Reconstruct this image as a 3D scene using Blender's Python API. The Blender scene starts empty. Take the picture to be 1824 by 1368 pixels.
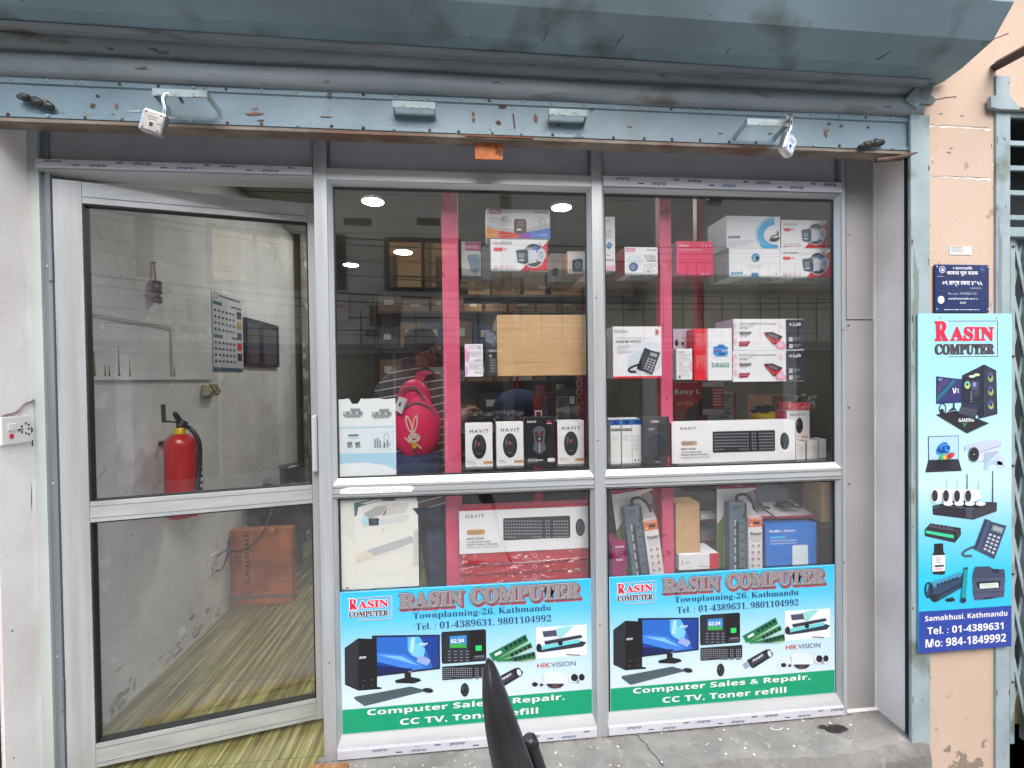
import bpy, math, random
import numpy as np
from mathutils import Vector, Matrix
R = math.radians
sc = bpy.context.scene
col = sc.collection
rnd = random.Random(7)

# ---------------------------------------------------------------- camera
FPX, CX, CY = 800., 912., 684.
yaw, pitch, roll = R(5.38), R(-.7346), R(-.756)
fw = np.array([math.sin(yaw)*math.cos(pitch), math.cos(yaw)*math.cos(pitch), math.sin(pitch)])
_r = np.array([math.cos(yaw), -math.sin(yaw), 0.]); _u = np.cross(_r, fw)
rt = _r*math.cos(roll)+_u*math.sin(roll); up = -_r*math.sin(roll)+_u*math.cos(roll)
CAM = np.array([0., -1.63, 1.33])
cam = bpy.data.objects.new('camera', bpy.data.cameras.new('camera')); col.objects.link(cam)
cam.matrix_world = Matrix(((rt[0], up[0], -fw[0], CAM[0]), (rt[1], up[1], -fw[1], CAM[1]), (rt[2], up[2], -fw[2], CAM[2]), (0, 0, 0, 1)))
cam.data.sensor_width = 36.; cam.data.lens = FPX/1824*36; cam.data.clip_start = .02; cam.data.clip_end = 500
sc.camera = cam

# ---------------------------------------------------------------- sky, sun, exposure
w = bpy.data.worlds.new('World'); sc.world = w; w.use_nodes = True
nt = w.node_tree
sky = nt.nodes.new('ShaderNodeTexSky'); sky.sky_type = 'NISHITA'; sky.sun_disc = False
SUN_EL, SUN_AZ = 50., 171.
sky.sun_elevation = R(SUN_EL); sky.sun_rotation = R(SUN_AZ); sky.dust_density = 2.5; sky.air_density = 1.; sky.ozone_density = .6
nt.links.new(sky.outputs[0], nt.nodes['Background'].inputs[0]); nt.nodes['Background'].inputs[1].default_value = .15
sl = bpy.data.lights.new('sun', 'SUN'); sl.energy = .9; sl.angle = R(50); sl.color = (1., .985, .97)
so = bpy.data.objects.new('sun', sl); col.objects.link(so)
d = Vector((math.sin(R(SUN_AZ))*math.cos(R(SUN_EL)), math.cos(R(SUN_AZ))*math.cos(R(SUN_EL)), math.sin(R(SUN_EL))))
so.rotation_euler = d.to_track_quat('Z', 'Y').to_euler(); so.location = d*30
sc.view_settings.view_transform = 'Standard'; sc.view_settings.look = 'None'
sc.view_settings.exposure = 1.72; sc.view_settings.gamma = 1

def ray(x, y): return fw*FPX+rt*(x-CX)-up*(y-CY)
def PY(x, y, Y=0.):
    d = ray(x, y); p = CAM+d*((Y-CAM[1])/d[1]); return float(p[0]), float(Y), float(p[2])
def PX(x, y, X):
    d = ray(x, y); p = CAM+d*(X/d[0]); return float(X), float(p[1]), float(p[2])

# ---------------------------------------------------------------- materials
_mats = {}
def s2l(c):
    c = c/255.; return c/12.92 if c <= .04045 else ((c+.055)/1.055)**2.4
def lin(c, k=1.): return tuple(s2l(v)*k for v in c)+(1.,)
def newmat(name):
    m = bpy.data.materials.new(name); m.use_nodes = True
    return m, m.node_tree, m.node_tree.nodes['Principled BSDF']
def ink(r, g, b, rough=.42, k=.84):
    key = ('ink', r, g, b, rough, k)
    if key not in _mats:
        m, n, p = newmat('ink'); p.inputs['Base Color'].default_value = lin((r, g, b), k)
        p.inputs['Roughness'].default_value = rough; _mats[key] = m
    return _mats[key]
def noisy(name, c1, c2, scale=6., rough=.7, metal=0., bump=.0, stretch=(1, 1, 1), detail=6., spots=None, lo=.35, hi=.65, bscale=60., k=1., foot=None):
    """two-tone noise mottling, optional spots=[(colour, scale, threshold, width)], bump"""
    m, n, p = newmat(name); L = n.links
    tc = n.nodes.new('ShaderNodeTexCoord'); mp = n.nodes.new('ShaderNodeMapping'); mp.inputs['Scale'].default_value = stretch
    L.new(tc.outputs['Object'], mp.inputs['Vector'])
    no = n.nodes.new('ShaderNodeTexNoise'); no.inputs['Scale'].default_value = scale; no.inputs['Detail'].default_value = detail
    L.new(mp.outputs[0], no.inputs['Vector'])
    cr = n.nodes.new('ShaderNodeValToRGB'); cr.color_ramp.elements[0].position = lo; cr.color_ramp.elements[1].position = hi
    cr.color_ramp.elements[0].color = lin(c1, k); cr.color_ramp.elements[1].color = lin(c2, k)
    L.new(no.outputs[0], cr.inputs[0]); out = cr.outputs[0]
    for i, (c, s, th, wd) in enumerate(spots or []):
        n2 = n.nodes.new('ShaderNodeTexNoise'); n2.inputs['Scale'].default_value = s; n2.inputs['Detail'].default_value = 5
        of = n.nodes.new('ShaderNodeVectorMath'); of.operation = 'ADD'; of.inputs[1].default_value = (i*3.7+1, i*1.3, 2.1*i)
        L.new(mp.outputs[0], of.inputs[0]); L.new(of.outputs[0], n2.inputs['Vector'])
        mr = n.nodes.new('ShaderNodeMapRange'); mr.inputs[1].default_value = th; mr.inputs[2].default_value = th+wd
        L.new(n2.outputs[0], mr.inputs[0])
        mx = n.nodes.new('ShaderNodeMix'); mx.data_type = 'RGBA'; L.new(mr.outputs[0], mx.inputs[0]); L.new(out, mx.inputs[6])
        mx.inputs[7].default_value = lin(c, k); out = mx.outputs[2]
    if foot:   # flaking that gets denser towards the ground: (height where it starts, full strength scale, colour)
        se = n.nodes.new('ShaderNodeSeparateXYZ'); L.new(tc.outputs['Object'], se.inputs[0]); n3 = n.nodes.new('ShaderNodeTexNoise'); n3.inputs['Scale'].default_value = 15; n3.inputs['Detail'].default_value = 8; n3.inputs['Roughness'].default_value = .6
        L.new(tc.outputs['Object'], n3.inputs['Vector']); m1 = n.nodes.new('ShaderNodeMapRange'); m1.inputs[1].default_value = foot[0]; m1.inputs[2].default_value = foot[0]-foot[1]; m1.inputs[3].default_value = -.4; m1.inputs[4].default_value = .15; m1.clamp = True
        L.new(se.outputs[2], m1.inputs[0]); ad = n.nodes.new('ShaderNodeMath'); L.new(n3.outputs[0], ad.inputs[0]); L.new(m1.outputs[0], ad.inputs[1]); m2 = n.nodes.new('ShaderNodeMapRange'); m2.inputs[1].default_value = .615; m2.inputs[2].default_value = .63
        L.new(ad.outputs[0], m2.inputs[0]); mx = n.nodes.new('ShaderNodeMix'); mx.data_type = 'RGBA'; L.new(m2.outputs[0], mx.inputs[0]); L.new(out, mx.inputs[6]); mx.inputs[7].default_value = lin(foot[2], k); out = mx.outputs[2]
    L.new(out, p.inputs['Base Color']); p.inputs['Roughness'].default_value = rough; p.inputs['Metallic'].default_value = metal
    if bump:
        nb = n.nodes.new('ShaderNodeTexNoise'); nb.inputs['Scale'].default_value = bscale; nb.inputs['Detail'].default_value = 5
        L.new(mp.outputs[0], nb.inputs['Vector']); b = n.nodes.new('ShaderNodeBump'); b.inputs['Strength'].default_value = bump; b.inputs['Distance'].default_value = .01
        L.new(nb.outputs[0], b.inputs['Height']); L.new(b.outputs[0], p.inputs['Normal'])
    return m
def plain(name, c, rough=.5, metal=0., k=.9, coat=0.):
    m, n, p = newmat(name); p.inputs['Base Color'].default_value = lin(c, k); p.inputs['Roughness'].default_value = rough
    p.inputs['Metallic'].default_value = metal; p.inputs['Coat Weight'].default_value = coat; return m
def glassy(name, tint, ior=1.5, rough=0., bump=0., scale=30., extra=0., dust=0.):
    m = bpy.data.materials.new(name); m.use_nodes = True; n = m.node_tree; n.nodes.clear(); L = n.links
    o = n.nodes.new('ShaderNodeOutputMaterial'); mx = n.nodes.new('ShaderNodeMixShader'); t = n.nodes.new('ShaderNodeBsdfTransparent'); g = n.nodes.new('ShaderNodeBsdfGlossy')
    t.inputs[0].default_value = tint; g.inputs['Roughness'].default_value = rough; f0 = ((ior-1)/(ior+1))**2+extra
    ge = n.nodes.new('ShaderNodeNewGeometry'); dt_ = n.nodes.new('ShaderNodeVectorMath'); dt_.operation = 'DOT_PRODUCT'; L.new(ge.outputs['Incoming'], dt_.inputs[1])
    L.new(ge.outputs['Normal'], dt_.inputs[0])
    def mth(op, a_, b_=None):
        q_ = n.nodes.new('ShaderNodeMath'); q_.operation = op
        for i_, v_ in enumerate((a_, b_)):
            if v_ is None: continue
            if isinstance(v_, (int, float)): q_.inputs[i_].default_value = v_
            else: L.new(v_, q_.inputs[i_])
        return q_.outputs[0]
    # Schlick reflectance of a thin sheet, the same from both sides
    fac = mth('ADD', mth('MULTIPLY', mth('POWER', mth('SUBTRACT', 1., mth('ABSOLUTE', dt_.outputs['Value'])), 5.), 1-f0), f0)
    if dust:   # smears and dust film
        tc_ = n.nodes.new('ShaderNodeTexCoord'); ma_ = n.nodes.new('ShaderNodeMapping'); ma_.inputs['Rotation'].default_value = (0, .5, 0); ma_.inputs['Scale'].default_value = (5, 1, 1.6); nd = n.nodes.new('ShaderNodeTexNoise'); nd.inputs['Scale'].default_value = 1.4; nd.inputs['Detail'].default_value = 9; nd.inputs['Roughness'].default_value = .62
        L.new(tc_.outputs['Object'], ma_.inputs[0]); L.new(ma_.outputs[0], nd.inputs['Vector']); mr_ = n.nodes.new('ShaderNodeMapRange'); mr_.inputs[1].default_value = .42; mr_.inputs[2].default_value = .75; mr_.inputs[3].default_value = dust*.15; mr_.inputs[4].default_value = dust
        L.new(nd.outputs[0], mr_.inputs[0]); df = n.nodes.new('ShaderNodeBsdfDiffuse'); df.inputs[0].default_value = (.8, .8, .78, 1); m0 = n.nodes.new('ShaderNodeMixShader'); L.new(mr_.outputs[0], m0.inputs[0]); L.new(t.outputs[0], m0.inputs[1]); L.new(df.outputs[0], m0.inputs[2]); t = m0
    L.new(fac, mx.inputs[0]); L.new(t.outputs[0], mx.inputs[1]); L.new(g.outputs[0], mx.inputs[2]); L.new(mx.outputs[0], o.inputs[0])
    if bump:
        nb = n.nodes.new('ShaderNodeTexNoise'); nb.inputs['Scale'].default_value = scale; nb.inputs['Detail'].default_value = 3
        tc = n.nodes.new('ShaderNodeTexCoord'); L.new(tc.outputs['Object'], nb.inputs['Vector'])
        b = n.nodes.new('ShaderNodeBump'); b.inputs['Strength'].default_value = bump; b.inputs['Distance'].default_value = .02
        L.new(nb.outputs[0], b.inputs['Height']); L.new(b.outputs[0], g.inputs['Normal']); L.new(b.outputs[0], dt_.inputs[0])
    return m
def emit(name, c, s):
    m, n, p = newmat(name); p.inputs['Base Color'].default_value = c; p.inputs['Emission Color'].default_value = c; p.inputs['Emission Strength'].default_value = s; return m

M = {}
M['cream'] = noisy('cream_plaster', (230, 223, 216), (242, 237, 232), 5, .85, bump=.12, spots=[((176, 164, 154), 9, .70, .08), ((212, 203, 194), 2.2, .52, .2), ((150, 138, 128), 40, .74, .03)], k=.93)
M['plaster'] = noisy('grey_plaster', (204, 207, 204), (222, 224, 221), 3.5, .88, bump=.35, bscale=25, spots=[((182, 183, 178), 3, .56, .2), ((232, 232, 230), 8, .64, .05), ((150, 148, 140), 30, .7, .03)], k=.95)
M['peach'] = noisy('peach_paint', (238, 208, 182), (243, 216, 192), 4, .8, bump=.12, spots=[((206, 172, 144), 18, .68, .06)], k=.57, foot=(.30, .46, (168, 152, 136)))
M['steelblue'] = noisy('blue_grey_steel_paint', (112, 138, 148), (132, 156, 166), 5, .5, bump=.12, spots=[((120, 90, 78), 16, .69, .03), ((84, 80, 74), 9, .68, .05), ((112, 130, 138), 3, .55, .15)], k=.8)
M['hood'] = noisy('hood_paint', (124, 148, 156), (140, 164, 172), 3, .5, bump=.1, bscale=12, spots=[((112, 128, 132), 2, .52, .25), ((98, 106, 104), 6, .58, .2), ((104, 84, 72), 34, .71, .03)], k=.84)
M['slat'] = noisy('slat_paint', (132, 142, 144), (152, 160, 162), 3, .5, bump=.05, stretch=(1, 4, 4), spots=[((104, 100, 94), 5, .58, .14), ((84, 74, 66), 12, .68, .06)], k=.8)
M['channel'] = noisy('green_grey_channel_paint', (142, 162, 164), (166, 182, 184), 6, .55, bump=.12, spots=[((112, 124, 112), 5, .56, .1), ((96, 62, 52), 22, .73, .02)], k=.8)
M['alu'] = noisy('anodised_aluminium', (180, 185, 186), (200, 204, 204), 30, .36, metal=.35, stretch=(1, 1, .05), k=.82, spots=[((164, 164, 164), 1.4, .56, .16), ((150, 148, 144), 9, .7, .05)])
M['aluh'] = noisy('anodised_aluminium_rail', (186, 191, 191), (206, 210, 209), 30, .36, metal=.35, stretch=(.05, 1, 1), k=.82, spots=[((168, 168, 168), 3, .58, .14)])
M['aludark'] = noisy('blue_grey_aluminium', (128, 136, 142), (146, 154, 160), 10, .4, metal=.3, stretch=(1, 1, .1), k=.8)  # darker aluminium; on the door jamb post it carries painted shade
M['panel'] = noisy('grey_composite_panel', (166, 164, 166), (176, 174, 176), 3, .5, k=.85, spots=[((150, 148, 148), 5, .55, .2)])
M['panelR'] = noisy('grey_side_panel', (158, 156, 155), (172, 170, 169), 2, .45, k=.8)
M['filmtape'] = noisy('protective_film', (206, 206, 212), (218, 218, 224), 12, .35, stretch=(.2, 1, 1), k=.8)
M['gasket'] = plain('rubber_gasket', (24, 30, 28), .6)
M['rust'] = noisy('rust', (104, 66, 50), (142, 92, 68), 40, .85, bump=.4, k=.8)
M['rustdark'] = noisy('dark_rust', (74, 56, 46), (120, 98, 82), 20, .85, bump=.4, k=.8)
M['rustorange'] = noisy('orange_rust_plate', (176, 96, 52), (206, 128, 80), 25, .8, bump=.3, spots=[((110, 56, 34), 30, .58, .06)], k=.85)
M['concrete'] = noisy('concrete', (128, 127, 122), (146, 144, 138), 9, .9, bump=.6, bscale=45, spots=[((112, 111, 105), 4, .54, .16), ((160, 156, 150), 22, .62, .08)], k=.85)
M['whitespeck'] = ink(236, 232, 228, .7)
M['dark'] = plain('near_black', (20, 20, 22), .6)
M['grime'] = noisy('black_grime', (26, 30, 26), (62, 66, 58), 30, .45, bump=.8, bscale=30)
M['chrome'] = plain('chrome', (215, 215, 220), .18, 1.)
M['lockbrass'] = noisy('padlock_nickel', (196, 190, 184), (220, 214, 208), 40, .25, metal=.9)
M['black'] = plain('black_plastic', (26, 28, 30), .38)
M['pinkpost'] = noisy('pink_painted_post', (205, 70, 108), (222, 92, 128), 9, .5, bump=.1, spots=[((170, 36, 66), 25, .66, .03)], k=.85)
M['redpost'] = noisy('red_painted_post', (176, 22, 38), (196, 32, 48), 9, .45, k=.85)
M['glass'] = glassy('window_glass', (.99, .995, .99, 1), extra=.058, dust=.014)
M['shelfglass'] = glassy('shelf_glass', (.92, .97, .95, 1))
M['wrap'] = glassy('clear_plastic_wrap', (.97, .97, .98, 1), 1.45, .13, .8, 40., .09)
M['wrapflat'] = glassy('clear_plastic_film', (.985, .985, .99, 1), 1.3, .15, .9, 30.)
M['ceil'] = noisy('ceiling_paint', (150, 148, 138), (166, 163, 152), 2, .8, k=.6)
M['inwall'] = noisy('interior_wall', (120, 114, 102), (138, 130, 116), 3, .85, k=.5)
M['card'] = noisy('cardboard', (196, 158, 112), (206, 168, 122), 8, .8, bump=.1, stretch=(1, 1, 6), k=.85)
M['carddim'] = noisy('old_cardboard', (150, 112, 76), (170, 130, 90), 8, .85, k=.8)
M['legend'] = noisy('worn_orange_cardboard', (140, 78, 38), (190, 108, 56), 7, .8, bump=.4, spots=[((104, 74, 52), 4, .56, .16), ((210, 140, 90), 12, .64, .08)], k=.85)
M['led'] = emit('led_disc', (1, .99, .96, 1), 76.)
M['ledfar'] = emit('led_disc_far', (1, .99, .96, 1), 14.)
M['frameblue'] = plain('dark_blue_frame', (24, 44, 66), .35)
M['extred'] = plain('red_enamel', (196, 14, 26), .3, coat=.3)
M['yellow'] = plain('yellow_plastic', (238, 196, 30), .4)
M['wood'] = noisy('brown_plywood', (132, 92, 54), (172, 128, 84), 10, .6, stretch=(8, .7, 1), k=.8)
M['wrap2'] = None
M['street'] = noisy('dusty_street', (170, 168, 164), (190, 187, 182), 8, .9, bump=.3, k=.75)

def floor_mat():
    m, n, p = newmat('striped_vinyl_floor'); L = n.links
    tc = n.nodes.new('ShaderNodeTexCoord'); mp = n.nodes.new('ShaderNodeMapping'); mp.inputs['Scale'].default_value = (34, 1.1, 1)
    L.new(tc.outputs['Object'], mp.inputs[0])
    no = n.nodes.new('ShaderNodeTexNoise'); no.inputs['Scale'].default_value = 1.6; no.inputs['Detail'].default_value = 4; no.inputs['Roughness'].default_value = .65
    L.new(mp.outputs[0], no.inputs[0])
    cr = n.nodes.new('ShaderNodeValToRGB'); e = cr.color_ramp.elements
    e[0].position = .3; e[0].color = lin((58, 52, 34), .9); e[1].position = .72; e[1].color = lin((190, 185, 148), .9)
    for q, c in ((.42, (94, 86, 48)), (.5, (114, 114, 60)), (.58, (144, 142, 88))):
        x = e.new(q); x.color = lin(c, .9)
    L.new(no.outputs[0], cr.inputs[0])
    n2 = n.nodes.new('ShaderNodeTexNoise'); n2.inputs['Scale'].default_value = 3.2; n2.inputs['Detail'].default_value = 7; L.new(tc.outputs['Object'], n2.inputs['Vector'])
    m2 = n.nodes.new('ShaderNodeMapRange'); m2.inputs[1].default_value = .45; m2.inputs[2].default_value = .72; m2.inputs[4].default_value = .5; L.new(n2.outputs[0], m2.inputs[0])
    mx = n.nodes.new('ShaderNodeMix'); mx.data_type = 'RGBA'; mx.inputs[7].default_value = lin((118, 110, 92), .8); L.new(m2.outputs[0], mx.inputs[0]); L.new(cr.outputs[0], mx.inputs[6])
    # joints between the printed sheets
    br = n.nodes.new('ShaderNodeTexBrick'); br.inputs['Scale'].default_value = 1; br.inputs['Brick Width'].default_value = .46; br.inputs['Row Height'].default_value = .46; br.inputs['Mortar Size'].default_value = .0025; br.offset = .5
    br.inputs['Color1'].default_value = (1, 1, 1, 1); br.inputs['Color2'].default_value = (.86, .86, .84, 1); br.inputs['Mortar'].default_value = (.42, .40, .36, 1); L.new(tc.outputs['Object'], br.inputs['Vector'])
    ml = n.nodes.new('ShaderNodeMix'); ml.data_type = 'RGBA'; ml.blend_type = 'MULTIPLY'; ml.inputs[0].default_value = 1; L.new(mx.outputs[2], ml.inputs[6]); L.new(br.outputs['Color'], ml.inputs[7])
    L.new(ml.outputs[2], p.inputs['Base Color']); p.inputs['Roughness'].default_value = .3
    return m
M['floor'] = floor_mat()
def sign_mat(name, stops):
    m, n, p = newmat(name); L = n.links
    tc = n.nodes.new('ShaderNodeTexCoord'); se = n.nodes.new('ShaderNodeSeparateXYZ'); L.new(tc.outputs['Object'], se.inputs[0])
    cr = n.nodes.new('ShaderNodeValToRGB'); e = cr.color_ramp.elements
    e[0].position = stops[0][0]; e[0].color = lin(stops[0][1], .76); e[1].position = stops[-1][0]; e[1].color = lin(stops[-1][1], .76)
    for q, c in stops[1:-1]:
        x = e.new(q); x.color = lin(c, .76)
    mr = n.nodes.new('ShaderNodeMapRange'); mr.inputs[1].default_value = 0; mr.inputs[2].default_value = 2.
    L.new(se.outputs[2], mr.inputs[0]); L.new(mr.outputs[0], cr.inputs[0]); L.new(cr.outputs[0], p.inputs['Base Color']); p.inputs['Roughness'].default_value = .26
    nb = n.nodes.new('ShaderNodeTexNoise'); nb.inputs['Scale'].default_value = 5; L.new(tc.outputs['Object'], nb.inputs['Vector']); b_ = n.nodes.new('ShaderNodeBump'); b_.inputs['Strength'].default_value = .25; b_.inputs['Distance'].default_value = .02
    L.new(nb.outputs[0], b_.inputs['Height']); L.new(b_.outputs[0], p.inputs['Normal'])
    return m
def stripes_mat():
    m, n, p = newmat('striped_shirt_cloth'); L = n.links
    tc = n.nodes.new('ShaderNodeTexCoord'); mp = n.nodes.new('ShaderNodeMapping'); mp.inputs['Rotation'].default_value = (0, R(9), 0); L.new(tc.outputs['Object'], mp.inputs[0])
    se = n.nodes.new('ShaderNodeSeparateXYZ'); L.new(mp.outputs[0], se.inputs[0])
    mu = n.nodes.new('ShaderNodeMath'); mu.operation = 'MULTIPLY'; mu.inputs[1].default_value = 24; L.new(se.outputs[2], mu.inputs[0])
    fr = n.nodes.new('ShaderNodeMath'); fr.operation = 'FRACT'; L.new(mu.outputs[0], fr.inputs[0])
    gt = n.nodes.new('ShaderNodeMath'); gt.operation = 'GREATER_THAN'; gt.inputs[1].default_value = .87; L.new(fr.outputs[0], gt.inputs[0])
    mx = n.nodes.new('ShaderNodeMix'); mx.data_type = 'RGBA'; mx.inputs[6].default_value = lin((92, 80, 84), .9); mx.inputs[7].default_value = lin((232, 224, 220), .9)
    L.new(gt.outputs[0], mx.inputs[0]); L.new(mx.outputs[2], p.inputs['Base Color']); p.inputs['Roughness'].default_value = .85
    return m

# ---------------------------------------------------------------- mesh builder
class MB:
    def __init__(s): s.v = []; s.f = []; s.mi = []; s.mats = []; s.sm = []
    def mat(s, m):
        if m not in s.mats: s.mats.append(m)
        return s.mats.index(m)
    def add(s, vs, fs, m, smooth=False):
        b = len(s.v); s.v += [tuple(map(float, q)) for q in vs]; i = s.mat(m)
        for f in fs: s.f.append(tuple(b+k for k in f)); s.mi.append(i); s.sm.append(smooth)
        return s
    def poly(s, pts, m): return s.add(pts, [tuple(range(len(pts)))], m)
    def box(s, x0, x1, y0, y1, z0, z1, m, X=None):
        vs = [(x, y, z) for z in (z0, z1) for y in (y0, y1) for x in (x0, x1)]
        if X is not None: vs = [tuple(X @ Vector(q)) for q in vs]
        return s.add(vs, [(0, 2, 3, 1), (4, 5, 7, 6), (0, 1, 5, 4), (2, 6, 7, 3), (0, 4, 6, 2), (1, 3, 7, 5)], m)
    def prism(s, prof, x0, x1, m, axis='X', tilt=0., smooth=False):
        """profile of (a,b) swept along an axis; tilt lifts b linearly (per metre) towards x0"""
        n = len(prof); vs = []
        for k, x in enumerate((x0, x1)):
            for a, b in prof:
                if axis == 'X': vs.append((x, a, b+tilt*(x1-x)))
                elif axis == 'Z': vs.append((a, b, x))
                else: vs.append((a, x, b))
        fs = [(i, (i+1) % n, n+(i+1) % n, n+i) for i in range(n)]+[tuple(range(n-1, -1, -1)), tuple(range(n, 2*n))]
        return s.add(vs, fs, m, smooth)
    def tube(s, pts, r, m, seg=10, cap=True):
        pts = [Vector(p) for p in pts]
        if 4 <= len(pts) < 14 and not isinstance(r, (list, tuple)) and seg > 4:   # round off bends (Catmull-Rom)
            e_ = [pts[0]*2-pts[1]]+pts+[pts[-1]*2-pts[-2]]; o_ = []
            for i in range(1, len(e_)-2):
                for k in range(5):
                    t = k/5; a0, a1, a2, a3 = e_[i-1:i+3]; o_.append(.5*(2*a1+(a2-a0)*t+(2*a0-5*a1+4*a2-a3)*t*t+(3*a1-a0-3*a2+a3)*t**3))
            pts = o_+[pts[-1]]
        rs = r if isinstance(r, (list, tuple)) else [r]*len(pts); vs = []; fs = []
        prev = None
        for i, p in enumerate(pts):
            d = (pts[min(i+1, len(pts)-1)]-pts[max(i-1, 0)]).normalized()
            a = prev if prev is not None else (Vector((0, 0, 1)) if abs(d.z) < .9 else Vector((1, 0, 0)))
            a = (a-d*a.dot(d)).normalized(); prev = a; b = d.cross(a)
            for k in range(seg):
                t = 2*math.pi*k/seg; vs.append(p+(a*math.cos(t)+b*math.sin(t))*rs[i])
        for i in range(len(pts)-1):
            for k in range(seg): fs.append((i*seg+k, i*seg+(k+1) % seg, (i+1)*seg+(k+1) % seg, (i+1)*seg+k))
        s.add(vs, fs, m, True)
        if cap: s.add(vs[:seg], [tuple(range(seg-1, -1, -1))], m); s.add(vs[-seg:], [tuple(range(seg))], m)
        return s
    def lathe(s, prof, c, m, seg=24, X=None):
        vs = []; fs = []; n = len(prof)
        for r_, z in prof:
            for k in range(seg):
                t = 2*math.pi*k/seg; q = Vector((r_*math.cos(t), r_*math.sin(t), z))
                if X is not None: q = X @ q
                vs.append(q+Vector(c))
        for i in range(n-1):
            for k in range(seg): fs.append((i*seg+k, i*seg+(k+1) % seg, (i+1)*seg+(k+1) % seg, (i+1)*seg+k))
        return s.add(vs, fs, m, True)
    def ball(s, c, rx, ry, rz, m, seg=18, rings=12, fn=None):
        vs = []; fs = []
        for i in range(rings+1):
            ph = math.pi*i/rings
            for k in range(seg):
                t = 2*math.pi*k/seg; q = [math.sin(ph)*math.cos(t), math.sin(ph)*math.sin(t), math.cos(ph)]
                if fn: q = fn(q)
                vs.append((c[0]+rx*q[0], c[1]+ry*q[1], c[2]+rz*q[2]))
        for i in range(rings):
            for k in range(seg): fs.append((i*seg+k, i*seg+(k+1) % seg, (i+1)*seg+(k+1) % seg, (i+1)*seg+k))
        return s.add(vs, fs, m, True)
    def build(s, name, parent=None, loc=None, bevel=0., label=None):
        """loc = origin of the object (geometry stays where it is in the world)"""
        wp = Vector((0, 0, 0)); q_ = parent
        while q_ is not None: wp += Vector(q_.location); q_ = q_.parent
        o0 = Vector(loc) if loc is not None else wp
        me = bpy.data.meshes.new(name)
        me.from_pydata([(a-o0[0], b-o0[1], c-o0[2]) for a, b, c in s.v], [], s.f)
        for m in s.mats: me.materials.append(m)
        me.polygons.foreach_set('material_index', s.mi); me.polygons.foreach_set('use_smooth', s.sm); me.update()
        o = bpy.data.objects.new(name, me); col.objects.link(o)
        if parent is not None: o.parent = parent
        o.location = o0-wp
        if bevel:
            b = o.modifiers.new('bevel', 'BEVEL'); b.width = bevel; b.segments = 2; b.limit_method = 'ANGLE'; b.angle_limit = R(40)
        if label: o['label'] = label
        return o

def tag(o, label, cat, group=None):
    o['label'] = label; o['category'] = cat
    if group: o['group'] = group
    return o
def thing(name, loc, label, cat, group=None):
    o = bpy.data.objects.new(name, None); col.objects.link(o); o.location = loc; o.empty_display_size = .05
    return tag(o, label, cat, group)
def struct(o): o['kind'] = 'structure'; return o

# ---------------------------------------------------------------- printed faces
Z = dict(A=(790, 330, .20468), B=(790, 580, .20468), C=(1070, 330, .23575), D=(1070, 560, .23575), E=(590, 850, .26316), G=(1070, 840, .23575),
         S=(1070, 1000, .23575), P=(1616, 420, .27778), Q=(1640, 640, .19), Q2=(1640, 880, .2046), N=(600, 560, .21922), I=(0, 0, 1.), L=(0, 456, 1/3.), K=(380, 860, .19), U=(360, 470, .30691))
def zp(z, x, y): a, b, s = Z[z]; return a+x*s, b+y*s
_txt = {}
def _mb(s, U_, l, dg):
    o = ''
    for c in s:
        if 'A' <= c <= 'Z': o += chr(U_+ord(c)-65)
        elif 'a' <= c <= 'z': o += chr(l+ord(c)-97)
        elif '0' <= c <= '9': o += chr(dg+ord(c)-48)
        else: o += c
    return o
def textmesh(s, style='n', off=0.):
    key = (s, style, off)
    if key not in _txt:
        b = s
        if style == 'b': b = _mb(s, 0x1D5D4, 0x1D5EE, 0x1D7EC)
        if style == 's': b = _mb(s, 0x1D400, 0x1D41A, 0x1D7CE)
        c = bpy.data.curves.new('t', 'FONT'); c.body = b; c.offset = off; c.resolution_u = 3
        if style == 'w': c.offset = .018; c.space_character = 1.35; c.body = s
        o = bpy.data.objects.new('t', c); me = bpy.data.meshes.new_from_object(o)
        v = [(q.co.x, q.co.y) for q in me.vertices]; f = [tuple(p.vertices) for p in me.polygons]
        bpy.data.objects.remove(o); bpy.data.meshes.remove(me); bpy.data.curves.remove(c)
        xs = [q[0] for q in v]; ys = [q[1] for q in v]; x0, x1, y0, y1 = min(xs), max(xs), min(ys), max(ys)
        _txt[key] = ([((x-x0)/(x1-x0), (y-y0)/(y1-y0)) for x, y in v], f)
    return _txt[key]
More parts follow.
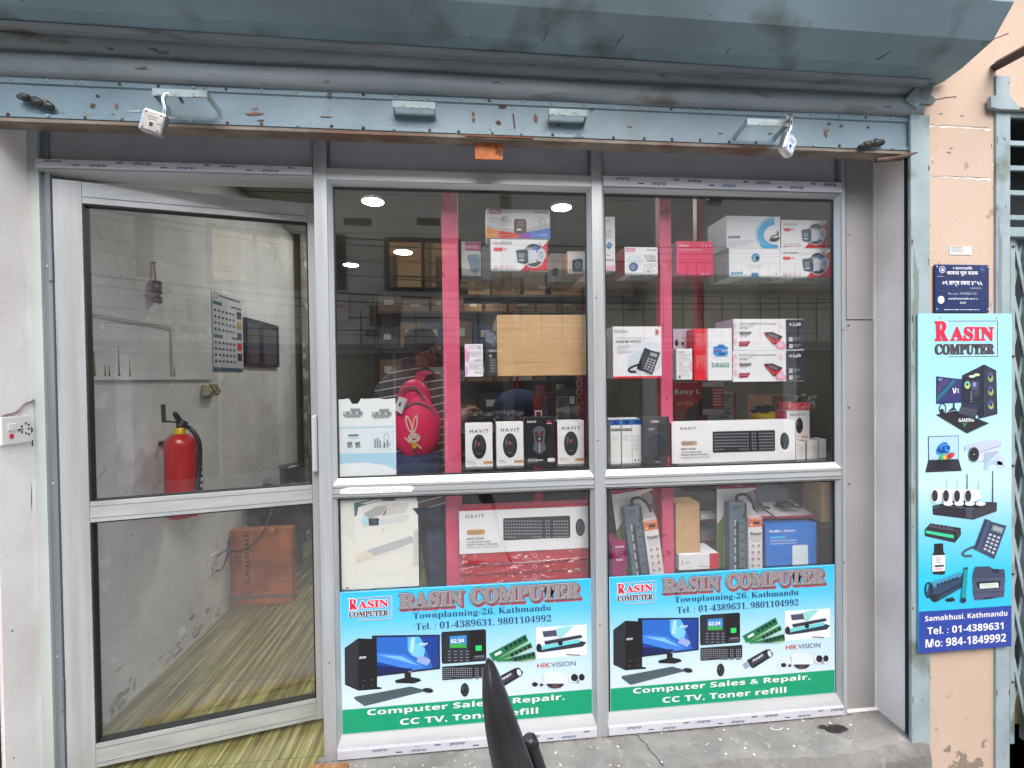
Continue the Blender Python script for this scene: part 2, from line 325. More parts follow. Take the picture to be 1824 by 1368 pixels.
class Face:
    """a flat printed face: O top-left corner, U right, V down, N outward; px = its four corners in photo coordinates of a zone"""
    def __init__(s, mb, O, U, V, W, H, px, zone=None):
        s.mb = mb; s.O = Vector(O); s.U = Vector(U); s.V = Vector(V); s.N = s.V.cross(s.U).normalized()
        if s.N.y > 0 and abs(s.N.y) > .5: s.N = -s.N
        A = []; B = []
        for (x, y), (u, v) in zip(px, ((0, 0), (W, 0), (W, H), (0, H))):
            A += [[x, y, 1, 0, 0, 0, -u*x, -u*y], [0, 0, 0, x, y, 1, -v*x, -v*y]]; B += [u, v]
        s.cnt = 0; s.h = np.append(np.linalg.solve(np.array(A, float), np.array(B, float)), 1); s.W = W; s.H = H
    def uv(s, x, y):
        h = s.h; w_ = h[6]*x+h[7]*y+1; return (h[0]*x+h[1]*y+h[2])/w_, (h[3]*x+h[4]*y+h[5])/w_
    def p3(s, u, v, l): q = s.O+s.U*u+s.V*v+s.N*(.0005*l+.0000025*(s.cnt % 180)); return (q.x, q.y, q.z)
    def clip(s, u, v): return min(max(u, 0), s.W), min(max(v, 0), s.H)
    def poly(s, pts, m, l=1):
        s.cnt += 1; s.mb.poly([s.p3(*s.clip(*s.uv(x, y)), l) for x, y in pts], m); return s
    def rect(s, x0, y0, x1, y1, m, l=1):
        u0, v0 = s.uv(x0, y0); u1 = s.uv(x1, y0)[0]; v1 = s.uv(x0, y1)[1]
        (u0, v0), (u1, v1) = s.clip(u0, v0), s.clip(u1, v1); s.cnt += 1
        s.mb.poly([s.p3(u0, v0, l), s.p3(u1, v0, l), s.p3(u1, v1, l), s.p3(u0, v1, l)], m); return s
    def rrect(s, x0, y0, x1, y1, r, m, l=1):
        pts = []
        for cx, cy, a0 in ((x1-r, y0+r, -90), (x1-r, y1-r, 0), (x0+r, y1-r, 90), (x0+r, y0+r, 180)):
            for k in range(5): t = R(a0+k*22.5); pts.append((cx+r*math.cos(t), cy+r*math.sin(t)))
        u0, v0 = s.uv(x0, y0); u1 = s.uv(x1, y0)[0]; v1 = s.uv(x0, y1)[1]
        s.mb.poly([s.p3(*s.clip(u0+(x-x0)/(x1-x0)*(u1-u0), v0+(y-y0)/(y1-y0)*(v1-v0)), l) for x, y in pts], m); return s
    def ell(s, x, y, rx, ry, m, l=1, rot=0., n=24, a0=0, a1=360):
        pts = []
        k = n if a1-a0 >= 360 else n+1
        for i in range(k):
            t = R(a0+(a1-a0)*i/n); a, b = rx*math.cos(t), ry*math.sin(t); c, d_ = math.cos(R(rot)), math.sin(R(rot)); pts.append((x+a*c-b*d_, y+a*d_+b*c))
        return s.poly(pts, m, l)
    def ring(s, x, y, rx, ry, wd, m, l=1, n=28, a0=0, a1=360):
        for i in range(n):
            t0, t1 = R(a0+(a1-a0)*i/n), R(a0+(a1-a0)*(i+1)/n)
            s.poly([(x+rx*math.cos(t0), y+ry*math.sin(t0)), (x+rx*math.cos(t1), y+ry*math.sin(t1)), (x+(rx-wd)*math.cos(t1), y+(ry-wd)*math.sin(t1)), (x+(rx-wd)*math.cos(t0), y+(ry-wd)*math.sin(t0))], m, l)
        return s
    def line(s, pts, wd, m, l=1):
        for (x0, y0), (x1, y1) in zip(pts, pts[1:]):
            dx, dy = x1-x0, y1-y0; n = math.hypot(dx, dy) or 1; a, b = -dy/n*wd/2, dx/n*wd/2
            s.poly([(x0+a, y0+b), (x1+a, y1+b), (x1-a, y1-b), (x0-a, y0-b)], m, l)
        return s
    def text(s, t, x0, y0, x1, y1, m, l=2, style='n', off=0., rot=0, mirror=False):
        """(x0,y0) top-left, y1 the bottom at x0, x1 the right end; rot in 90-degree steps"""
        v, f = textmesh(t, style, off); s.cnt += 1
        u0, v0 = s.uv(x0, y0); u1 = s.uv(x1, y0)[0]; v1 = s.uv(x0, y1)[1]; vs = []
        for a, b in v:
            b = 1-b
            if mirror: a = 1-a
            if rot == 180: a, b = 1-a, 1-b
            elif rot == 90: a, b = b, 1-a
            elif rot == -90: a, b = 1-b, a
            vs.append(s.p3(u0+a*(u1-u0), v0+b*(v1-v0), l))
        s.mb.add(vs, f, m); return s
    def lines(s, x0, y0, x1, y1, n, m, l=1, frac=.55, seed=1):
        """n rows of small print"""
        q = random.Random(seed); h = (y1-y0)/n
        for i in range(n):
            x = x0; xe = x1-(x1-x0)*q.random()*.3
            while x < xe:
                wd = (x1-x0)*q.uniform(.05, .16); s.rect(x, y0+i*h, min(x+wd, xe), y0+i*h+h*frac*.62, m, l); x += wd+(x1-x0)*.025
        return s
    def blob(s, x, y, rx, ry, m, l=1, seed=0, n=19, j=.5):
        q = random.Random(seed*7+3); pts = []
        for i in range(n):
            t = 2*math.pi*i/n; k = 1-q.random()*j; pts.append((x+rx*k*math.cos(t), y+ry*k*math.sin(t)))
        return s.poly(pts, m, l)
def face_on(mb, zone, px, Y, z0=None, fit=True):
    """axis-aligned rectangle on plane Y that best covers the px quad (zone coordinates)"""
    q = [PY(*zp(zone, *c), Y) for c in px]
    x0 = (q[0][0]+q[3][0])/2; x1 = (q[1][0]+q[2][0])/2; zt = (q[0][2]+q[1][2])/2; zb = (q[2][2]+q[3][2])/2
    if z0 is not None: zt += z0-zb; zb = z0
    return Face(mb, (x0, Y, zt), (1, 0, 0), (0, 0, -1), x1-x0, zt-zb, px), (x0, x1, zb, zt)
K_ = ink(30, 32, 36); W_ = ink(244, 244, 246); G_ = ink(120, 122, 128); LG_ = ink(186, 188, 194); RED = ink(214, 30, 46); DR_ = ink(150, 24, 50); BL_ = ink(60, 150, 214)
INKG = ink(60, 62, 68)

# ================================================================ SETTING
b = MB(); b.box(-30, 30, -30, -.17, -.3, -.16, M['street']); struct(b.build('street'))
# shop floor and door threshold
b = MB(); b.box(-2.6, 2.4, .0, 5.2, -.12, -.001, M['floor']); fl = struct(b.build('shop_floor'))
b = MB(); b.poly([(-1.425, -.16, .0045), (-.555, -.12, .0045), (-.55, .0, .0045), (-1.36, .0, .0045)], M['floor']); b.poly([(-1.425, -.16, .0045), (-1.36, .0, .0045), (-1.36, .0, -.001), (-1.425, -.16, -.001)], M['floor'])
struct(b.build('floor_covering'))
# concrete step, broken front edge
b = MB(); q = random.Random(4); nx = 70; xs = [-1.5+3.14*i/nx for i in range(nx+1)]; ny = 6
vs = []; fs = []
for i, x in enumerate(xs):
    fe = -.172+q.uniform(-.006, .006)+(.012*math.sin(x*9))
    for j in range(ny+1):
        t = j/ny; y = -.002+(fe+.002)*t; vs.append((x, y, (0 if t < .99 else -.008)+q.uniform(-.0012, .0012)))
    vs.append((x, fe-.012+q.uniform(-.006, .004), -.05+q.uniform(-.012, .01))); vs.append((x, fe-.018, -.165))
st = ny+3
for i in range(nx):
    for j in range(st-1): fs.append((i*st+j, i*st+j+1, (i+1)*st+j+1, (i+1)*st+j))
b.add(vs, fs, M['concrete'], False)
for i in range(90):   # paint drips
    x = q.uniform(-.5, 1.5); y = q.uniform(-.165, -.03); r_ = q.choice((.0015, .002, .0025, .003, .005)); n = 9
    b.poly([(x+r_*q.uniform(.6, 1.1)*math.cos(2*math.pi*k/n), y+r_*q.uniform(.6, 1.1)*math.sin(2*math.pi*k/n), .0022) for k in range(n)], M['whitespeck'] if q.random() < .85 else ink(222, 190, 160))
cr = [(.60, -.035), (.606, -.06), (.618, -.075), (.616, -.10), (.63, -.13), (.64, -.172)]
for (x0, y0), (x1, y1) in zip(cr, cr[1:]): b.poly([(x0-.0012, y0, .0024), (x1-.0014, y1, .0024), (x1+.0014, y1, .0024), (x0+.0012, y0, .0024)], ink(60, 56, 50))
step = struct(b.build('concrete_step'))
b = MB(); q = random.Random(61)
for i in range(150):
    x = q.uniform(-.55, 1.58); y = -.024-abs(q.gauss(0, .004)); r_ = q.uniform(.0015, .006); n = 7
    b.poly([(x+r_*1.8*q.uniform(.5, 1)*math.cos(2*math.pi*k/n), y+r_*.6*q.uniform(.5, 1)*math.sin(2*math.pi*k/n), .0026+.00001*i) for k in range(n)], ink(96, 92, 84, .9))
for i in range(60):
    x = q.uniform(-1.3, -.6); y = q.uniform(-.11, -.03); r_ = q.uniform(.001, .003); b.poly([(x+r_*math.cos(2*math.pi*k/6), y+r_*math.sin(2*math.pi*k/6), .0062+.00001*i) for k in range(6)], ink(150, 146, 136) if i % 2 else ink(70, 62, 50))
o_ = b.build('dirt_crumbs'); tag(o_, 'fine dirt crumbs along the foot of the shopfront', 'dirt'); o_['kind'] = 'stuff'
# scraps lying on the step
b = MB(); n = 16
b.poly([(1.345+.05*q.uniform(.65, 1)*math.cos(2*math.pi*k/n), -.088+.024*q.uniform(.6, 1)*math.sin(2*math.pi*k/n)-.0, .006) for k in range(n)], plain('dried_black_stain', (40, 34, 32), .5))
b.poly([(1.30+.02*q.uniform(.65, 1)*math.cos(2*math.pi*k/n), -.075+.01*q.uniform(.6, 1)*math.sin(2*math.pi*k/n)-.0, .008) for k in range(n)], plain('maroon_scrap', (70, 34, 36), .5))
tag(b.build('litter_scrap'), 'flattened blackish scrap lying on the concrete step near the cream return', 'litter')
b = MB(); b.tube([(1.10+.012*math.cos(t/3.)+t*.002, -.062+.006*math.sin(t/3.), .004) for t in range(22)], .0012, M['whitespeck'], 6)
tag(b.build('string_scrap'), 'curled white string scrap lying on the concrete step', 'litter')
b = MB(); b.poly([(-.62, -.165, .009), (-.42, -.10, .009), (-.43, -.052, .009), (-.62, -.03, .009)], M['wood'])
b.box(-.95, -.44, -.17, -.075, .0048, .012, M['wood']); b = MB()
b.prism([(-1.2, -.175), (-.442, -.125), (-.432, -.05), (-.56, -.045), (-.62, -.105), (-1.2, -.14)], .0055, .014, M['wood'], 'Z')
tag(b.build('wooden_board', bevel=.002), 'brown plywood board lying across the door threshold', 'board')

# ---------------------------------------------------------------- shop building
bd = thing('shop_building', (0, 0, 0), 'shop building with cream returns, grey panels and peach pillar', 'building')
XL, XR = -1.43, 1.587
b = MB(); b.box(-5, -1.6205, -.15, .0, -.3, 3.2, M['cream']); b.build('left_pier', bd)
b = MB(); b.box(-5, -2.6, .0, .2, -.3, 2.7, M['inwall']); b.build('inner_wall', bd)
lret = MB(); lret.box(-1.62, XL, -.13, .0, -.16, 2.9, M['cream'])
b = MB(); b.box(XR, 1.63, -.125, .0, -.16, 2.9, M['cream'])
b.build('right_return', bd)
lwall = MB(); lwall.box(-1.66, -1.435, .0, 2.25, -.1, 2.7, M['plaster'])
b = MB(); b.box(-2.6, -1.36, 2.25, 2.33, -.1, 2.7, M['inwall']); b.build('partition_wall', bd)
b = MB(); b.box(-2.6, 2.4, 4.6, 4.7, -.1, 2.7, M['inwall']); b.build('back_wall', bd)
b = MB(); b.box(1.66, 1.74, .0, 4.7, -.1, 2.7, M['inwall']); b.build('right_wall', bd)
b = MB(); b.box(-2.6, 2.4, .03, 5.2, 2.55, 2.62, M['ceil'])
for k in range(5): b.box(-2.6, 2.4, .6+k*.8, .603+k*.8, 2.547, 2.5505, M['dark'])
b.build('ceiling', bd)
b = MB(); b.box(-1.66, 2.2, -.02, .06, 2.42, 3.2, M['panel']); b.build('lintel', bd)
# peach pillar (behind the two steel guides) and peach wall above
PZ_ = -.15
b = MB(); b.box(1.64, 1.93, PZ_, .0, -.16, 3.6, M['peach']); b.box(1.93, 2.75, -.06, .0, 2.36, 3.6, M['peach'])
fc = Face(b, (1.64, PZ_, 2.674), (1, 0, 0), (0, 0, -1), .29, 2.674-.1, [(1644, 0), (1774, 0), (1774, 1368), (1644, 1368)])
pk = ink(232, 226, 218, .8); gk = ink(150, 138, 126, .9)
for y in (240, 337):
    pts = [(1652+i*8, y+q.uniform(-2.5, 1)+i*.2) for i in range(15)]; pts += [(x, yy+q.uniform(1.5, 5)) for x, yy in pts[::-1]]; fc.poly(pts, pk, 1)
    fc.line([(x, y+q.uniform(-1, 1)) for x in range(1652, 1768, 9)], .8, ink(110, 96, 84), 2)
for i in range(46): fc.blob(q.choice((1655, 1657, 1766, 1767))+q.uniform(-3, 3), q.uniform(200, 1340), q.uniform(.6, 2), q.uniform(1, 6), q.choice((gk, ink(90, 70, 60), pk)), 1, i)
fc.line([(1659, 192), (1672, 190), (1680, 187), (1702, 184)], 1.2, K_, 2)
for i, (x, y) in enumerate([(1692, 283), (1688, 291), (1712, 160+60), (1674, 218)]): fc.blob(x, y, 5, .9, ink(110, 90, 78), 2, i+40)
b.build('pillar', bd)
# grey side panel right of the shopfront
b = MB(); x0, x1 = PY(1505, 700)[0], XR; zc = PY(1530, 571)[2]
b.box(x0, x1, -.006, .03, -.0, zc, M['panelR']); b.box(x0, x1-.012, -.009, .03, zc+.004, 2.42, M['panelR']); b.box(x1-.012, x1, -.004, .03, zc+.004, 2.42, M['cream'])
for z in (1.87, 1.52, 1.2, .9): b.ball((x0+.01, -.01, z), .004, .003, .004, M['aludark'], 8, 6)
b.build('side_panel', bd)
# small bead of sealant
b = MB(); b.box(x1-.006, x1-.001, -.010, -.004, .0, 2.4, M['cream'])
for i in range(14): b.ball((1.46+i*.0095, -.01, .003), .009, .008, .006, M['cream'], 8, 6)
b.build('sealant', bd)
# hole and cable above the left socket
b = lret; fc = Face(b, (XL-.0002, -.13, 2.3), (0, 1, 0), (0, 0, -1), .13, 2.3, [(4, 200), (65, 205), (82, 1368), (6, 1400)]); fc.N = Vector((1, 0, 0))
for i, (x, y, a, c_) in enumerate([(62, 708, 3, 6), (63, 730, 2, 9), (23, 1048, 3, 2), (60, 820, 1.5, 30), (10, 1330, 4, 5), (40, 1325, 2, 7), (20, 1286, 2, 2), (30, 1345, 3, 5), (12, 1310, 6, 10)]): fc.blob(x, y, a, c_, K_ if i < 3 else ink(120, 104, 94), 1, i)
for i in range(16): fc.blob(q.uniform(8, 62), q.uniform(250, 1360), q.uniform(.5, 1.4), q.uniform(.5, 3), ink(204, 194, 184, .9), 1, i+300)
b.build('left_return', bd)

# ================================================================ SHOPFRONT
sf = thing('shopfront', (0, 0, 0), 'silver aluminium shopfront with glass door and two display windows', 'shopfront')
FY = -.022
def X_(x, y=700, Y=FY): return PY(x, y, Y)[0]
def Z_(x, y, Y=FY): return PY(x, y, Y)[2]
glT, glB, loT, siT, siB = 2.004, .987, .920, .583, .076
m1a, m1b = X_(566), X_(589); m2a, m2b = X_(1057), X_(1076); m3a, m3b = X_(1499), X_(1506)
for (a, c) in ((m1a, m1b), (m2a, m2b), (m3a, m3b)):
    b = MB(); b.box(a, c, FY-.004, .03, .0, 2.42, M['alu']); b.build('mullion', sf, bevel=.0015)
b = MB(); b.box(-1.43, -1.396, -.012, .03, 0, 2.42, noisy('pale_green_grey_jamb', (186, 196, 192), (200, 208, 204), 4, .6, k=.82)); b.box(-1.396, -1.372, -.002, .03, 0, 2.42, M['aludark'])  # post side: its shade is put into the blue-grey colour
b.box(-1.372, -1.36, -.016, .03, 0, 2.06, M['aludark'])
for z in (1.72, 1.0, .42): b.ball((-1.382, -.004, z), .005, .004, .005, M['alu'], 8, 6)
b.build('door_jamb', sf)
# transom panels
for (a, c) in ((-1.372, m1a-.002), (m1b+.002, m2a-.002), (m2b+.002, m3a-.002)):
    b = MB(); b.box(a, c, -.004, .02, 2.05, 2.42, M['panel']); b.box(a, a+.006, -.012, -.0045, 2.06, 2.42, M['aludark']); b.box(c-.006, c, -.012, -.0045, 2.06, 2.42, M['aludark']); b.build('transom_panel', sf)
def film(face_fn, x0, x1, z0, z1, n, parent, nm='protective_film', ph=0.):
    """strip of protective film printed with the upside-down name, dashes and blue blocks"""
    b = MB(); b.box(x0, x1, FY-.0095, FY-.0035, z0, z1, M['filmtape'])
    f = Face(b, (x0, FY-.0098, z1), (1, 0, 0), (0, 0, -1), x1-x0, z1-z0, [(0, 0), (100*(x1-x0), 0), (100*(x1-x0), 100), (0, 100)])
    bl = ink(54, 92, 132); x = 3+ph; W = 100*(x1-x0); k = 0
    while x < W-5:
        half = k % 2 == 0
        yo = 12 if half else 52
        f.text('dubal', x, yo, x+5.2, yo+34, bl, 1, 'n', .01, rot=180)
        if x+9 < W: f.rect(x+8, 60 if half else 14, x+10.2, 74 if half else 28, bl, 1)
        if x+17 < W: f.rect(x+12, 66 if half else 22, x+18, 69 if half else 25, LG_, 1)
        if not half and x+8 < W: f.rect(x+1, 12, x+3, 15, bl, 1)
        x += 13.5; k += 1
    return b.build(nm, parent)
# door bay head
b = MB(); b.box(-1.396, m1a-.001, FY-.002, .03, 2.028, 2.062, M['aluh']); b.prism([(FY-.0035, 2.027), (.03, 2.012), (.03, 2.027)], -1.37, m1a-.001, M['aluh']); b.build('head_rail', sf)
film(None, -1.39, m1a-.003, 2.034, 2.06, 6, sf)
# two window frames with sloped beads
def window(xa, xb, head_film, name):
    fr = MB(); b_ = .014
    # sloped beads: outer edge proud, inner edge at the glass
    def ring(x0, x1, z0, z1, bw, bh=None):
        bh = bh or bw
        o = [(x0, z0), (x1, z0), (x1, z1), (x0, z1)]; i = [(x0+bw, z0+bh), (x1-bw, z0+bh), (x1-bw, z1-bw), (x0+bw, z1-bw)]
        for k in range(4):
            a, c = o[k], o[(k+1) % 4]; e, g = i[(k+1) % 4], i[k]
            fr.poly([(a[0], FY, a[1]), (c[0], FY, c[1]), (e[0], -.002, e[1]), (g[0], -.002, g[1])], M['alu'] if k % 2 else M['aluh'])
            fr.poly([(a[0], FY, a[1]), (c[0], FY, c[1]), (c[0], .02, c[1]), (a[0], .02, a[1])], M['aludark'])
    ring(xa, xb, glB-.022, glT+.018, .014, .022)
    ring(xa, xb, .042, loT+.004, .012, .034)
    fr.box(xa, xb, FY-.001, .02, loT+.005, glB-.023, M['aluh']); fr.box(xa, xb, FY-.003, FY-.0011, loT+.014, loT+.017, M['aludark']); fr.box(xa, xb, FY-.003, FY-.0011, glB-.031, glB-.029, M['aludark'])
    fr.box(xa, xb, FY-.001, .02, glT+.019, 2.062, M['aluh']); fr.box(xa, xb, FY-.003, .02, .004, .041, M['filmtape'])
    # black glazing line
    for (z0, z1) in ((glB, glT), (loT-.008, .076)):
        z0, z1 = min(z0, z1), max(z0, z1)
        for bx in ((xa+.0135, xa+.017, z0, z1), (xb-.017, xb-.0135, z0, z1), (xa+.0135, xb-.0135, z0-.001, z0+.003), (xa+.0135, xb-.0135, z1-.003, z1+.001)): fr.box(bx[0], bx[1], -.0035, .008, bx[2], bx[3], M['gasket'])
    o = fr.build('window_frame', sf)
    for (z0, z1) in ((glB-.004, glT+.006), (.07, loT-.002)):
        g = MB(); g.box(xa+.012, xb-.012, .0, .005, z0, z1, M['glass']); g.build('window_pane', o)
    if head_film: film(None, xa+.002, xb-.002, 2.024, 2.06, 8, o, ph=2)
    film(None, xa+.002, xb-.002, .008, .038, 8, o, ph=4 if head_film else 9)
    return o
win1 = window(m1b+.0005, m2a-.0005, False, 'w'); win2 = window(m2b+.0005, m3a-.0005, True, 'w')
b = MB(); fc, _ = face_on(b, 'E', [(55, 70), (560, 55), (570, 95), (60, 120)], FY-.0035)
fc.poly([(60, 85), (120, 68), (540, 58), (568, 70), (552, 96), (300, 108), (140, 118), (62, 116)], ink(236, 234, 228), 1); fc.lines(130, 78, 520, 104, 2, LG_, 2, seed=3)
b.build('torn_tape', win1)

for (x_s, z_s) in ((m1a+.022, 2.2), (m1a+.022, .35), (m2a+.014, 1.62), (m2a+.014, .42), (m2a+.014, 1.1), (m3a+.004, 1.5), (m3a+.004, .6)):
    b = MB(); b.lathe([(.0, -.0018), (.0038, -.0012), (.004, .001)], (x_s, FY-.004, z_s), M['aludark'], 12, Matrix.Rotation(R(-90), 4, 'X')); b.build('screw', sf)
# door: hinged on the left, swung inwards about 12 degrees
dr_ = bpy.data.objects.new('glass_door', None)
DA = R(12.05); HX = -1.356; DW = .845
DX = Matrix.Translation((HX, -.012, 0)) @ Matrix.Rotation(DA, 4, 'Z')
def dbox(b, x0, x1, y0, y1, z0, z1, m): b.box(x0, x1, y0, y1, z0, z1, m, DX)
b = MB(); dt, db, mr0, mr1, sw = 2.006, .025, .862, .932, .077
dbox(b, 0, sw, 0, .04, db, dt, M['alu']); dbox(b, DW-sw, DW, 0, .04, db, dt, M['alu'])
dbox(b, sw+.0005, DW-sw-.0005, .001, .039, dt-.072, dt-.001, M['aluh']); dbox(b, sw+.0005, DW-sw-.0005, .001, .039, db+.001, db+.082, M['aluh']); dbox(b, sw+.0005, DW-sw-.0005, .001, .039, mr0, mr1, M['aluh'])
for z in (mr0+.014, mr1-.016, dt-.052, db+.016, db+.066): dbox(b, sw+.001, DW-sw-.001, -.0008, .0005, z, z+.002, M['aludark'])
door = b.build('door', sf, bevel=.0012)
for z0, z1 in ((db+.083, mr0-.001), (mr1+.001, dt-.073)):
    b = MB()
    for bx in ((sw, sw+.006, z0, z1), (DW-sw-.006, DW-sw, z0, z1), (sw, DW-sw, z0, z0+.003), (sw, DW-sw, z1-.004, z1)): dbox(b, bx[0]+.0006, bx[1]-.0006, .004, .034, bx[2], bx[3], M['gasket'])
    b.build('gasket', door)
    b = MB(); dbox(b, sw+.005, DW-sw-.005, .017, .022, z0+.002, z1-.002, M['glass']); b.build('door_pane', door)
b = MB(); dbox(b, DW-sw+.004, DW-sw+.024, -.03, -.001, .985, 1.20, plain('grey_plastic_handle', (196, 196, 206), .35)); b.build('door_handle', door, bevel=.006)
for z in (.3, 1.72): b = MB(); b.tube([(HX-.006, -.018, z-.05), (HX-.006, -.018, z+.05)], .006, M['aludark']); b.build('hinge', door)
bpy.data.objects.remove(dr_)

# ================================================================ ROLLER SHUTTER
SY = -.15; TL = .018
sh = thing('roller_shutter', (0, SY, 2.2), 'blue grey steel roller shutter rolled up above the shopfront, rust spotted', 'roller shutter')
b = MB(); prof = []
z = 2.245
for k in range(3):
    for t in range(9):
        a = math.pi*t/8; prof.append((SY-.004-.020*math.sin(a)**.8, z+.066*(1-math.cos(a))/2))
    prof += [(SY+.010, z+.067), (SY-.012, z+.0715)]; z += .075
back = [(y+.012, zz) for y, zz in prof[::-1]]
n = len(prof); xs = np.linspace(-1.62, 1.618, 40); vs = []; fs = []
for x in xs:
    for y, zz in prof: vs.append((x, y+.0015*math.sin(x*7+zz*30), zz+.0015*math.sin(x*5+zz*20)))
for i in range(len(xs)-1):
    for j in range(n-1): fs.append((i*n+j, (i+1)*n+j, (i+1)*n+j+1, i*n+j+1))
b.add(vs, fs, M['slat'], True); b.build('slat', sh)
b = MB(); bz0, bz1 = 2.124, 2.247
b.prism([(SY, bz0+.016), (SY-.006, bz0+.012), (SY-.006, bz0+.002), (SY, bz0), (SY+.03, bz0), (SY+.03, bz1), (SY, bz1), (SY-.003, bz1-.001), (SY-.003, bz1-.019), (SY+.002, bz1-.022)], -1.62, 1.618, M['steelblue'])
q = random.Random(9)
for i in range(31):
    x = -1.55+i*.102
    for z in (bz1-.010, bz0+.008): b.ball((x+q.uniform(-.006, .006), SY-.0062 if z < 2.15 else SY-.003, z+q.uniform(-.001, .001)), .0052, .004, .0052, M['rustdark'] if q.random() < .4 else M['channel'], 8, 5)
fc = Face(b, (-1.405, SY-.0008, 2.25), (1, 0, 0), (0, 0, -1), 3.0, .125, [(0, 137), (1608, 221), (1601, 285), (0, 210)])
ru = ink(132, 88, 72, .85); rd = ink(92, 64, 56, .85); gw = ink(196, 206, 206, .6)
for i, (x, y, a, c, m) in enumerate([(167, 156, 5, 6, ru), (206, 155, 4.5, 5, ru), (170, 192, 5, 6, rd), (209, 193, 4, 7, ru), (178, 175, 4, 2.5, K_), (868, 196, 9, 7, rd), (815, 210, 3.5, 4, ru), (815, 222, 3.5, 5, ru), (924, 219, 5, 11, ru), (858, 227, 6, 5, rd), (1447, 219, 3.6, 4.5, ru), (1474, 222, 3.3, 6, ru), (1474, 237, 3, 4.5, ru), (1444, 252, 3, 8, ru), (1452, 233, 4.5, 2, K_), (440, 208, 20, 3, ru), (560, 214, 14, 1.6, ru), (450, 220, 8, 2, rd), (1343, 250, 6, 1.5, ru), (1090, 236, 6, 1.4, ru), (962, 232, 9, 1.6, rd), (1252, 249, 8, 1.3, ru), (1535, 262, 4, 2, rd), (110, 150, 8, 2, gw), (240, 202, 16, 1.6, gw), (300, 214, 10, 1.5, gw), (1523, 240, 3, 3, rd)]): fc.blob(x, y, a, c, m, 1, i, j=.5)
for i in range(70): fc.blob(q.uniform(10, 1600), 0, .1, .1, ru, 1) if False else fc.blob((x := q.uniform(30, 1590)), 205+x*.0465+q.uniform(-8, 1), q.uniform(.6, 2.4), q.uniform(.4, 1.2), q.choice((ru, rd, gw)), 1, i+50)
fc.line([(885, 211), (886, 238)], 2.4, rd, 2)
b.build('bottom_bar', sh)
b = MB(); vs = []; N_ = 60
for i in range(N_+1):
    x = -1.62+i*(3.25/N_); w_ = q.uniform(-.0012, .0012)
    vs += [(x, SY-.004, bz0-.001), (x, SY-.006+w_, bz0-.012+w_), (x, SY+.038, bz0-.015+w_), (x, SY+.038, bz0-.001)]
fs = [(i*4+j, (i+1)*4+j, (i+1)*4+j+1, i*4+j+1) for i in range(N_) for j in range(3)]
b.add(vs, fs, noisy('grimy_angle_iron', (112, 100, 86), (146, 136, 122), 14, .85, stretch=(.6, 1, 1), spots=[((116, 90, 74), 7, .58, .08)], bump=.5, k=.8)); b.build('bottom_angle', sh)
def handle(xa, xb, px0, px1, zf, dep, mat2=None):
    """U-shaped pull: a flat front bar with two legs back to the bottom bar"""
    b = MB(); h = .022
    b.box(xa, xb, SY-dep-.003, SY-dep, zf-h, zf, M['channel']); b.box(xa, xb, SY-dep, SY-dep+.014, zf-.003, zf, M['steelblue'])
    for x0 in (xa, xb-.004): b.prism([(SY-dep, zf-.001), (SY, zf-.012), (SY, zf-.034), (SY-dep, zf-h+.001)], x0+.0005, x0+.0035, M['channel'])
    fc = Face(b, (xa, SY-dep-.0032, zf), (1, 0, 0), (0, 0, -1), xb-xa, h, [(0, 0), (100, 0), (100, 20), (0, 20)]); 
    for i in range(14): fc.blob(q.uniform(5, 95), 19-q.random()**2*9, q.uniform(2, 7), q.uniform(.5, 2), q.choice((rd, ink(80, 76, 70), gw)), 1, i)
    return b.build('handle', sh, bevel=.0008)
xa = PY(272, 170, SY-.07)[0]; xb = PY(370, 170, SY-.07)[0]; handle(xa, xb, 0, 0, PY(320, 160, SY-.07)[2], .07)
xa2 = PY(1330, 220, SY-.07)[0]; xb2 = PY(1405, 220, SY-.07)[0]; handle(xa2, xb2, 0, 0, PY(1367, 213, SY-.07)[2], .07)
for (x0, x1, y) in ((699, 775, 181), (978, 1046, 195)): handle(PY(x0, y, SY-.035)[0], PY(x1, y, SY-.035)[0], 0, 0, PY((x0+x1)/2, y, SY-.035)[2], .035)
# grimy sliding-bolt knobs near both ends
for (c, s_) in (((60, 178), -1), ((1555, 255), 1)):
    b = MB(); x, _, z = PY(c[0], c[1], SY-.02)
    for k in range(7):
        t = (k-3)/3.; b.ball((x+t*.036, SY-.014-.006*math.sin(k*2.1), z+s_*t*.010+.004*math.sin(k*3)), .015, .011, .008+.004*abs(math.sin(k*1.7)), M['grime'], 10, 7)
    b.build('sliding_bolt', sh)
# rusty hasp below the centre
b = MB(); x0, _, zt = PY(846, 258, SY+.02); x1 = PY(895, 258, SY+.02)[0]; zb = PY(870, 284, SY+.02)[2]
b.box(x0, x1, SY+.018, SY+.022, zb, zt+.01, M['rustorange']); b.box(x0-.03, x1+.1, SY-.009, SY+.02, bz0-.008, bz0-.002, M['rust']); b.build('rusty_hasp', sh)
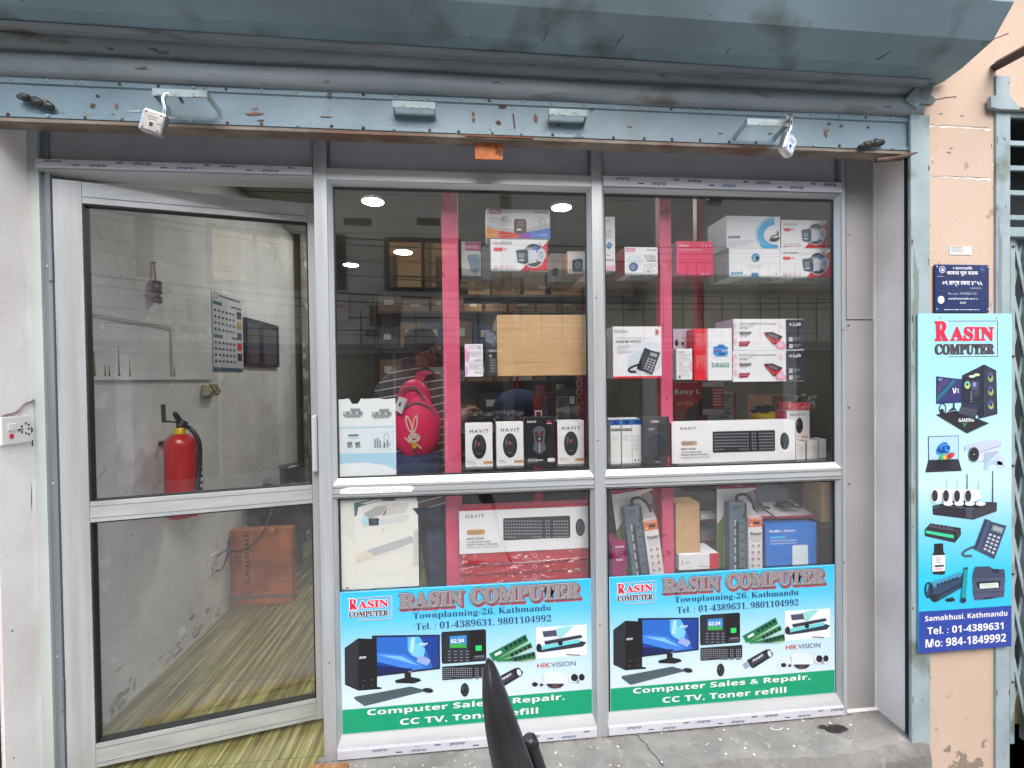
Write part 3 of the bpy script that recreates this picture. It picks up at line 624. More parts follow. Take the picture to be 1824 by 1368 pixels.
# hood
b = MB(); pr = [(-.165, 2.362), (-.2, 2.360), (-.252, 2.364), (-.345, 2.390), (-.402, 2.464), (-.415, 3.1), (-.40, 3.1), (-.388, 2.48), (-.335, 2.405), (-.165, 2.402)]
TH = .009
nx = 48; vs = []; x_0, x_1 = -1.75, 1.665
for i in range(nx+1):
    x = x_0+(x_1-x_0)*i/nx
    for j, (y, z) in enumerate(pr):
        wv = .0025*math.sin(x*2.3+j)+.0015*math.sin(x*6.1+2*j) if j > 2 else .001*math.sin(x*4)
        vs.append((x, y+wv, z+TH*(x_1-x)+wv-.012))
n = len(pr); fs = [(i*n+j, (i+1)*n+j, (i+1)*n+(j+1) % n, i*n+(j+1) % n) for i in range(nx) for j in range(n)]+[tuple(range(n)), tuple(nx*n+j for j in range(n))]
b.add(vs, fs, M['hood']); hood_ = b
b = MB(); b.prism([(-.163, 2.336), (-.198, 2.334), (-.205, 2.346), (-.163, 2.345)], -1.75, 1.60, M['slat'], tilt=TH)
b.build('hood_lip', sh)
b = hood_
for (x, dx, y, z) in ((.24, .015, -.258, 2.367), (.47, .022, -.265, 2.366), (.83, .008, -.26, 2.363), (1.34, .05, -.27, 2.360)):
    b.tube([(x, y+.004, z-.004), (x+dx*.6, y-.025, z+.006)], [.0014, .0007], M['rustdark'], 6)
b.tube([(1.64, -.335, 2.374), (1.675, -.35, 2.385), (1.70, -.36, 2.392)], .0016, M['rustdark'], 6); b.build('hood', sh)
# guide rails
def rail(x0, x1, y0, z1, name='guide_rail'):
    b = MB(); b.box(x0, x1, y0, y0+.012, -.16, z1, M['channel'])
    fc = Face(b, (x0, y0, z1), (1, 0, 0), (0, 0, -1), x1-x0, z1+.16, [(0, 0), (10, 0), (10, 400), (0, 400)])
    for i in range(26): fc.blob(q.choice((.6, 9.4, q.uniform(0, 10))), q.uniform(0, 390), q.uniform(.2, .6), q.uniform(.5, 3), q.choice((ink(96, 76, 64), ink(70, 70, 66), ink(150, 140, 120))), 1, i)
    fc.blob(3, 190, 2.2, 60, ink(150, 160, 148), 1, 77); fc.blob(2.5, 120, 2, 50, ink(128, 138, 130), 1, 78)
    return b
b = rail(1.573, 1.648, SY-.014, 2.25); b.build('guide_rail', sh, bevel=.002)
b = MB(); b.box(1.5868, 1.60, SY+.0260-.03, -.1256, -.16, 2.12, plain('guide_slot_shade', (34, 30, 34), .9)); b.build('guide_slot', sh)  # solid dark strip painting the shade in the gap beside the rail
b = MB(); b.box(-1.618, -1.44, SY+.004, -.131, -.16, 2.12, plain('left_slot_shade', (34, 30, 34), .9)); b.build('guide_slot', sh)  # same painted shade for the gap at the left rail
b = rail(-1.52, -1.445, SY-.014, 2.25); b.build('guide_rail', sh, bevel=.002)
b = rail(1.921, 1.979, SY-.008, PY(1783, 137, SY)[2]); b.build('guide_rail', sh, bevel=.002)
# bent bracket plate where hood meets guide
b = MB(); P = [PY(x, y, SY-.03) for x, y in ((1612, 178), (1640, 146), (1668, 131), (1700, 134), (1688, 142), (1664, 152), (1658, 168), (1668, 178), (1662, 186), (1640, 184), (1634, 192))]
b.poly(P, M['channel']); b.poly([(x, y+.012, z) for x, y, z in P[::-1]], M['channel'])
for a, c in zip(P, P[1:]+P[:1]): b.poly([a, c, (c[0], c[1]+.012, c[2]), (a[0], a[1]+.012, a[2])], M['channel'])
b.build('torn_bracket', sh)
b = MB(); P = [PY(x, y, SY-.022) for x, y in ((1765, 171), (1786, 168), (1800, 171), (1818, 195), (1782, 194), (1766, 190))]
b.poly(P, M['channel'])
for a, c in zip(P, P[1:]+P[:1]): b.poly([a, c, (c[0], c[1]+.012, c[2]), (a[0], a[1]+.012, a[2])], M['channel'])
tag(b.build('rail_lug'), 'pale blue steel lug bolted on top of the right guide rail', 'bracket')
# torn metal strip hanging off the bar end
b = MB(); b.tube([PY(x, y, SY-.012) for x, y in ((1560, 286), (1590, 283), (1612, 278), (1628, 273), (1638, 272))], [.008, .009, .007, .005, .001], M['rustdark'], 6); b.build('bent_flange', sh)

# padlocks
def padlock(px, py, Y, ang, side, hook, label, m):
    x, y, z = PY(px, py, Y); t = thing('padlock', (x, y, z), label, 'padlock', 'open padlocks hanging on the shutter handles')
    b = MB(); X = Matrix.Translation((x, y, z)) @ Matrix.Rotation(R(ang), 4, 'Y') @ Matrix.Rotation(R(side), 4, 'Z') @ Matrix.Scale(1.25, 4)
    b.box(-.024, .024, -.011, .011, -.026, .026, m, X)
    for k in (-1, 1):
        for j in (-1, 1): vs = [X @ Vector((k*.015+.0022*math.cos(a), -.0113, j*.018+.0022*math.sin(a))) for a in np.linspace(0, 5.5, 8)]; b.poly([tuple(v) for v in vs], M['rustdark'])
    b.poly([tuple(X @ Vector(v)) for v in ((-.003, -.0114, -.012), (.003, -.0114, -.012), (.004, -.0114, -.003), (-.004, -.0114, -.003))], M['dark'])
    for j, (u, v_, w_) in enumerate(((-.010, .008, .022), (-.008, .003, .016), (.012, -.004, .008))): b.poly([tuple(X @ Vector(q_)) for q_ in ((u, -.0113, v_), (u+w_, -.0113, v_+.001), (u+w_, -.0113, v_+.003), (u, -.0113, v_+.002))], ink(130, 110, 104))
    b.build('lock_body', t, bevel=.006)
    b = MB(); b.tube(hook(X), .0062, M['chrome'], 10); b.build('shackle', t)
padlock(275, 220, SY-.075, 15, 8, lambda X: [tuple(X @ Vector(v)) for v in ((.014, 0, .022), (.013, .0, .040), (.006, .0, .056), (.004, .002, .070), (.014, .006, .080), (.028, .012, .080), (.036, .016, .072))], 'shiny square padlock hanging from the left handle of the shutter bar', M['lockbrass'])
padlock(1402, 258, SY-.065, 20, 26, lambda X: [tuple(X @ Vector(v)) for v in ((-.010, 0, .022), (-.010, .0, .046), (-.018, .0, .060), (-.032, -.004, .062), (-.042, -.006, .050))], 'grey padlock turned sideways on the right handle of the shutter bar', M['lockbrass'])

# ================================================================ ON THE PILLAR
def panel_thing(name, label, cat, zone, px, Y, th, m, bevel=0., border=None):
    mb = MB(); fc, (x0, x1, z0, z1) = face_on(mb, zone, px, Y)
    mb.box(x0, x1, Y, Y+th, z0, z1, m)
    return mb, fc, (x0, x1, z0, z1)
# sticker
mb, fc, bx = panel_thing('s', '', '', 'P', [(270, 68), (412, 66), (412, 120), (274, 122)], PZ_-.002, .0015, ink(228, 232, 226))
fc.lines(278, 74, 370, 112, 4, G_, 1, seed=5); fc.lines(280, 70, 405, 74, 1, G_, 1)
tag(mb.build('sticker', loc=(bx[0], PZ_, bx[2])), 'small white printed sticker on the peach pillar above the blue plate', 'sticker')
# blue address plate
NV = ink(24, 42, 92, .35)
mb, fc, bx = panel_thing('s', '', '', 'P', [(176, 183), (527, 184), (528, 494), (178, 494)], PZ_-.009, .006, NV)
ap = thing('address_plate', (bx[0], PZ_, bx[2]), 'dark blue enamel address plate with white script on the peach pillar', 'sign')
mb.build('plate', ap, bevel=.004)
mb = MB(); fc, bx = face_on(mb, 'P', [(176, 183), (527, 184), (528, 494), (178, 494)], PZ_-.009)
LB = ink(70, 96, 150)
fc.ring(223, 218, 20, 22, 3, W_, 1); fc.ell(223, 218, 13, 14, ink(120, 140, 180), 1); fc.poly([(214, 228), (223, 208), (232, 228)], W_, 2); fc.ring(479, 214, 18, 22, 3, LB, 1); fc.ell(479, 214, 10, 13, LB, 1)
fc.text('९ महानगरपालिका', 290, 196, 415, 220, W_, 1, off=.01); fc.text('आवास मूल सडक', 250, 228, 452, 258, W_, 1, off=.02)
fc.text('०९ लक्ष रचना ४१५५', 224, 290, 480, 326, W_, 1, off=.025)
for a in ((190, 264, 514, 266), (190, 350, 514, 352), (189, 264, 191, 352), (513, 264, 515, 352)): fc.rect(*a, ink(90, 84, 60), 1)
fc.text('Plus code : 7MV7PB85+C2V', 260, 364, 444, 378, ink(190, 200, 220), 1); fc.text('काठमाडौं महानगरपालिका, वडा नं २६', 262, 396, 450, 412, W_, 1, off=.01); fc.text('बाँसबारी', 336, 420, 374, 438, W_, 1)
fc.ell(216, 411, 21, 25, W_, 1); fc.lines(236, 472, 476, 482, 1, W_, 1, seed=8); fc.lines(404, 334, 486, 342, 1, W_, 1, seed=9); fc.lines(190, 260, 230, 266, 1, W_, 1)
for x, y in ((188, 198), (515, 198), (190, 470), (517, 470)): fc.ell(x, y, 5, 6, ink(176, 184, 196), 2)
mb.build('lettering', ap)

# keyboard / mouse / camera pictures shared by the printed faces
def keyboard_art(f, x0, y0, x1, y1, l=1, rows=6, cols=21):
    kw, kh = x1-x0, y1-y0; f.rrect(x0, y0, x1, y1, kh*.06, ink(30, 32, 36), l); q_ = random.Random(3)
    kk = ink(52, 55, 62); kl = ink(214, 218, 226)
    for r_ in range(rows):
        for c in range(cols):
            if c in (14, 17) : continue
            if r_ == rows-1 and 4 <= c <= 9:
                if c == 4: a = x0+kw*(.02+c*.96/cols); f.rect(a, y0+kh*(.08+r_*.87/rows), a+kw*.27, y0+kh*(.08+(r_+.8)*.87/rows), kk, l+1)
                continue
            a = x0+kw*(.02+c*.96/cols); bb = y0+kh*(.08+r_*.87/rows); cw = kw*.96/cols*.82; ch = kh*.87/rows*.78
            f.rect(a, bb, a+cw, bb+ch, kk, l+1)
            f.rect(a+cw*.22, bb+ch*.18, a+cw*.66, bb+ch*.55, kl, l+2)
def mouse_art(f, x, y, rx, ry, l=1, orange=False, cable=True):
    f.ell(x, y, rx*1.05, ry*1.04, ink(18, 20, 22), l, n=28); f.ell(x, y-ry*.08, rx*.85, ry*.82, ink(46, 52, 56), l+1, n=24); f.ell(x, y+ry*.42, rx*.7, ry*.42, ink(34, 37, 40), l+2)
    f.rect(x-rx*.16, y-ry*.75, x+rx*.16, y-ry*.05, ink(14, 14, 16), l+3)
    if orange: f.rrect(x-rx*.12, y-ry*.35, x+rx*.12, y-ry*.1, rx*.1, ink(206, 92, 60), l+4)
    else: f.rect(x-rx*.05, y-ry*.66, x+rx*.05, y-ry*.4, G_, l+4)
    f.ell(x-rx*.5, y-ry*.3, rx*.1, ry*.3, ink(110, 118, 124), l+3)
    if cable: f.line([(x, y-ry), (x-rx*.03, y-ry*1.25)], rx*.08, K_, l)
    f.rect(x-rx*.3, y+ry*.55, x+rx*.3, y+ry*.62, G_, l+4)
def phone_art(f, pts, l=1, body=(44, 54, 66)):
    """desk phone: pts = base quad TL,TR,BR,BL"""
    (ax, ay), (bx_, by), (cx, cy), (dx, dy) = pts; B = ink(*body); f.poly(pts, B, l)
    def at(u, v): return ((ax*(1-u)+bx_*u)*(1-v)+(dx*(1-u)+cx*u)*v, (ay*(1-u)+by*u)*(1-v)+(dy*(1-u)+cy*u)*v)
    def qd(u0, v0, u1, v1, m, k): f.poly([at(u0, v0), at(u1, v0), at(u1, v1), at(u0, v1)], m, k)
    qd(.42, .08, .92, .26, ink(120, 132, 140), l+1); qd(.48, .11, .86, .22, ink(160, 172, 176), l+2)
    for r_ in range(5):
        for c in range(3): qd(.40+c*.19, .36+r_*.115, .52+c*.19, .42+r_*.115, ink(196, 202, 212), l+1)
    qd(0, -.03, .27, 1., ink(body[0]+14, body[1]+14, body[2]+18), l+1); qd(.03, 0, .12, .97, ink(body[0]-14, body[1]-14, body[2]-16), l+2)

# ---------------------------------------------------------------- tall pillar sign
PG = sign_mat('pillar_sign_print', [(0., (40, 200, 240)), (.14/1, (50, 206, 244)), (.21, (120, 220, 246)), (.3, (206, 240, 250)), (.40, (196, 240, 250)), (.5, (172, 240, 250)), (1., (172, 240, 250))])
SYP = -.172; sgz = .322; 
x0, x1 = 1.5925, 1.966
sp = thing('pillar_sign', (x0, SYP, sgz), 'tall pale blue shop sign with product pictures fixed to the pillar', 'sign')
b = MB(); b.box(x0, x1, SYP, SYP+.005, sgz, 1.541, PG); b.build('sign_board', sp, bevel=.0008)
mb = MB(); px = [(1630, 559), (1794, 559), (1795, 1148), (1633, 1160)]
def pz(zone): a, c, s = Z[zone]; return [((x-a)/s, (y-c)/s) for x, y in px]
f = Face(mb, (x0, SYP, 1.541), (1, 0, 0), (0, 0, -1), x1-x0, 1.541-sgz, pz('P'))
RR = ink(226, 30, 70); CK = ink(76, 60, 66)

for dx in (-3, 0, 3):
    for dy in (-2, 2): f.text('R', 154+dx, 550+dy, 234+dx, 674+dy, RR, 2, 's', .012); f.text('ASIN', 253+dx, 586+dy, 525+dx, 674+dy, RR, 2, 's', .012); f.text('COMPUTER', 156+dx, 696+dy, 527+dx, 762+dy, CK, 2, 's', .01)

for a in ((236, 546, 552, 550), (238, 774, 552, 778), (548, 546, 552, 778)): f.rect(*a, ink(120, 50, 60), 1)
for x, y in ((190, 526), (545, 530)): f.ell(x, y, 5, 5, G_, 2)
mb.build('lettering', sp)
mb = MB(); f = Face(mb, (x0, SYP, 1.541), (1, 0, 0), (0, 0, -1), x1-x0, 1.541-sgz, pz('Q'))
# gaming computer
f.poly([(112, 158), (350, 186), (345, 404), (113, 417)], ink(40, 44, 78), 1); f.poly([(118, 166), (344, 192), (340, 398), (119, 408)], ink(50, 52, 110), 2); f.poly([(118, 330), (240, 200), (170, 190), (118, 260)], ink(74, 66, 110), 3); f.poly([(118, 400), (300, 196), (262, 192), (120, 350)], ink(30, 110, 130), 3)
f.text('V', 258, 268, 298, 326, W_, 4, 'b', .02); f.text('I', 306, 276, 318, 312, W_, 4, 'b', .02); f.text('22"', 130, 180, 168, 196, W_, 4, off=.01)
f.poly([(268, 405), (284, 405), (286, 455), (310, 470), (215, 492), (250, 460), (266, 450)], ink(44, 50, 74), 1)
f.ring(172, 460, 34, 50, 9, ink(38, 42, 58), 2); f.ell(165, 486, 18, 26, ink(36, 38, 52), 3)
f.poly([(112, 515), (300, 478), (600, 595), (396, 690)], ink(38, 36, 40), 1); f.line([(112, 518), (396, 692), (600, 598)], 3, ink(40, 120, 80), 2); f.text('GAMING', 320, 552, 462, 584, W_, 2, 'b'); f.text('Y', 350, 590, 400, 632, ink(70, 160, 90), 2, 'b')
f.poly([(345, 430), (500, 435), (470, 565), (312, 505)], ink(44, 52, 66), 3)
for i in range(5): f.line([(330-i*4, 450+i*12), (488-i*5, 470+i*16)], 3, ink(90, 150, 170) if i % 2 else ink(150, 110, 120), 4)
f.poly([(350, 150), (552, 48), (520, 540), (345, 430)], ink(46, 48, 66), 2); f.poly([(362, 160), (512, 82), (508, 420), (358, 408)], ink(36, 36, 56), 3)
f.poly([(512, 75), (552, 48), (664, 104), (676, 510), (500, 555)], ink(34, 38, 52), 3); f.poly([(562, 70), (655, 108), (660, 500), (562, 530)], ink(52, 54, 74), 4); f.line([(556, 50), (556, 545)], 5, ink(90, 98, 120), 5)
for (x, y) in ((605, 168), (608, 295), (610, 425)): f.ell(x, y, 30, 50, ink(70, 90, 110), 5, rot=-6); f.ell(x+2, y+8, 24, 34, ink(150, 178, 96), 6, rot=-6); f.ell(x-4, y-14, 16, 20, ink(90, 80, 150), 7); f.ell(x, y-2, 9, 14, ink(30, 40, 60), 8)
f.ell(396, 240, 28, 36, ink(120, 200, 170), 4); f.ell(396, 250, 18, 24, ink(210, 220, 90), 5); f.ell(394, 236, 10, 13, ink(40, 60, 80), 6)
f.ell(440, 160, 30, 12, ink(200, 230, 190), 4); f.ell(482, 145, 28, 13, ink(214, 224, 150), 4)
f.rrect(430, 205, 500, 290, 4, ink(72, 76, 112), 4); f.ell(460, 235, 15, 22, ink(150, 140, 200), 5)
for i in range(5): f.rect(424, 300+i*22, 442, 314+i*22, ink(110, 116, 130), 4); f.rect(455, 300+i*8, 505, 303+i*8, ink(90, 110, 120), 4)
# laptop
f.poly([(38, 718), (322, 710), (322, 934), (42, 942)], ink(40, 54, 84), 1); f.poly([(45, 724), (316, 716), (316, 930), (48, 936)], ink(176, 214, 240), 2)
q = random.Random(2)
for i in range(9): f.ell(165+i*6, 830+12*math.sin(i*1.3), 70-i*6, 40-i*3, (ink(40, 110, 200), ink(70, 160, 230), ink(20, 70, 150))[i % 3], 3+i, rot=-50+i*16)
for i in range(5): f.ell(232+i*3, 895, 42-i*7, 24-i*4, (ink(200, 40, 60), ink(230, 90, 80), ink(150, 20, 60))[i % 3], 12+i, rot=-30+i*8)
f.ell(160, 905, 34, 20, ink(60, 190, 120), 13, rot=-60); f.ell(178, 912, 16, 20, ink(240, 190, 60), 14, rot=-20)
f.poly([(42, 944), (322, 934), (352, 1040), (14, 1054)], ink(48, 46, 58), 1); f.poly([(112, 950), (245, 944), (245, 1026), (112, 1032)], ink(38, 36, 46), 2)
# bullet camera
LGc = ink(178, 194, 216); 
f.poly([(560, 960), (600, 955), (640, 940), (720, 955), (730, 990), (640, 975), (600, 995), (598, 1030), (552, 1028)], LGc, 1); f.rrect(676, 892, 752, 1022, 12, ink(196, 210, 226), 1)
f.poly([(430, 800), (600, 762), (700, 790), (705, 860), (600, 945), (470, 955), (420, 920)], ink(206, 216, 230), 2); f.poly([(560, 870), (705, 850), (600, 945), (545, 952)], ink(168, 184, 206), 3)
f.poly([(375, 850), (378, 808), (410, 788), (600, 752), (690, 754), (716, 775), (714, 800), (520, 862), (470, 850), (440, 812)], ink(190, 202, 220), 4); f.line([(520, 862), (712, 800)], 4, ink(140, 156, 180), 5)
f.ell(458, 885, 48, 68, ink(90, 98, 116), 5); f.ell(458, 885, 42, 60, ink(44, 42, 46), 6); f.ell(456, 886, 16, 22, ink(20, 20, 22), 7); f.ell(454, 884, 5, 5, W_, 8)
# four cameras and recorder
for i, x in enumerate((400, 636)): f.poly([(x-7, 1370), (x+7, 1370), (x+4, 1070-i*30), (x-3, 1070-i*30)], ink(70, 62, 74), 1)
for i, x in enumerate((212, 310, 506)): f.poly([(x-6, 1220), (x+3, 1220), (x+4, 1125+i*6), (x, 1125+i*6)], ink(176, 190, 210), 1)
for i in range(4): x = 100+i*98; f.poly([(x, 1205), (x+110, 1215), (x+120, 1290), (x+20, 1340)], ink(226, 232, 240), 2+i*3); f.ell(x, 1270, 34, 66, ink(238, 242, 246), 3+i*3); f.ell(x, 1270, 28, 54, ink(52, 50, 54), 4+i*3)
for i in range(4): f.ell(210+i*98, 1340, 46, 20, ink(220, 228, 238), 14+i)
mb.build('product_picture', sp)
mb = MB(); f = Face(mb, (x0, SYP, 1.541), (1, 0, 0), (0, 0, -1), x1-x0, 1.541-sgz, pz('Q2'))
f.poly([(80, 90), (440, 116), (628, 66), (560, 62), (240, 62)], ink(50, 48, 56), 1); f.poly([(78, 92), (430, 118), (428, 214), (80, 170)], ink(44, 40, 50), 2); f.poly([(430, 118), (628, 66), (626, 142), (428, 214)], ink(62, 58, 68), 2); f.poly([(360, 116), (420, 120), (420, 205), (360, 198)], ink(70, 74, 92), 3); f.rect(84, 104, 122, 112, ink(30, 150, 110), 3)
# toner drum
f.poly([(10, 300), (60, 244), (320, 286), (318, 350), (270, 414), (14, 356)], ink(44, 44, 52), 1); f.poly([(18, 304), (260, 348), (258, 376), (20, 330)], ink(60, 210, 150), 2); f.line([(40, 268), (300, 312)], 10, ink(86, 88, 100), 2); f.ell(296, 330, 24, 36, ink(56, 56, 66), 3)
for i in range(6): f.rect(60+i*34, 250+i*6, 76+i*34, 262+i*6, ink(110, 112, 124), 3)
# phone
f.line([(436, 446), (360, 480), (330, 510), (350, 530), (415, 528)], 22, ink(72, 84, 112), 1); phone_art(f, [(520, 214), (712, 268), (606, 556), (428, 468)], 2, (58, 70, 96))
# bottle
f.rrect(92, 422, 170, 490, 6, ink(30, 28, 30), 1); f.poly([(96, 480), (168, 480), (188, 520), (186, 680), (160, 688), (90, 686), (78, 670), (76, 520)], ink(34, 32, 34), 2); f.poly([(72, 522), (186, 518), (184, 655), (76, 662)], ink(232, 234, 238), 3); f.rect(96, 606, 172, 622, K_, 4); f.lines(104, 536, 160, 596, 4, G_, 4, seed=2); f.lines(100, 632, 160, 654, 2, RED, 4)
# blue toner
f.poly([(50, 770), (310, 670), (372, 700), (370, 780), (130, 916), (72, 916), (30, 850)], ink(42, 70, 96), 1); f.poly([(70, 752), (320, 670), (330, 700), (90, 800)], ink(70, 150, 186), 2)
for i in range(6): f.poly([(110+i*32, 768-i*11), (134+i*32, 760-i*11), (138+i*32, 780-i*11), (114+i*32, 790-i*11)], ink(24, 44, 66), 3)
f.line([(110, 880), (350, 760)], 12, ink(28, 44, 62), 3); f.ring(44, 820, 34, 70, 14, ink(26, 36, 50), 3); f.ell(100, 890, 26, 34, ink(24, 34, 48), 4); f.blob(230, 902, 60, 24, ink(26, 26, 34), 4, 3)
f.poly([(342, 630), (376, 630), (360, 905), (318, 905)], ink(20, 150, 160), 5); f.ell(360, 632, 16, 10, ink(30, 70, 90), 6); f.ell(338, 908, 24, 22, ink(22, 40, 60), 6)
# printer
f.poly([(418, 706), (700, 700), (690, 880), (560, 900), (440, 910), (428, 860)], ink(76, 82, 108), 2); f.poly([(440, 622), (560, 616), (600, 645), (690, 642), (698, 690), (690, 712), (425, 720), (422, 690)], ink(62, 68, 92), 3); f.poly([(582, 640), (640, 640), (645, 672), (590, 676)], ink(38, 42, 60), 4)
f.poly([(456, 750), (658, 742), (650, 790), (466, 800)], ink(30, 34, 44), 4); f.poly([(476, 766), (634, 756), (638, 798), (480, 808)], ink(226, 238, 226), 5); f.lines(490, 772, 620, 796, 2, ink(130, 180, 130), 6); f.line([(425, 840), (694, 834)], 3, ink(50, 56, 76), 4); f.poly([(510, 900), (600, 892), (590, 880), (520, 884)], ink(40, 44, 60), 4); f.text('text', 540, 808, 578, 816, LG_, 5) if False else None
mb.build('product_picture', sp)
mb = MB(); f = Face(mb, (x0, SYP, 1.541), (1, 0, 0), (0, 0, -1), x1-x0, 1.541-sgz, pz('P')); 
a_, b_, s_ = Z['Q2']
f2 = Face(mb, (x0, SYP, 1.541), (1, 0, 0), (0, 0, -1), x1-x0, 1.541-sgz, pz('Q2')); BB = ink(36, 66, 160)
f2.rect(-50, 1010, 756, 1400, BB, 1)
f2.text('Samakhusi, Kathmandu', 16, 1044, 718, 1098, W_, 2, 'b'); f2.text('Tel. : 01-4389631', 36, 1140, 686, 1206, W_, 2, 'b', .004); f2.text('Mo: 984-1849992', 20, 1246, 708, 1318, W_, 2, 'b', .004)
mb.build('contact_band', sp)

# ================================================================ NEIGHBOUR'S GATE
gt_ = thing('folding_gate', (2.15, -.04, 0), 'grey green collapsible steel gate of the neighbouring shop', 'gate')
gx = X_(1797, 700, -.05)
for i, x in enumerate((gx, gx+.075, gx+.25, gx+.33, gx+.5)):
    b = MB(); b.box(x, x+.02, -.055, -.03, -.15, 1.85, M['channel'])
    for z in np.arange(.1, 1.85, .43): b.ball((x+.01, -.058, z), .005, .004, .005, M['rustdark'], 8, 5)
    b.build('upright', gt_)
b = MB()
for x in (gx+.02, gx+.27):
    for k in range(8):
        z = -.05+k*.24
        for (za, zb_) in ((z, z+.24), (z+.24, z)): b.prism([(x, za), (x+.014, za), (x+.068, zb_), (x+.054, zb_)], -.038, -.034, M['channel'], 'Y') if za < zb_ else b.prism([(x, za), (x+.014, za), (x+.068, zb_), (x+.054, zb_)], -.046, -.042, M['channel'], 'Y')
b.build('lattice', gt_)
b = MB(); zt = PY(1800, 405, -.07)[2]; zb = PY(1800, 422, -.07)[2]; b.box(1.98, 2.9, -.075, -.02, zb, zt, M['channel']); b.build('top_track', gt_, bevel=.002)
b = MB(); b.box(1.76, 4.5, .25, .27, -.3, 3.0, M['dark']); b.box(1.985, 4.5, -.02, .25, 2.33, 2.36, M['dark'])  # near-black sheet added in place of the darkness inside the neighbouring shop
tag(b.build('dark_backing'), 'dark interior partition behind the neighbouring gate', 'wall')
b = MB()
for y in (206, 256, 300, 344, 388): z = PY(1810, y, -.03)[2]; b.box(1.975, 2.9, -.035, -.022, z-.009, z+.009, M['channel'])
for x in (2.4, 2.85): b.box(x, x+.01, -.0215, -.014, 1.9, 2.33, M['channel'])
tag(b.build('grille'), 'horizontal bar ventilation grille above the neighbouring gate', 'grille')
b = MB(); A = [PY(1775, 128, -.16), PY(1766, 118, -.16)]; P0 = Vector(PY(1773, 118, -.155)); P1 = Vector(PY(1850, 76, -.30))
b.tube([tuple(P0), tuple(P1), tuple(P1+(P1-P0)*2)], .018, plain('dark_brown_bar', (66, 58, 56), .6), 4); b.tube([tuple(P0+Vector((-.012, -.002, .004))), tuple(P0+Vector((.004, -.02, .004)))], .005, M['lockbrass'], 8)
tag(b.build('awning_bar'), 'dark brown steel bar slanting out from the peach wall', 'bar')

# ================================================================ SOCKET ON LEFT RETURN
def socket(fn, name, label, W, H, sub=None):
    """fn maps (u right, v down, out) in metres to the world"""
    def bx(b, u0, u1, v0, v1, o0, o1, m):
        c = [fn(u, v, o) for o in (o0, o1) for v in (v0, v1) for u in (u0, u1)]
        b.add(c, [(0, 2, 3, 1), (4, 5, 7, 6), (0, 1, 5, 4), (2, 6, 7, 3), (0, 4, 6, 2), (1, 3, 7, 5)], m)
    t = thing(name, fn(0, H, 0), label, 'socket')
    wp_ = ink(232, 230, 222, .35)
    b = MB(); bx(b, 0, W, 0, H, 0, .009, wp_); b.build('socket_plate', t, bevel=.003)
    b = MB(); bx(b, W*.18, W*.45, H*.25, H*.5, .0094, .0125, wp_); b.build('switch', t, bevel=.0015)
    b = MB(); bx(b, W*.25, W*.37, H*.62, H*.78, .0094, .011, RED); b.build('indicator', t)
    b = MB()
    for u, v in ((.56, .52), (.66, .4), (.66, .6), (.8, .3), (.9, .36), (.9, .5), (.8, .66), (.9, .7)): bx(b, W*(u-.025), W*(u+.025), H*(v-.04), H*(v+.04), .0092, .0099, M['dark'])
    bx(b, W*.55, W*.7, H*.48, H*.52, .0093, .0101, M['dark']); b.build('pin_holes', t)
    return t
s0 = PX(50, 735, XL); s1 = PX(-3, 785, XL)
socket(lambda u, v, o: (XL+.0005+o, s1[1]+u, 1.232-v), 'wall_socket', 'white switch socket on the cream plaster left of the door, cable above', .094, .088)
b = MB(); b.tube([(XL+.004, -.115, 1.235), (XL+.004, -.10, 1.238), (XL+.005, -.07, 1.246), (XL+.004, -.045, 1.268), (XL+.004, -.02, 1.276), (XL-.001, -.006, 1.284)], .0022, ink(120, 110, 104), 8)
b.tube([(XL+.004, -.125, 1.232), (XL+.006, -.10, 1.234), (XL+.008, -.072, 1.242), (XL+.006, -.047, 1.264), (XL+.006, -.02, 1.273), (XL-.001, -.006, 1.280)], .0018, ink(150, 120, 110), 8)
tag(b.build('cable'), 'thin twin cable running from a hole to the left wall socket', 'cable')

# ================================================================ THROUGH THE DOOR
LX = -1.4345
def onwall(px, py, out=0.): x, y, z = PX(px, py, LX); return (LX+out, y, z)
yA = PX(378, 1003, LX)
socket(lambda u, v, o: (LX+o, yA[1]-.04+u, yA[2]+.05-v), 'wall_socket', 'small white socket low on the grey wall beside the worn carton', .075, .105)
b = MB(); b.tube([(LX+.02, yA[1]+.01, yA[2]+.03), (LX+.05, yA[1]+.03, yA[2]+.055), (LX+.05, yA[1]+.06, yA[2]+.02), (LX+.03, yA[1]+.04, yA[2]-.05), (LX+.02, yA[1]+.0, yA[2]-.045)], .004, M['black'], 8)
tag(b.build('cable'), 'black cable looped at the low white socket', 'cable')
# upper old wiring box
w1 = PX(368, 695, LX); b = MB(); ky = plain('ivory_junction', (226, 218, 186), .5)
b.box(LX, LX+.03, w1[1]-.045, w1[1]+.055, w1[2]-.028, w1[2]+.03, ky)
t = thing('junction_box', (LX, w1[1], w1[2]-.03), 'ivory wall box with tangled taped wires under the ledge', 'junction box'); b.build('box_body', t, bevel=.003)
b = MB()
for k in range(6): b.tube([(LX+.032, w1[1]-.03+k*.014, w1[2]+.032), (LX+.05, w1[1]-.02+k*.013, w1[2]+.01*math.sin(k)), (LX+.035, w1[1]-.03+k*.015, w1[2]-.03)], .0035, ink(214, 204, 150) if k % 2 else ink(96, 90, 76), 6)
b.build('wire', t)
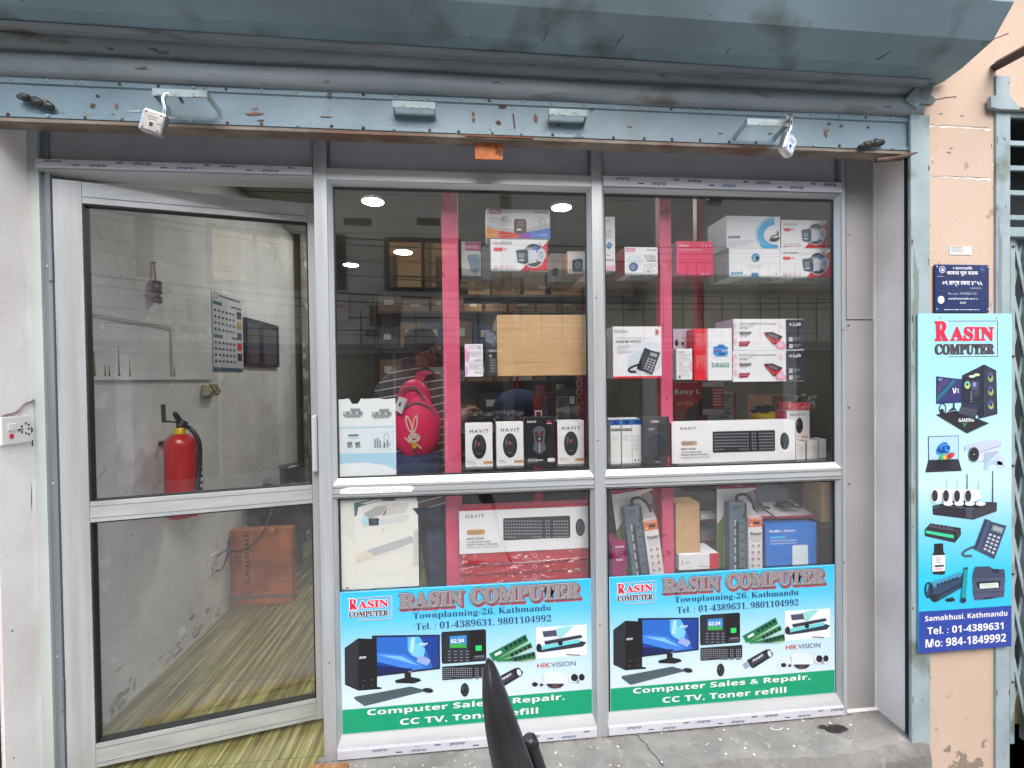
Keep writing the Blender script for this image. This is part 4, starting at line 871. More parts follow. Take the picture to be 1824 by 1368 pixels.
# ledge strip with rust runs
b = MB(); z = PX(250, 672, LX)[2]; b.box(LX, LX+.012, .10, 1.02, z-.012, z+.004, M['plaster'])
tag(b.build('wall_ledge'), 'thin plaster ledge across the grey wall with rust runs above', 'ledge')
b = lwall; fc = Face(b, (LX, .1, 1.8), (0, 1, 0), (0, 0, -1), 1., .6, [(0, 0), (100, 0), (100, 60), (0, 60)]); fc.N = Vector((1, 0, 0)); q = random.Random(12)
for (y, h) in ((.24, .10), (.29, .05), (.36, .13), (.42, .09), (.31, .05), (.71, .06)):
    for (w_, k, cc) in ((.6, 1., ink(180, 166, 130)), (.35, .6, ink(158, 124, 76)), (1.2, .12, ink(110, 62, 34))): yy = (y-.1)*100; fc.poly([(yy-w_, (1.8-z)*100), (yy+w_, (1.8-z)*100), (yy+.15, (1.8-z-h*k)*100), (yy-.1, (1.8-z-h*k)*100)], cc, 1 if k == 1 else 2)
b.box(LX, LX+.004, .12, .68, 1.585, 1.60, ink(172, 174, 168)); b.box(LX, LX+.004, .68, .695, z, 1.60, ink(190, 192, 186))
for i in range(34): fc2 = fc.blob(q.uniform(5, 99), q.uniform(2, 58), q.uniform(.2, .7), q.uniform(.2, .5), ink(200, 200, 194, .9) if q.random() < .5 else ink(170, 168, 160, .9), 1, i)
# crumbling foot of wall
fc = Face(b, (LX, .05, 1.1), (0, 1, 0), (0, 0, -1), 1.5, 1.1, [(0, 0), (150, 0), (150, 110), (0, 110)]); fc.N = Vector((1, 0, 0))
for i in range(90):
    x = q.uniform(2, 148); fc.blob(x, 110-abs(q.gauss(0, 6)), q.uniform(.5, 4), q.uniform(.4, 2.6), q.choice((ink(222, 224, 224), ink(168, 164, 154), ink(150, 146, 134), ink(196, 196, 190))), 1+i % 3, i)
for i in range(12): x, y = q.uniform(5, 145), q.uniform(0, 95); fc.line([(x, y), (x+q.uniform(-6, 6), y+q.uniform(-4, 4)), (x+q.uniform(-9, 9), y+q.uniform(-5, 5))], .2, ink(160, 158, 150), 2)
b.box(LX, LX+.004, .05, 1.55, .0, .006, ink(206, 204, 196)); b.build('left_wall', bd)
# fire extinguisher
ex = PX(325, 850, LX); ex = (LX+.085, .60, 0); er = .064
t = thing('fire_extinguisher', (ex[0], ex[1], .70), 'red fire extinguisher with yellow collar and black hose on the grey wall', 'fire extinguisher')
b = MB(); b.lathe([(0, .70), (er*.8, .703), (er, .72), (er, 1.04), (er*.93, 1.065), (er*.6, 1.085), (.02, 1.092)], (ex[0], ex[1], 0), M['extred'], 32); b.build('cylinder', t)
b = MB(); b.lathe([(.022, 1.09), (.024, 1.115), (.015, 1.12)], (ex[0], ex[1], 0), M['yellow'], 20); b.build('collar', t)
b = MB(); b.lathe([(.014, 1.115), (.014, 1.15), (0, 1.15)], (ex[0], ex[1], 0), M['black'], 14)
b.tube([(ex[0]+.01, ex[1]+.035, 1.135), (ex[0], ex[1], 1.15), (ex[0], ex[1]-.03, 1.185), (ex[0], ex[1]-.035, 1.195)], [.009, .012, .012, .006], M['black'], 8); b.build('valve', t)
b = MB(); b.tube([(ex[0], ex[1]+.0, 1.142), (ex[0]+.004, ex[1]-.07, 1.155), (ex[0]+.004, ex[1]-.115, 1.16), (ex[0]+.004, ex[1]-.118, 1.235)], [.004, .004, .009, .009], M['grime'], 8); b.build('lever', t)
b = MB(); b.tube([(ex[0]+.01, ex[1]+.01, 1.13), (ex[0]+.05, ex[1]+.0, 1.11), (ex[0]+.083, ex[1]+.0, 1.05), (ex[0]+.086, ex[1]-.005, .95), (ex[0]+.088, ex[1]-.03, .85), (ex[0]+.088, ex[1]-.05, .76), (ex[0]+.09, ex[1]-.05, .745)], .010, M['black'], 10)
b.tube([(ex[0]+.09, ex[1]-.05, .745), (ex[0]+.09, ex[1]-.045, .715)], .009, M['extred'], 10); b.build('hose', t)
b = MB(); b.box(ex[0]+.055, ex[0]+.068, ex[1]+.025, ex[1]+.05, .80, 1.0, ink(60, 40, 110)); 
for k in range(6): b.box(ex[0]+.069, ex[0]+.0695, ex[1]+.028, ex[1]+.046, .80+k*.03, .815+k*.03, W_)
b.build('printed_strip', t)
b = MB(); b.box(LX, ex[0]-.01, ex[1]-.015, ex[1]+.015, 1.04, 1.06, M['black']); b.build('wall_hook', t)
# calendar
c0 = onwall(376, 515, .004); c1 = onwall(432, 660, .004)
b = MB(); ctop, cbot = 1.85, 1.395; b.box(LX, LX+.004, c0[1], c1[1], cbot, ctop, ink(206, 212, 214))
t = thing('wall_calendar', (LX, c0[1], cbot), 'long printed wall calendar with blue foot hanging on the grey wall', 'calendar'); b.build('calendar_sheet', t)
b = MB(); f = Face(b, (LX+.0045, c0[1], ctop), (0, 1, 0), (0, 0, -1), c1[1]-c0[1], ctop-cbot, [(0, 0), (100, 0), (100, 140), (0, 140)]); f.N = Vector((1, 0, 0))
f.ring(10, 8, 6, 6, 1.5, INKG, 1); f.rect(20, 5, 92, 8, INKG, 1)
for y in (18, 76): f.rect(2, y, 30, y+6, ink(40, 110, 130), 1); f.rect(60, y+1, 96, y+4, INKG, 1)
for yy in (32, 88):
    for r_ in range(4):
        for c in range(6): f.rect(5+c*12, yy+r_*11, 11+c*12, yy+4+r_*11, INKG, 1)
for k, c in enumerate((INKG, ink(190, 160, 60), INKG, RED, INKG)): f.rect(80, 26+k*20, 96, 40+k*20, c, 1)
f.rect(0, 134, 100, 140, ink(40, 100, 130), 1); b.build('print', t)
# framed dark boards
y0 = PX(433, 600, LX)[1]; y1 = PX(492, 600, LX)[1]; zt = PX(433, 565, LX)[2]; zb = PX(433, 651, LX)[2]
t = thing('framed_board', (LX, y0, zb), 'dark two-pane board in a navy frame behind the calendar', 'frame')
b = MB()
for (a, c) in ((y0, y0+(y1-y0)*.40), (y0+(y1-y0)*.5, y1)): b.box(LX, LX+.012, a, c, zb+.01, zt-.01, plain('dim_print', (84, 80, 84), .4))
b.box(LX, LX+.003, y0, y1, zb, zt, M['dark']); b.build('picture', t)
b = MB()
for bx_ in ((y0, y1, zt-.02, zt), (y0, y1, zb, zb+.02), (y0, y0+.025, zb+.021, zt-.021), (y1-.025, y1, zb+.021, zt-.021), (y0+(y1-y0)*.4, y0+(y1-y0)*.5, zb+.021, zt-.021)): b.box(LX, LX+.02, bx_[0], bx_[1], bx_[2], bx_[3], M['frameblue'])
b.build('frame', t)
# hanging charm
hc = onwall(273, 520, .02); t = thing('hanging_charm', (LX, hc[1], hc[2]-.06), 'knotted brown charm hanging on a red string on the grey wall', 'charm')
b = MB(); q = random.Random(5)
for k in range(34): a = q.uniform(0, 6.28); z = q.uniform(-.05, .05); r_ = .020*math.cos(z*22); b.ball((LX+.018+.01*math.cos(a), hc[1]+r_*math.sin(a), hc[2]+z), .010, .009, .008, noisy('dried_chilli', (96, 62, 58), (126, 88, 80), 60, .8) if k == 0 else b.mats[0], 7, 5)
b.build('charm_body', t); b = MB(); b.tube([(LX+.012, hc[1], hc[2]+.05), (LX+.006, hc[1], hc[2]+.13)], .003, ink(170, 40, 50), 6); b.tube([(LX, hc[1], hc[2]+.135), (LX+.014, hc[1], hc[2]+.132)], .003, M['dark'], 6); b.build('string', t)
# worn carton with a black bin bag and bin behind
zL = Z['K']
mb = MB(); LYc = 1.16; x0, x1 = LX+.008, -1.074; mb.box(x0, x1, LYc, LYc+.06, .0, .452, M['legend'])
t = thing('worn_carton', (x0, LYc, 0), 'worn orange brown carton with vertical lettering on the striped floor', 'carton')
mb.build('carton_box', t, bevel=.004)
mb = MB(); f = Face(mb, (x0, LYc, .452), (1, 0, 0), (0, 0, -1), x1-x0, .452, [(160, 450), (735, 432), (738, 1098), (168, 1140)]); dk = ink(40, 24, 18, .8)
f.text('Legend', 290, 490, 356, 930, dk, 1, 'b', rot=90); f.rect(205, 690, 270, 700, dk); f.rect(205, 745, 270, 755, dk); f.rect(205, 690, 213, 755, dk); f.rect(262, 690, 270, 755, dk); f.rect(225, 715, 250, 730, dk)
f.text('HI', 262, 1020, 350, 1060, dk, 1, 'b', rot=90)
for x in (188, 210, 388, 408): f.rect(x, 470, x+5, 980, ink(120, 78, 50), 1)
for i, y in enumerate((745, 775, 812, 858, 900, 935, 965)): f.lines(200 if i > 3 else 400, y, 720, y+10, 1, ink(96, 60, 40), 1, seed=i)
f.rect(168, 1050, 735, 1085, ink(128, 106, 90), 1); f.poly([(430, 480), (560, 590), (640, 600), (560, 470)], ink(160, 92, 50), 1)
mb.build('lettering', t)
b = MB(); q = random.Random(8)
def crumple(v): k = 1+.14*math.sin(7*v[0]+3*v[2])*math.cos(5*v[1]+2*v[2])+.05*math.sin(19*v[0]*v[1]+11*v[2]); return [v[0]*k, v[1]*k, v[2]*k]
b.ball((-1.215, 1.38, .50), .20, .14, .175, plain('black_bin_bag', (22, 22, 24), .25), 40, 26, crumple); tag(b.build('bin_bag'), 'glossy black bin bag slumped behind the worn carton', 'bag')
b = MB(); b.tube([(-1.2, 1.25, .62), (-1.21, 1.19, .52), (-1.24, 1.135, .42), (-1.33, 1.13, .345), (-1.40, 1.13, .34), (-1.425, 1.135, .36), (-1.42, 1.17, .43)], .0045, M['black'], 8); tag(b.build('cable'), 'black cable draped over the front of the worn carton', 'cable')
b = MB(); b.lathe([(.07, .0), (.07, .72), (.078, .74), (.0, .74)], (-1.265, 1.66, 0), plain('steel_bin', (120, 122, 120), .3, .8), 28); tag(b.build('metal_bin'), 'tall steel cylinder bin standing behind the black bin bag', 'bin')
b = MB()
b.ball((-.93, 1.75, .46), .22, .15, .2, M['black'], 24, 16); tag(b.build('black_helmet'), 'round black helmet on the floor right of the carton', 'helmet')
b = MB(); A = Vector((-1.07, 1.5, .36)); B_ = Vector((-.66, 1.45, .58)); b.tube([tuple(A), tuple(B_)], .022, M['wood'], 4); tag(b.build('leaning_plank'), 'brown wooden slat leaning behind the carton', 'plank')
# notice board and papers on partition
px0, px1 = PY(456, 650, 2.24), PY(524, 712, 2.24); b = MB(); b.box(px0[0], px1[0], 2.232, 2.249, px1[2], px0[2], ink(186, 180, 160))
t = thing('notice_board', (px0[0], 2.24, px1[2]), 'beige notice board with small papers on the far partition', 'notice board'); b.build('board', t, bevel=.002)
for (x0_, y0_, x1_, y1_) in ((507, 672, 525, 696), (470, 693, 483, 712), (506, 697, 517, 711), (486, 664, 500, 671)):
    a, c = PY(x0_, y0_, 2.23), PY(x1_, y1_, 2.23); b = MB(); b.box(a[0], c[0], 2.2285, 2.231, c[2], a[2], ink(222, 222, 218)); f = Face(b, (a[0], 2.228, a[2]), (1, 0, 0), (0, 0, -1), c[0]-a[0], a[2]-c[2], [(0, 0), (10, 0), (10, 10), (0, 10)]); f.lines(1, 2, 9, 9, 3, G_, 1, seed=x0_); b.build('pinned_paper', t)
b = MB(); b.box(-1.3605, -1.335, 2.2, 2.34, 0, 2.55, noisy('peeling_frame', (130, 124, 110), (176, 170, 156), 8, .8, spots=[((214, 212, 204), 9, .58, .02)], k=.75)); tag(b.build('door_post'), 'peeling grey door post at the end of the far partition', 'post')
# office chair in the gloom
b = MB(); b.ball((-1.02, 2.1, .80), .17, .10, .19, M['black'], 20, 14); t = thing('office_chair', (-1.02, 2.15, 0), 'black office chair in the gloom beyond the door', 'chair'); b.build('backrest', t)
b = MB(); b.ball((-1.0, 2.32, .5), .24, .22, .06, M['black'], 20, 10); b.build('seat', t)
b = MB(); b.tube([(-1.0, 2.32, .46), (-1.0, 2.32, .08)], .025, M['black'])
for k in range(5): a = k*1.257; b.tube([(-1.0, 2.32, .09), (-1.0+.26*math.cos(a), 2.32+.26*math.sin(a), .04)], .018, M['black'], 8)
b.build('base', t)

# ================================================================ WINDOW SIGNS
SG = sign_mat('window_sign_print', [(0., (0, 160, 110)), (.001, (214, 240, 250)), (.06, (222, 242, 250)), (.13, (190, 232, 248)), (.2, (90, 208, 248)), (.27, (20, 196, 248)), (1., (20, 196, 248))])
SIY = -.003
sx0 = .961-.4535; sx1 = 1.4125; sw_ = sx1-sx0; shh = siT-siB
ws = thing('window_sign', (sx0, SIY, siB), 'blue and green shop sign in the foot of the right display window', 'sign', 'shop signs along the foot of the two display windows')
b = MB(); b.box(sx0, sx1, SIY-.0015, SIY+.002, siB, siT, SG); b.build('sign_board', ws)
def sface(mb): return Face(mb, (sx0, SIY-.0017, siT), (1, 0, 0), (0, 0, -1), sw_, shh, [(58, 115), (1762, 25), (1760, 985), (75, 1130)])
mb = MB(); f = sface(mb); GR = ink(0, 158, 112)
f.poly([(70, 955), (1760, 812), (1760, 985), (75, 1130)], GR, 1)
f.line([(60, 118), (1761, 28), (1759, 983), (76, 1127), (60, 118)], 3, ink(190, 226, 240), 1)
f.text('Computer Sales & Repair,', 244, 950, 1574, 1005, W_, 2, 'b', .004); f.text('CC TV, Toner refill', 466, 1016, 1396, 1068, W_, 2, 'b', .004)
mb.build('slogan_band', ws)
mb = MB(); f = sface(mb)
# heading: red shadow, white outline, grey letters
RS = ink(196, 60, 80); GY = ink(150, 138, 140); DG = ink(78, 70, 76); WG = ink(206, 214, 218)
def outline(t, x0, yt, x1, yb, r, m, l, st='s', off=0.):
    for k in range(8): a = k*math.pi/4; dx, dy = r*math.cos(a), r*math.sin(a); f.text(t, x0+dx, yt+dy, x1+dx, yb+dy, m, l, st, off)
def heading(t, x0, yt, x1, yb):
    outline(t, x0+9, yt+11, x1+9, yb+11, 9, RS, 1, off=.01); outline(t, x0, yt, x1, yb, 11, DG, 2, off=.01); outline(t, x0, yt, x1, yb, 6, WG, 3, off=.01); outline(t, x0+1, yt+1, x1+1, yb+1, 3.5, DG, 4, off=.008); f.text(t, x0+1, yt+1, x1, yb-1, GY, 5, 's', .014)
heading('RASIN', 466, 128, 898, 240); heading('COMPUTER', 948, 94, 1688, 210)
TD = ink(34, 58, 98)
f.text('Townplanning-26, Kathmandu', 556, 262, 1490, 320, TD, 2, 's', -.006); f.text('Tel. : 01-4389631, 9801104992', 574, 338, 1490, 394, TD, 2, 's', -.006)
outline('R', 120, 164, 178, 240, 6, W_, 1); f.text('R', 120, 164, 178, 240, ink(220, 30, 64), 2, 's', .02); outline('ASIN', 186, 178, 388, 230, 6, W_, 1); outline('ASIN', 186, 178, 388, 230, 2, ink(220, 30, 64), 2, 's'); outline('COMPUTER', 122, 256, 388, 296, 5, W_, 1); outline('COMPUTER', 122, 256, 388, 296, 1.5, ink(50, 48, 70), 2, 's')
for a in (((175, 160), (412, 142)), ((412, 142), (410, 304)), ((410, 304), (180, 316))): f.line(a, 7, W_, 1); f.line(a, 2.5, ink(120, 70, 90), 2)
mb.build('lettering', ws)
mb = MB(); f = sface(mb)
# tower, monitor
T0, T1, T2 = ink(26, 28, 34), ink(40, 42, 50), ink(16, 17, 22)
f.poly([(92, 512), (185, 444), (312, 450), (312, 790), (345, 796), (340, 806), (186, 818), (94, 775)], T0, 1); f.poly([(92, 512), (185, 444), (182, 816), (94, 772)], T1, 2); f.poly([(190, 452), (304, 458), (304, 800), (190, 812)], T2, 2)
f.text('acer', 192, 574, 240, 590, W_, 3, 'b'); 
for a in ((215, 745, 232, 748), (265, 738, 282, 741), (215, 776, 218, 792), (280, 770, 283, 786)): f.rect(*a, G_, 3)
f.poly([(278, 424), (738, 420), (738, 664), (306, 716), (306, 456), (278, 452)], T0, 3); f.poly([(310, 436), (728, 430), (726, 652), (314, 704)], ink(20, 62, 150), 4)
for pts, c in (([(310, 436), (520, 434), (728, 600), (726, 652), (600, 668), (312, 540)], (36, 104, 196)), ([(312, 545), (500, 560), (640, 650), (560, 672), (314, 610)], (60, 130, 220)), ([(520, 434), (600, 432), (640, 500), (560, 560), (520, 530)], (90, 180, 236)), ([(560, 470), (640, 520), (620, 600), (540, 560)], (120, 200, 240)), ([(600, 560), (680, 600), (650, 640), (580, 610)], (150, 170, 220)), ([(314, 640), (560, 660), (500, 682), (314, 702)], (14, 30, 84)), ([(650, 540), (726, 560), (726, 650), (690, 655)], (24, 60, 140)), ([(545, 440), (570, 436), (560, 540), (530, 548)], (170, 220, 246)), ([(320, 560), (480, 572), (600, 640), (470, 600)], (120, 190, 250))): f.poly(pts, ink(*c), 5)
f.text('acer', 596, 480, 656, 494, W_, 6, 'b', .005); f.poly([(498, 688), (540, 680), (542, 720), (600, 732), (612, 748), (560, 766), (440, 762), (432, 744), (498, 726)], T0, 3); f.text('acer', 526, 680, 550, 686, W_, 4)
# keyboard + mouse below
f.poly([(155, 862), (540, 788), (625, 812), (628, 824), (226, 926), (160, 878)], ink(70, 92, 104), 2); f.poly([(165, 858), (540, 790), (618, 810), (226, 908)], ink(28, 36, 42), 3)
for r_ in range(5):
    for c in range(20):
        u0 = c/20.+.01; u1 = u0+.036; v0 = r_/5.+.06; v1 = v0+.13
        def P_(u, v): ax, ay = 165+(540-165)*u, 858+(790-858)*u; bx2, by2 = 226+(618-226)*u, 908+(810-908)*u; return ax+(bx2-ax)*v, ay+(by2-ay)*v
        f.poly([P_(u0, v0), P_(u1, v0), P_(u1, v1), P_(u0, v1)], ink(104, 128, 132), 4)
f.ell(656, 815, 36, 17, T0, 4, rot=8); f.ell(650, 808, 22, 7, T1, 5, rot=8)
# fingerprint terminal
f.rrect(748, 402, 1050, 630, 14, T0, 1); f.rrect(758, 410, 930, 620, 10, T1, 2); f.rrect(948, 404, 1044, 600, 8, T2, 2); f.rect(804, 432, 918, 512, ink(60, 140, 210), 3); f.poly([(804, 490), (860, 482), (918, 492), (918, 512), (804, 514)], ink(60, 170, 70), 4); f.text('02:34', 812, 452, 900, 480, W_, 5, 'b', .01)
for r_ in range(4):
    for c in range(4): f.rect(792+c*40, 536+r_*22, 812+c*40, 543+r_*22, ink(130, 136, 146), 3)
f.rrect(978, 498, 1020, 536, 4, ink(50, 210, 110), 4); f.poly([(965, 570), (1045, 562), (1040, 598), (960, 600)], ink(60, 62, 70), 3); f.text('SIDENTEC', 975, 572, 1036, 580, LG_, 5)
keyboard_art(f, 752, 648, 1066, 745, 2); mouse_art(f, 904, 814, 27, 46, 2)
# memory
for i, (pts) in enumerate((((1068, 560), (1318, 420), (1336, 470), (1098, 612)), ((1110, 600), (1350, 478), (1364, 512), (1130, 616)), ((1130, 608), (1376, 540), (1384, 592), (1290, 606)))):
    f.poly(pts, ink(24, 120, 76) if i != 1 else ink(34, 138, 88), 2+i*3); f.line([pts[3], pts[2]], 4, ink(206, 210, 120), 3+i*3)
    for k in range(5): t = .38+k*.12; x = pts[0][0]*(1-t)+pts[1][0]*t+8; y = pts[0][1]*(1-t)+pts[1][1]*t+6; f.poly([(x, y), (x+22, y-11), (x+32, y+10), (x+10, y+22)], ink(18, 42, 36), 3+i*3)
f.poly([(1105, 558), (1148, 534), (1156, 552), (1112, 576)], ink(226, 236, 230), 4)
# usb stick
f.poly([(1068, 772), (1100, 750), (1120, 790), (1090, 808)], ink(150, 164, 180), 2); f.poly([(1102, 740), (1240, 662), (1270, 656), (1298, 690), (1290, 712), (1150, 800), (1130, 790)], T0, 3); f.poly([(1120, 752), (1232, 684), (1248, 716), (1142, 784)], ink(60, 60, 72), 4); f.ell(1270, 690, 14, 24, ink(214, 222, 230), 5, rot=-20)
for i, ch in enumerate('Imation'): x = 1142+i*11; y = 745-i*6.6; f.text(ch, x, y-12, x+9, y+6, W_, 6, 'b')
# cartridge photo
f.rect(1388, 374, 1728, 596, ink(232, 240, 244), 1); f.poly([(1396, 540), (1690, 470), (1726, 480), (1700, 510), (1420, 550)], ink(40, 52, 66), 3); f.poly([(1420, 505), (1680, 455), (1680, 480), (1424, 530)], ink(110, 210, 214), 4); f.poly([(1440, 470), (1690, 425), (1700, 445), (1450, 495)], ink(50, 54, 70), 4); f.poly([(1430, 400), (1540, 388), (1550, 430), (1440, 440)], ink(70, 76, 96), 4); f.poly([(1520, 380), (1600, 362), (1640, 364), (1560, 440), (1530, 440)], ink(150, 214, 214), 5); f.ell(1550, 482, 16, 18, T0, 6); f.ell(1406, 516, 18, 30, T0, 5); f.line([(1590, 566), (1680, 570)], 6, ink(70, 60, 60), 3)
f.text('HIK', 1394, 628, 1482, 662, ink(206, 70, 60), 2, off=.01); f.text('VISION', 1486, 622, 1652, 656, ink(90, 90, 104), 2)
f.poly([(1332, 770), (1350, 742), (1420, 712), (1440, 770), (1400, 795), (1340, 790)], ink(214, 228, 240), 2); f.ell(1376, 776, 20, 16, T0, 3); f.poly([(1430, 700), (1480, 684), (1560, 690), (1600, 720), (1600, 770), (1440, 780)], ink(222, 232, 240), 4); f.ell(1512, 770, 58, 34, ink(40, 44, 54), 5, a0=0, a1=180); f.ell(1512, 786, 22, 18, ink(90, 70, 66), 6)
f.poly([(1600, 712), (1700, 704), (1712, 730), (1690, 768), (1610, 760)], ink(226, 234, 242), 4); f.ell(1642, 728, 24, 26, T0, 5); f.ell(1690, 726, 20, 24, T0, 5); f.ell(1664, 752, 12, 12, ink(150, 160, 170), 6); f.ell(1420, 778, 12, 10, ink(60, 66, 80), 6)
mb.build('product_picture', ws)
w1_ = ws.copy(); col.objects.link(w1_); w1_.location.x = -.467; w1_['label'] = 'blue and green shop sign in the left display window, partly behind the black mirror'
for ch in list(ws.children): c = ch.copy(); col.objects.link(c); c.parent = w1_

# ================================================================ DISPLAY UNIT BEHIND THE GLASS
du = thing('display_rack', (0, .1, 0), 'red painted display rack with glass shelves behind the windows', 'display rack')
for (a, c) in ((-.097, -.036), (.75, .797)):
    b = MB(); b.box(a, c, .075, .08, 0, 2.54, M['pinkpost']); b.box(a, c, .0802, .115, 0, 2.54, M['redpost'])
    b.build('post', du, bevel=.001)
for (x, y) in ((-.09, .42), (.55, .45), (1.1, .45), (.3, .45)):
    b = MB(); b.box(x, x+.035, y, y+.035, 0, 2.3 if x > 1 else 1.25, M['redpost']); b.build('post', du)
def sz(k, X):
    if k == 1: return 1.733 if X < .48 else 1.724-.011*(X-.55)
    if k == 2: return 1.338 if X < .48 else 1.327-.038*(X-.55)
    if k == 3: return 1.0 if X < .48 else .993-.010*(X-.55)
    return .56
for k in (1, 2, 3, 4):
    for (a, c) in ((-.035, .449), (.5, .749), (.798, 1.44)):
        b = MB(); za, zc = sz(k, max(a, -.03)), sz(k, c); t_ = .005
        b.add([(a, .02, za-t_), (c, .02, zc-t_), (c, .42, zc-t_), (a, .42, za-t_), (a, .02, za-.0004), (c, .02, zc-.0004), (c, .42, zc-.0004), (a, .42, za-.0004)], [(0, 3, 2, 1), (4, 5, 6, 7), (0, 1, 5, 4), (2, 3, 7, 6), (0, 4, 7, 3), (1, 2, 6, 5)], M['shelfglass'])
        b.build('glass_shelf', du)
b = MB()
for z in (1.34, 1.0, .62): b.box(-.03, -.012, .07, .09, z-.012, z+.006, M['chrome'])
b.build('shelf_bracket', du)

WH = ink(240, 240, 242); ITEMS = {}
def goods(name, label, zone, px, Y, dep, base, k=None, side=None, cat='box', group=None, z0=None, topm=None, bev=.0012, grp=True):
    """a carton: px = its printed front face in zone coordinates, standing on shelf k"""
    mb = MB(); q4 = [PY(*zp(zone, *c), Y) for c in px]; xm = sum(c[0] for c in q4)/4
    if k: z0 = sz(k, xm)
    f, (x0, x1, zb, zt) = face_on(mb, zone, px, Y, z0)
    body = MB(); body.box(x0, x1, Y, Y+dep, zb, zt, base)
    if side: body.poly([(x0-.0003, Y, zb), (x0-.0003, Y+dep, zb), (x0-.0003, Y+dep, zt), (x0-.0003, Y, zt)], side); body.poly([(x1+.0003, Y, zb), (x1+.0003, Y+dep, zb), (x1+.0003, Y+dep, zt), (x1+.0003, Y, zt)], side)
    o = body.build(name, None, loc=(xm, Y, zb), bevel=bev); tag(o, label, cat, group or 'packed goods shown in the display windows')
    f.done = lambda: mb.build('print', o) if mb.v else None
    f.o = o; f.ext = (x0, x1, zb, zt); f.Y = Y
    return f
CAMB, CAMW, CAMD = ink(64, 76, 88), ink(212, 218, 226), ink(120, 140, 160)
def hik_art(f, x0, y0, x1, y1, top, blue, kind='D'):
    """white camera box print: name, pill, camera in a circle, red corner, four small icons"""
    W = x1-x0; H = y1-y0; P = lambda u, v: (x0+u*W, y0+v*H)
    f.poly([P(1, .10), P(1, 1), P(.50, 1)], RED, 1)
    f.text('HIK', *P(.055, .10), P(.13, 0)[0], P(0, .17)[1], ink(196, 70, 80), 2, off=.01); f.text('VISION', *P(.14, .10), P(.37, 0)[0], P(0, .17)[1], INKG, 2)
    f.rrect(*P(.05, .26), *P(.21, .37), H*.05, ink(226, 70, 80), 2); f.rrect(*P(.212, .27), *P(.29, .36), H*.04, ink(222, 190, 194), 2)
    f.ell(*P(.75, .52), W*.18, H*.36, ink(64, 62, 68), 2); f.ring(*P(.75, .52), W*.195, H*.38, W*.014, WH, 3); f.rect(*P(.62, .28), *P(.74, .50), ink(150, 160, 168), 3); f.poly([P(.74, .24), P(.80, .22), P(.84, .36), P(.74, .44)], ink(*blue), 3)
    f.poly([P(.63, .36), P(.80, .36), P(.80, .74), P(.63, .78)], CAMW, 4); f.ell(*P(.88, .52), W*.085, H*.21, ink(206, 214, 224), 4, rot=10); f.ell(*P(.88, .52), W*.05, H*.13, ink(176, 188, 202), 5)
    f.poly([P(.44, .36), P(.60, .33), P(.655, .38), P(.655, .74), P(.60, .78), P(.47, .72)], ink(70, 78, 88), 5); f.rrect(*P(.48, .46), *P(.58, .60), H*.02, ink(120, 150, 170), 6); f.rect(*P(.49, .64), *P(.58, .69), ink(190, 210, 220), 6)
    f.line([P(.85, .14), P(.90, .30)], W*.012, ink(60, 50, 56), 6)
    for i in range(4): f.ring(*P(.08+i*.10, .87), W*.034, H*.055, W*.008, ink(222, 120, 130), 2, n=12)
    f.ell(*P(.08, .90), W*.03, H*.03, RED, 3, a0=0, a1=180); f.lines(*P(.17, .85), *P(.20, .89), 1, G_, 2)
# --- upper shelf, left window
f = goods('camera_box', 'white camera box with rainbow foot lying topmost in the left window', 'A', [(376, 190), (930, 215), (926, 468), (370, 440)], .07, .10, WH, z0=1.733+.128)
zt_ = f.ext
f.poly([(370, 345), (500, 385), (640, 415), (926, 375), (926, 470), (370, 442)], ink(236, 150, 50), 1); f.poly([(470, 378), (640, 415), (926, 375), (926, 470), (470, 446)], ink(228, 66, 60), 2); f.poly([(640, 415), (926, 375), (926, 470), (650, 458)], ink(150, 70, 170), 3); f.poly([(740, 402), (926, 375), (926, 470), (750, 464)], ink(66, 126, 214), 4)
f.poly([(370, 335), (600, 375), (926, 330), (926, 372), (640, 412), (500, 388), (370, 352)], ink(206, 204, 202), 2)
f.rect(402, 196, 502, 236, RED, 2); f.text('alhua', 412, 204, 492, 228, W_, 3, 'b'); f.text('Smart DUAL', 796, 222, 902, 240, INKG, 2, 'b', .005); f.text('Smart Dual Light', 398, 266, 540, 288, ink(150, 100, 90), 2); f.ring(530, 280, 26, 20, 4, ink(206, 90, 60), 2); f.lines(398, 296, 590, 352, 4, LG_, 2)
f.poly([(660, 275), (820, 285), (820, 350), (700, 380)], ink(226, 230, 232), 3); f.ell(855, 322, 32, 42, ink(190, 206, 206), 4); f.ell(858, 322, 20, 28, ink(220, 226, 226), 5); f.rrect(610, 286, 718, 410, 22, ink(84, 66, 56), 5); f.poly([(640, 300), (690, 300), (700, 360), (630, 360)], ink(140, 104, 84), 6); f.rect(632, 372, 672, 390, W_, 6); f.poly([(600, 290), (720, 320), (780, 300), (720, 280), (640, 270)], ink(240, 240, 240), 4)
for i in range(6): f.text('ABYMAZ'[i], 405+i*31, 412+i*2, 417+i*31, 424+i*2, W_, 5)
f.text('COLOR', 822, 430, 896, 440, W_, 6); f.done()
f = goods('camera_box', 'white camera box with red corner under the rainbow camera box', 'A', [(412, 458), (908, 472), (905, 752), (410, 738)], .06, .10, WH, 1)
hik_art(f, 412, 460, 906, 745, .1, (60, 110, 190)); f.done()
f = goods('camera_box', 'small white camera box with orange side by the left window edge', 'A', [(1085, 550), (1300, 580), (1300, 775), (1075, 745)], .09, .10, ink(232, 224, 214), 1, side=ink(224, 122, 84))
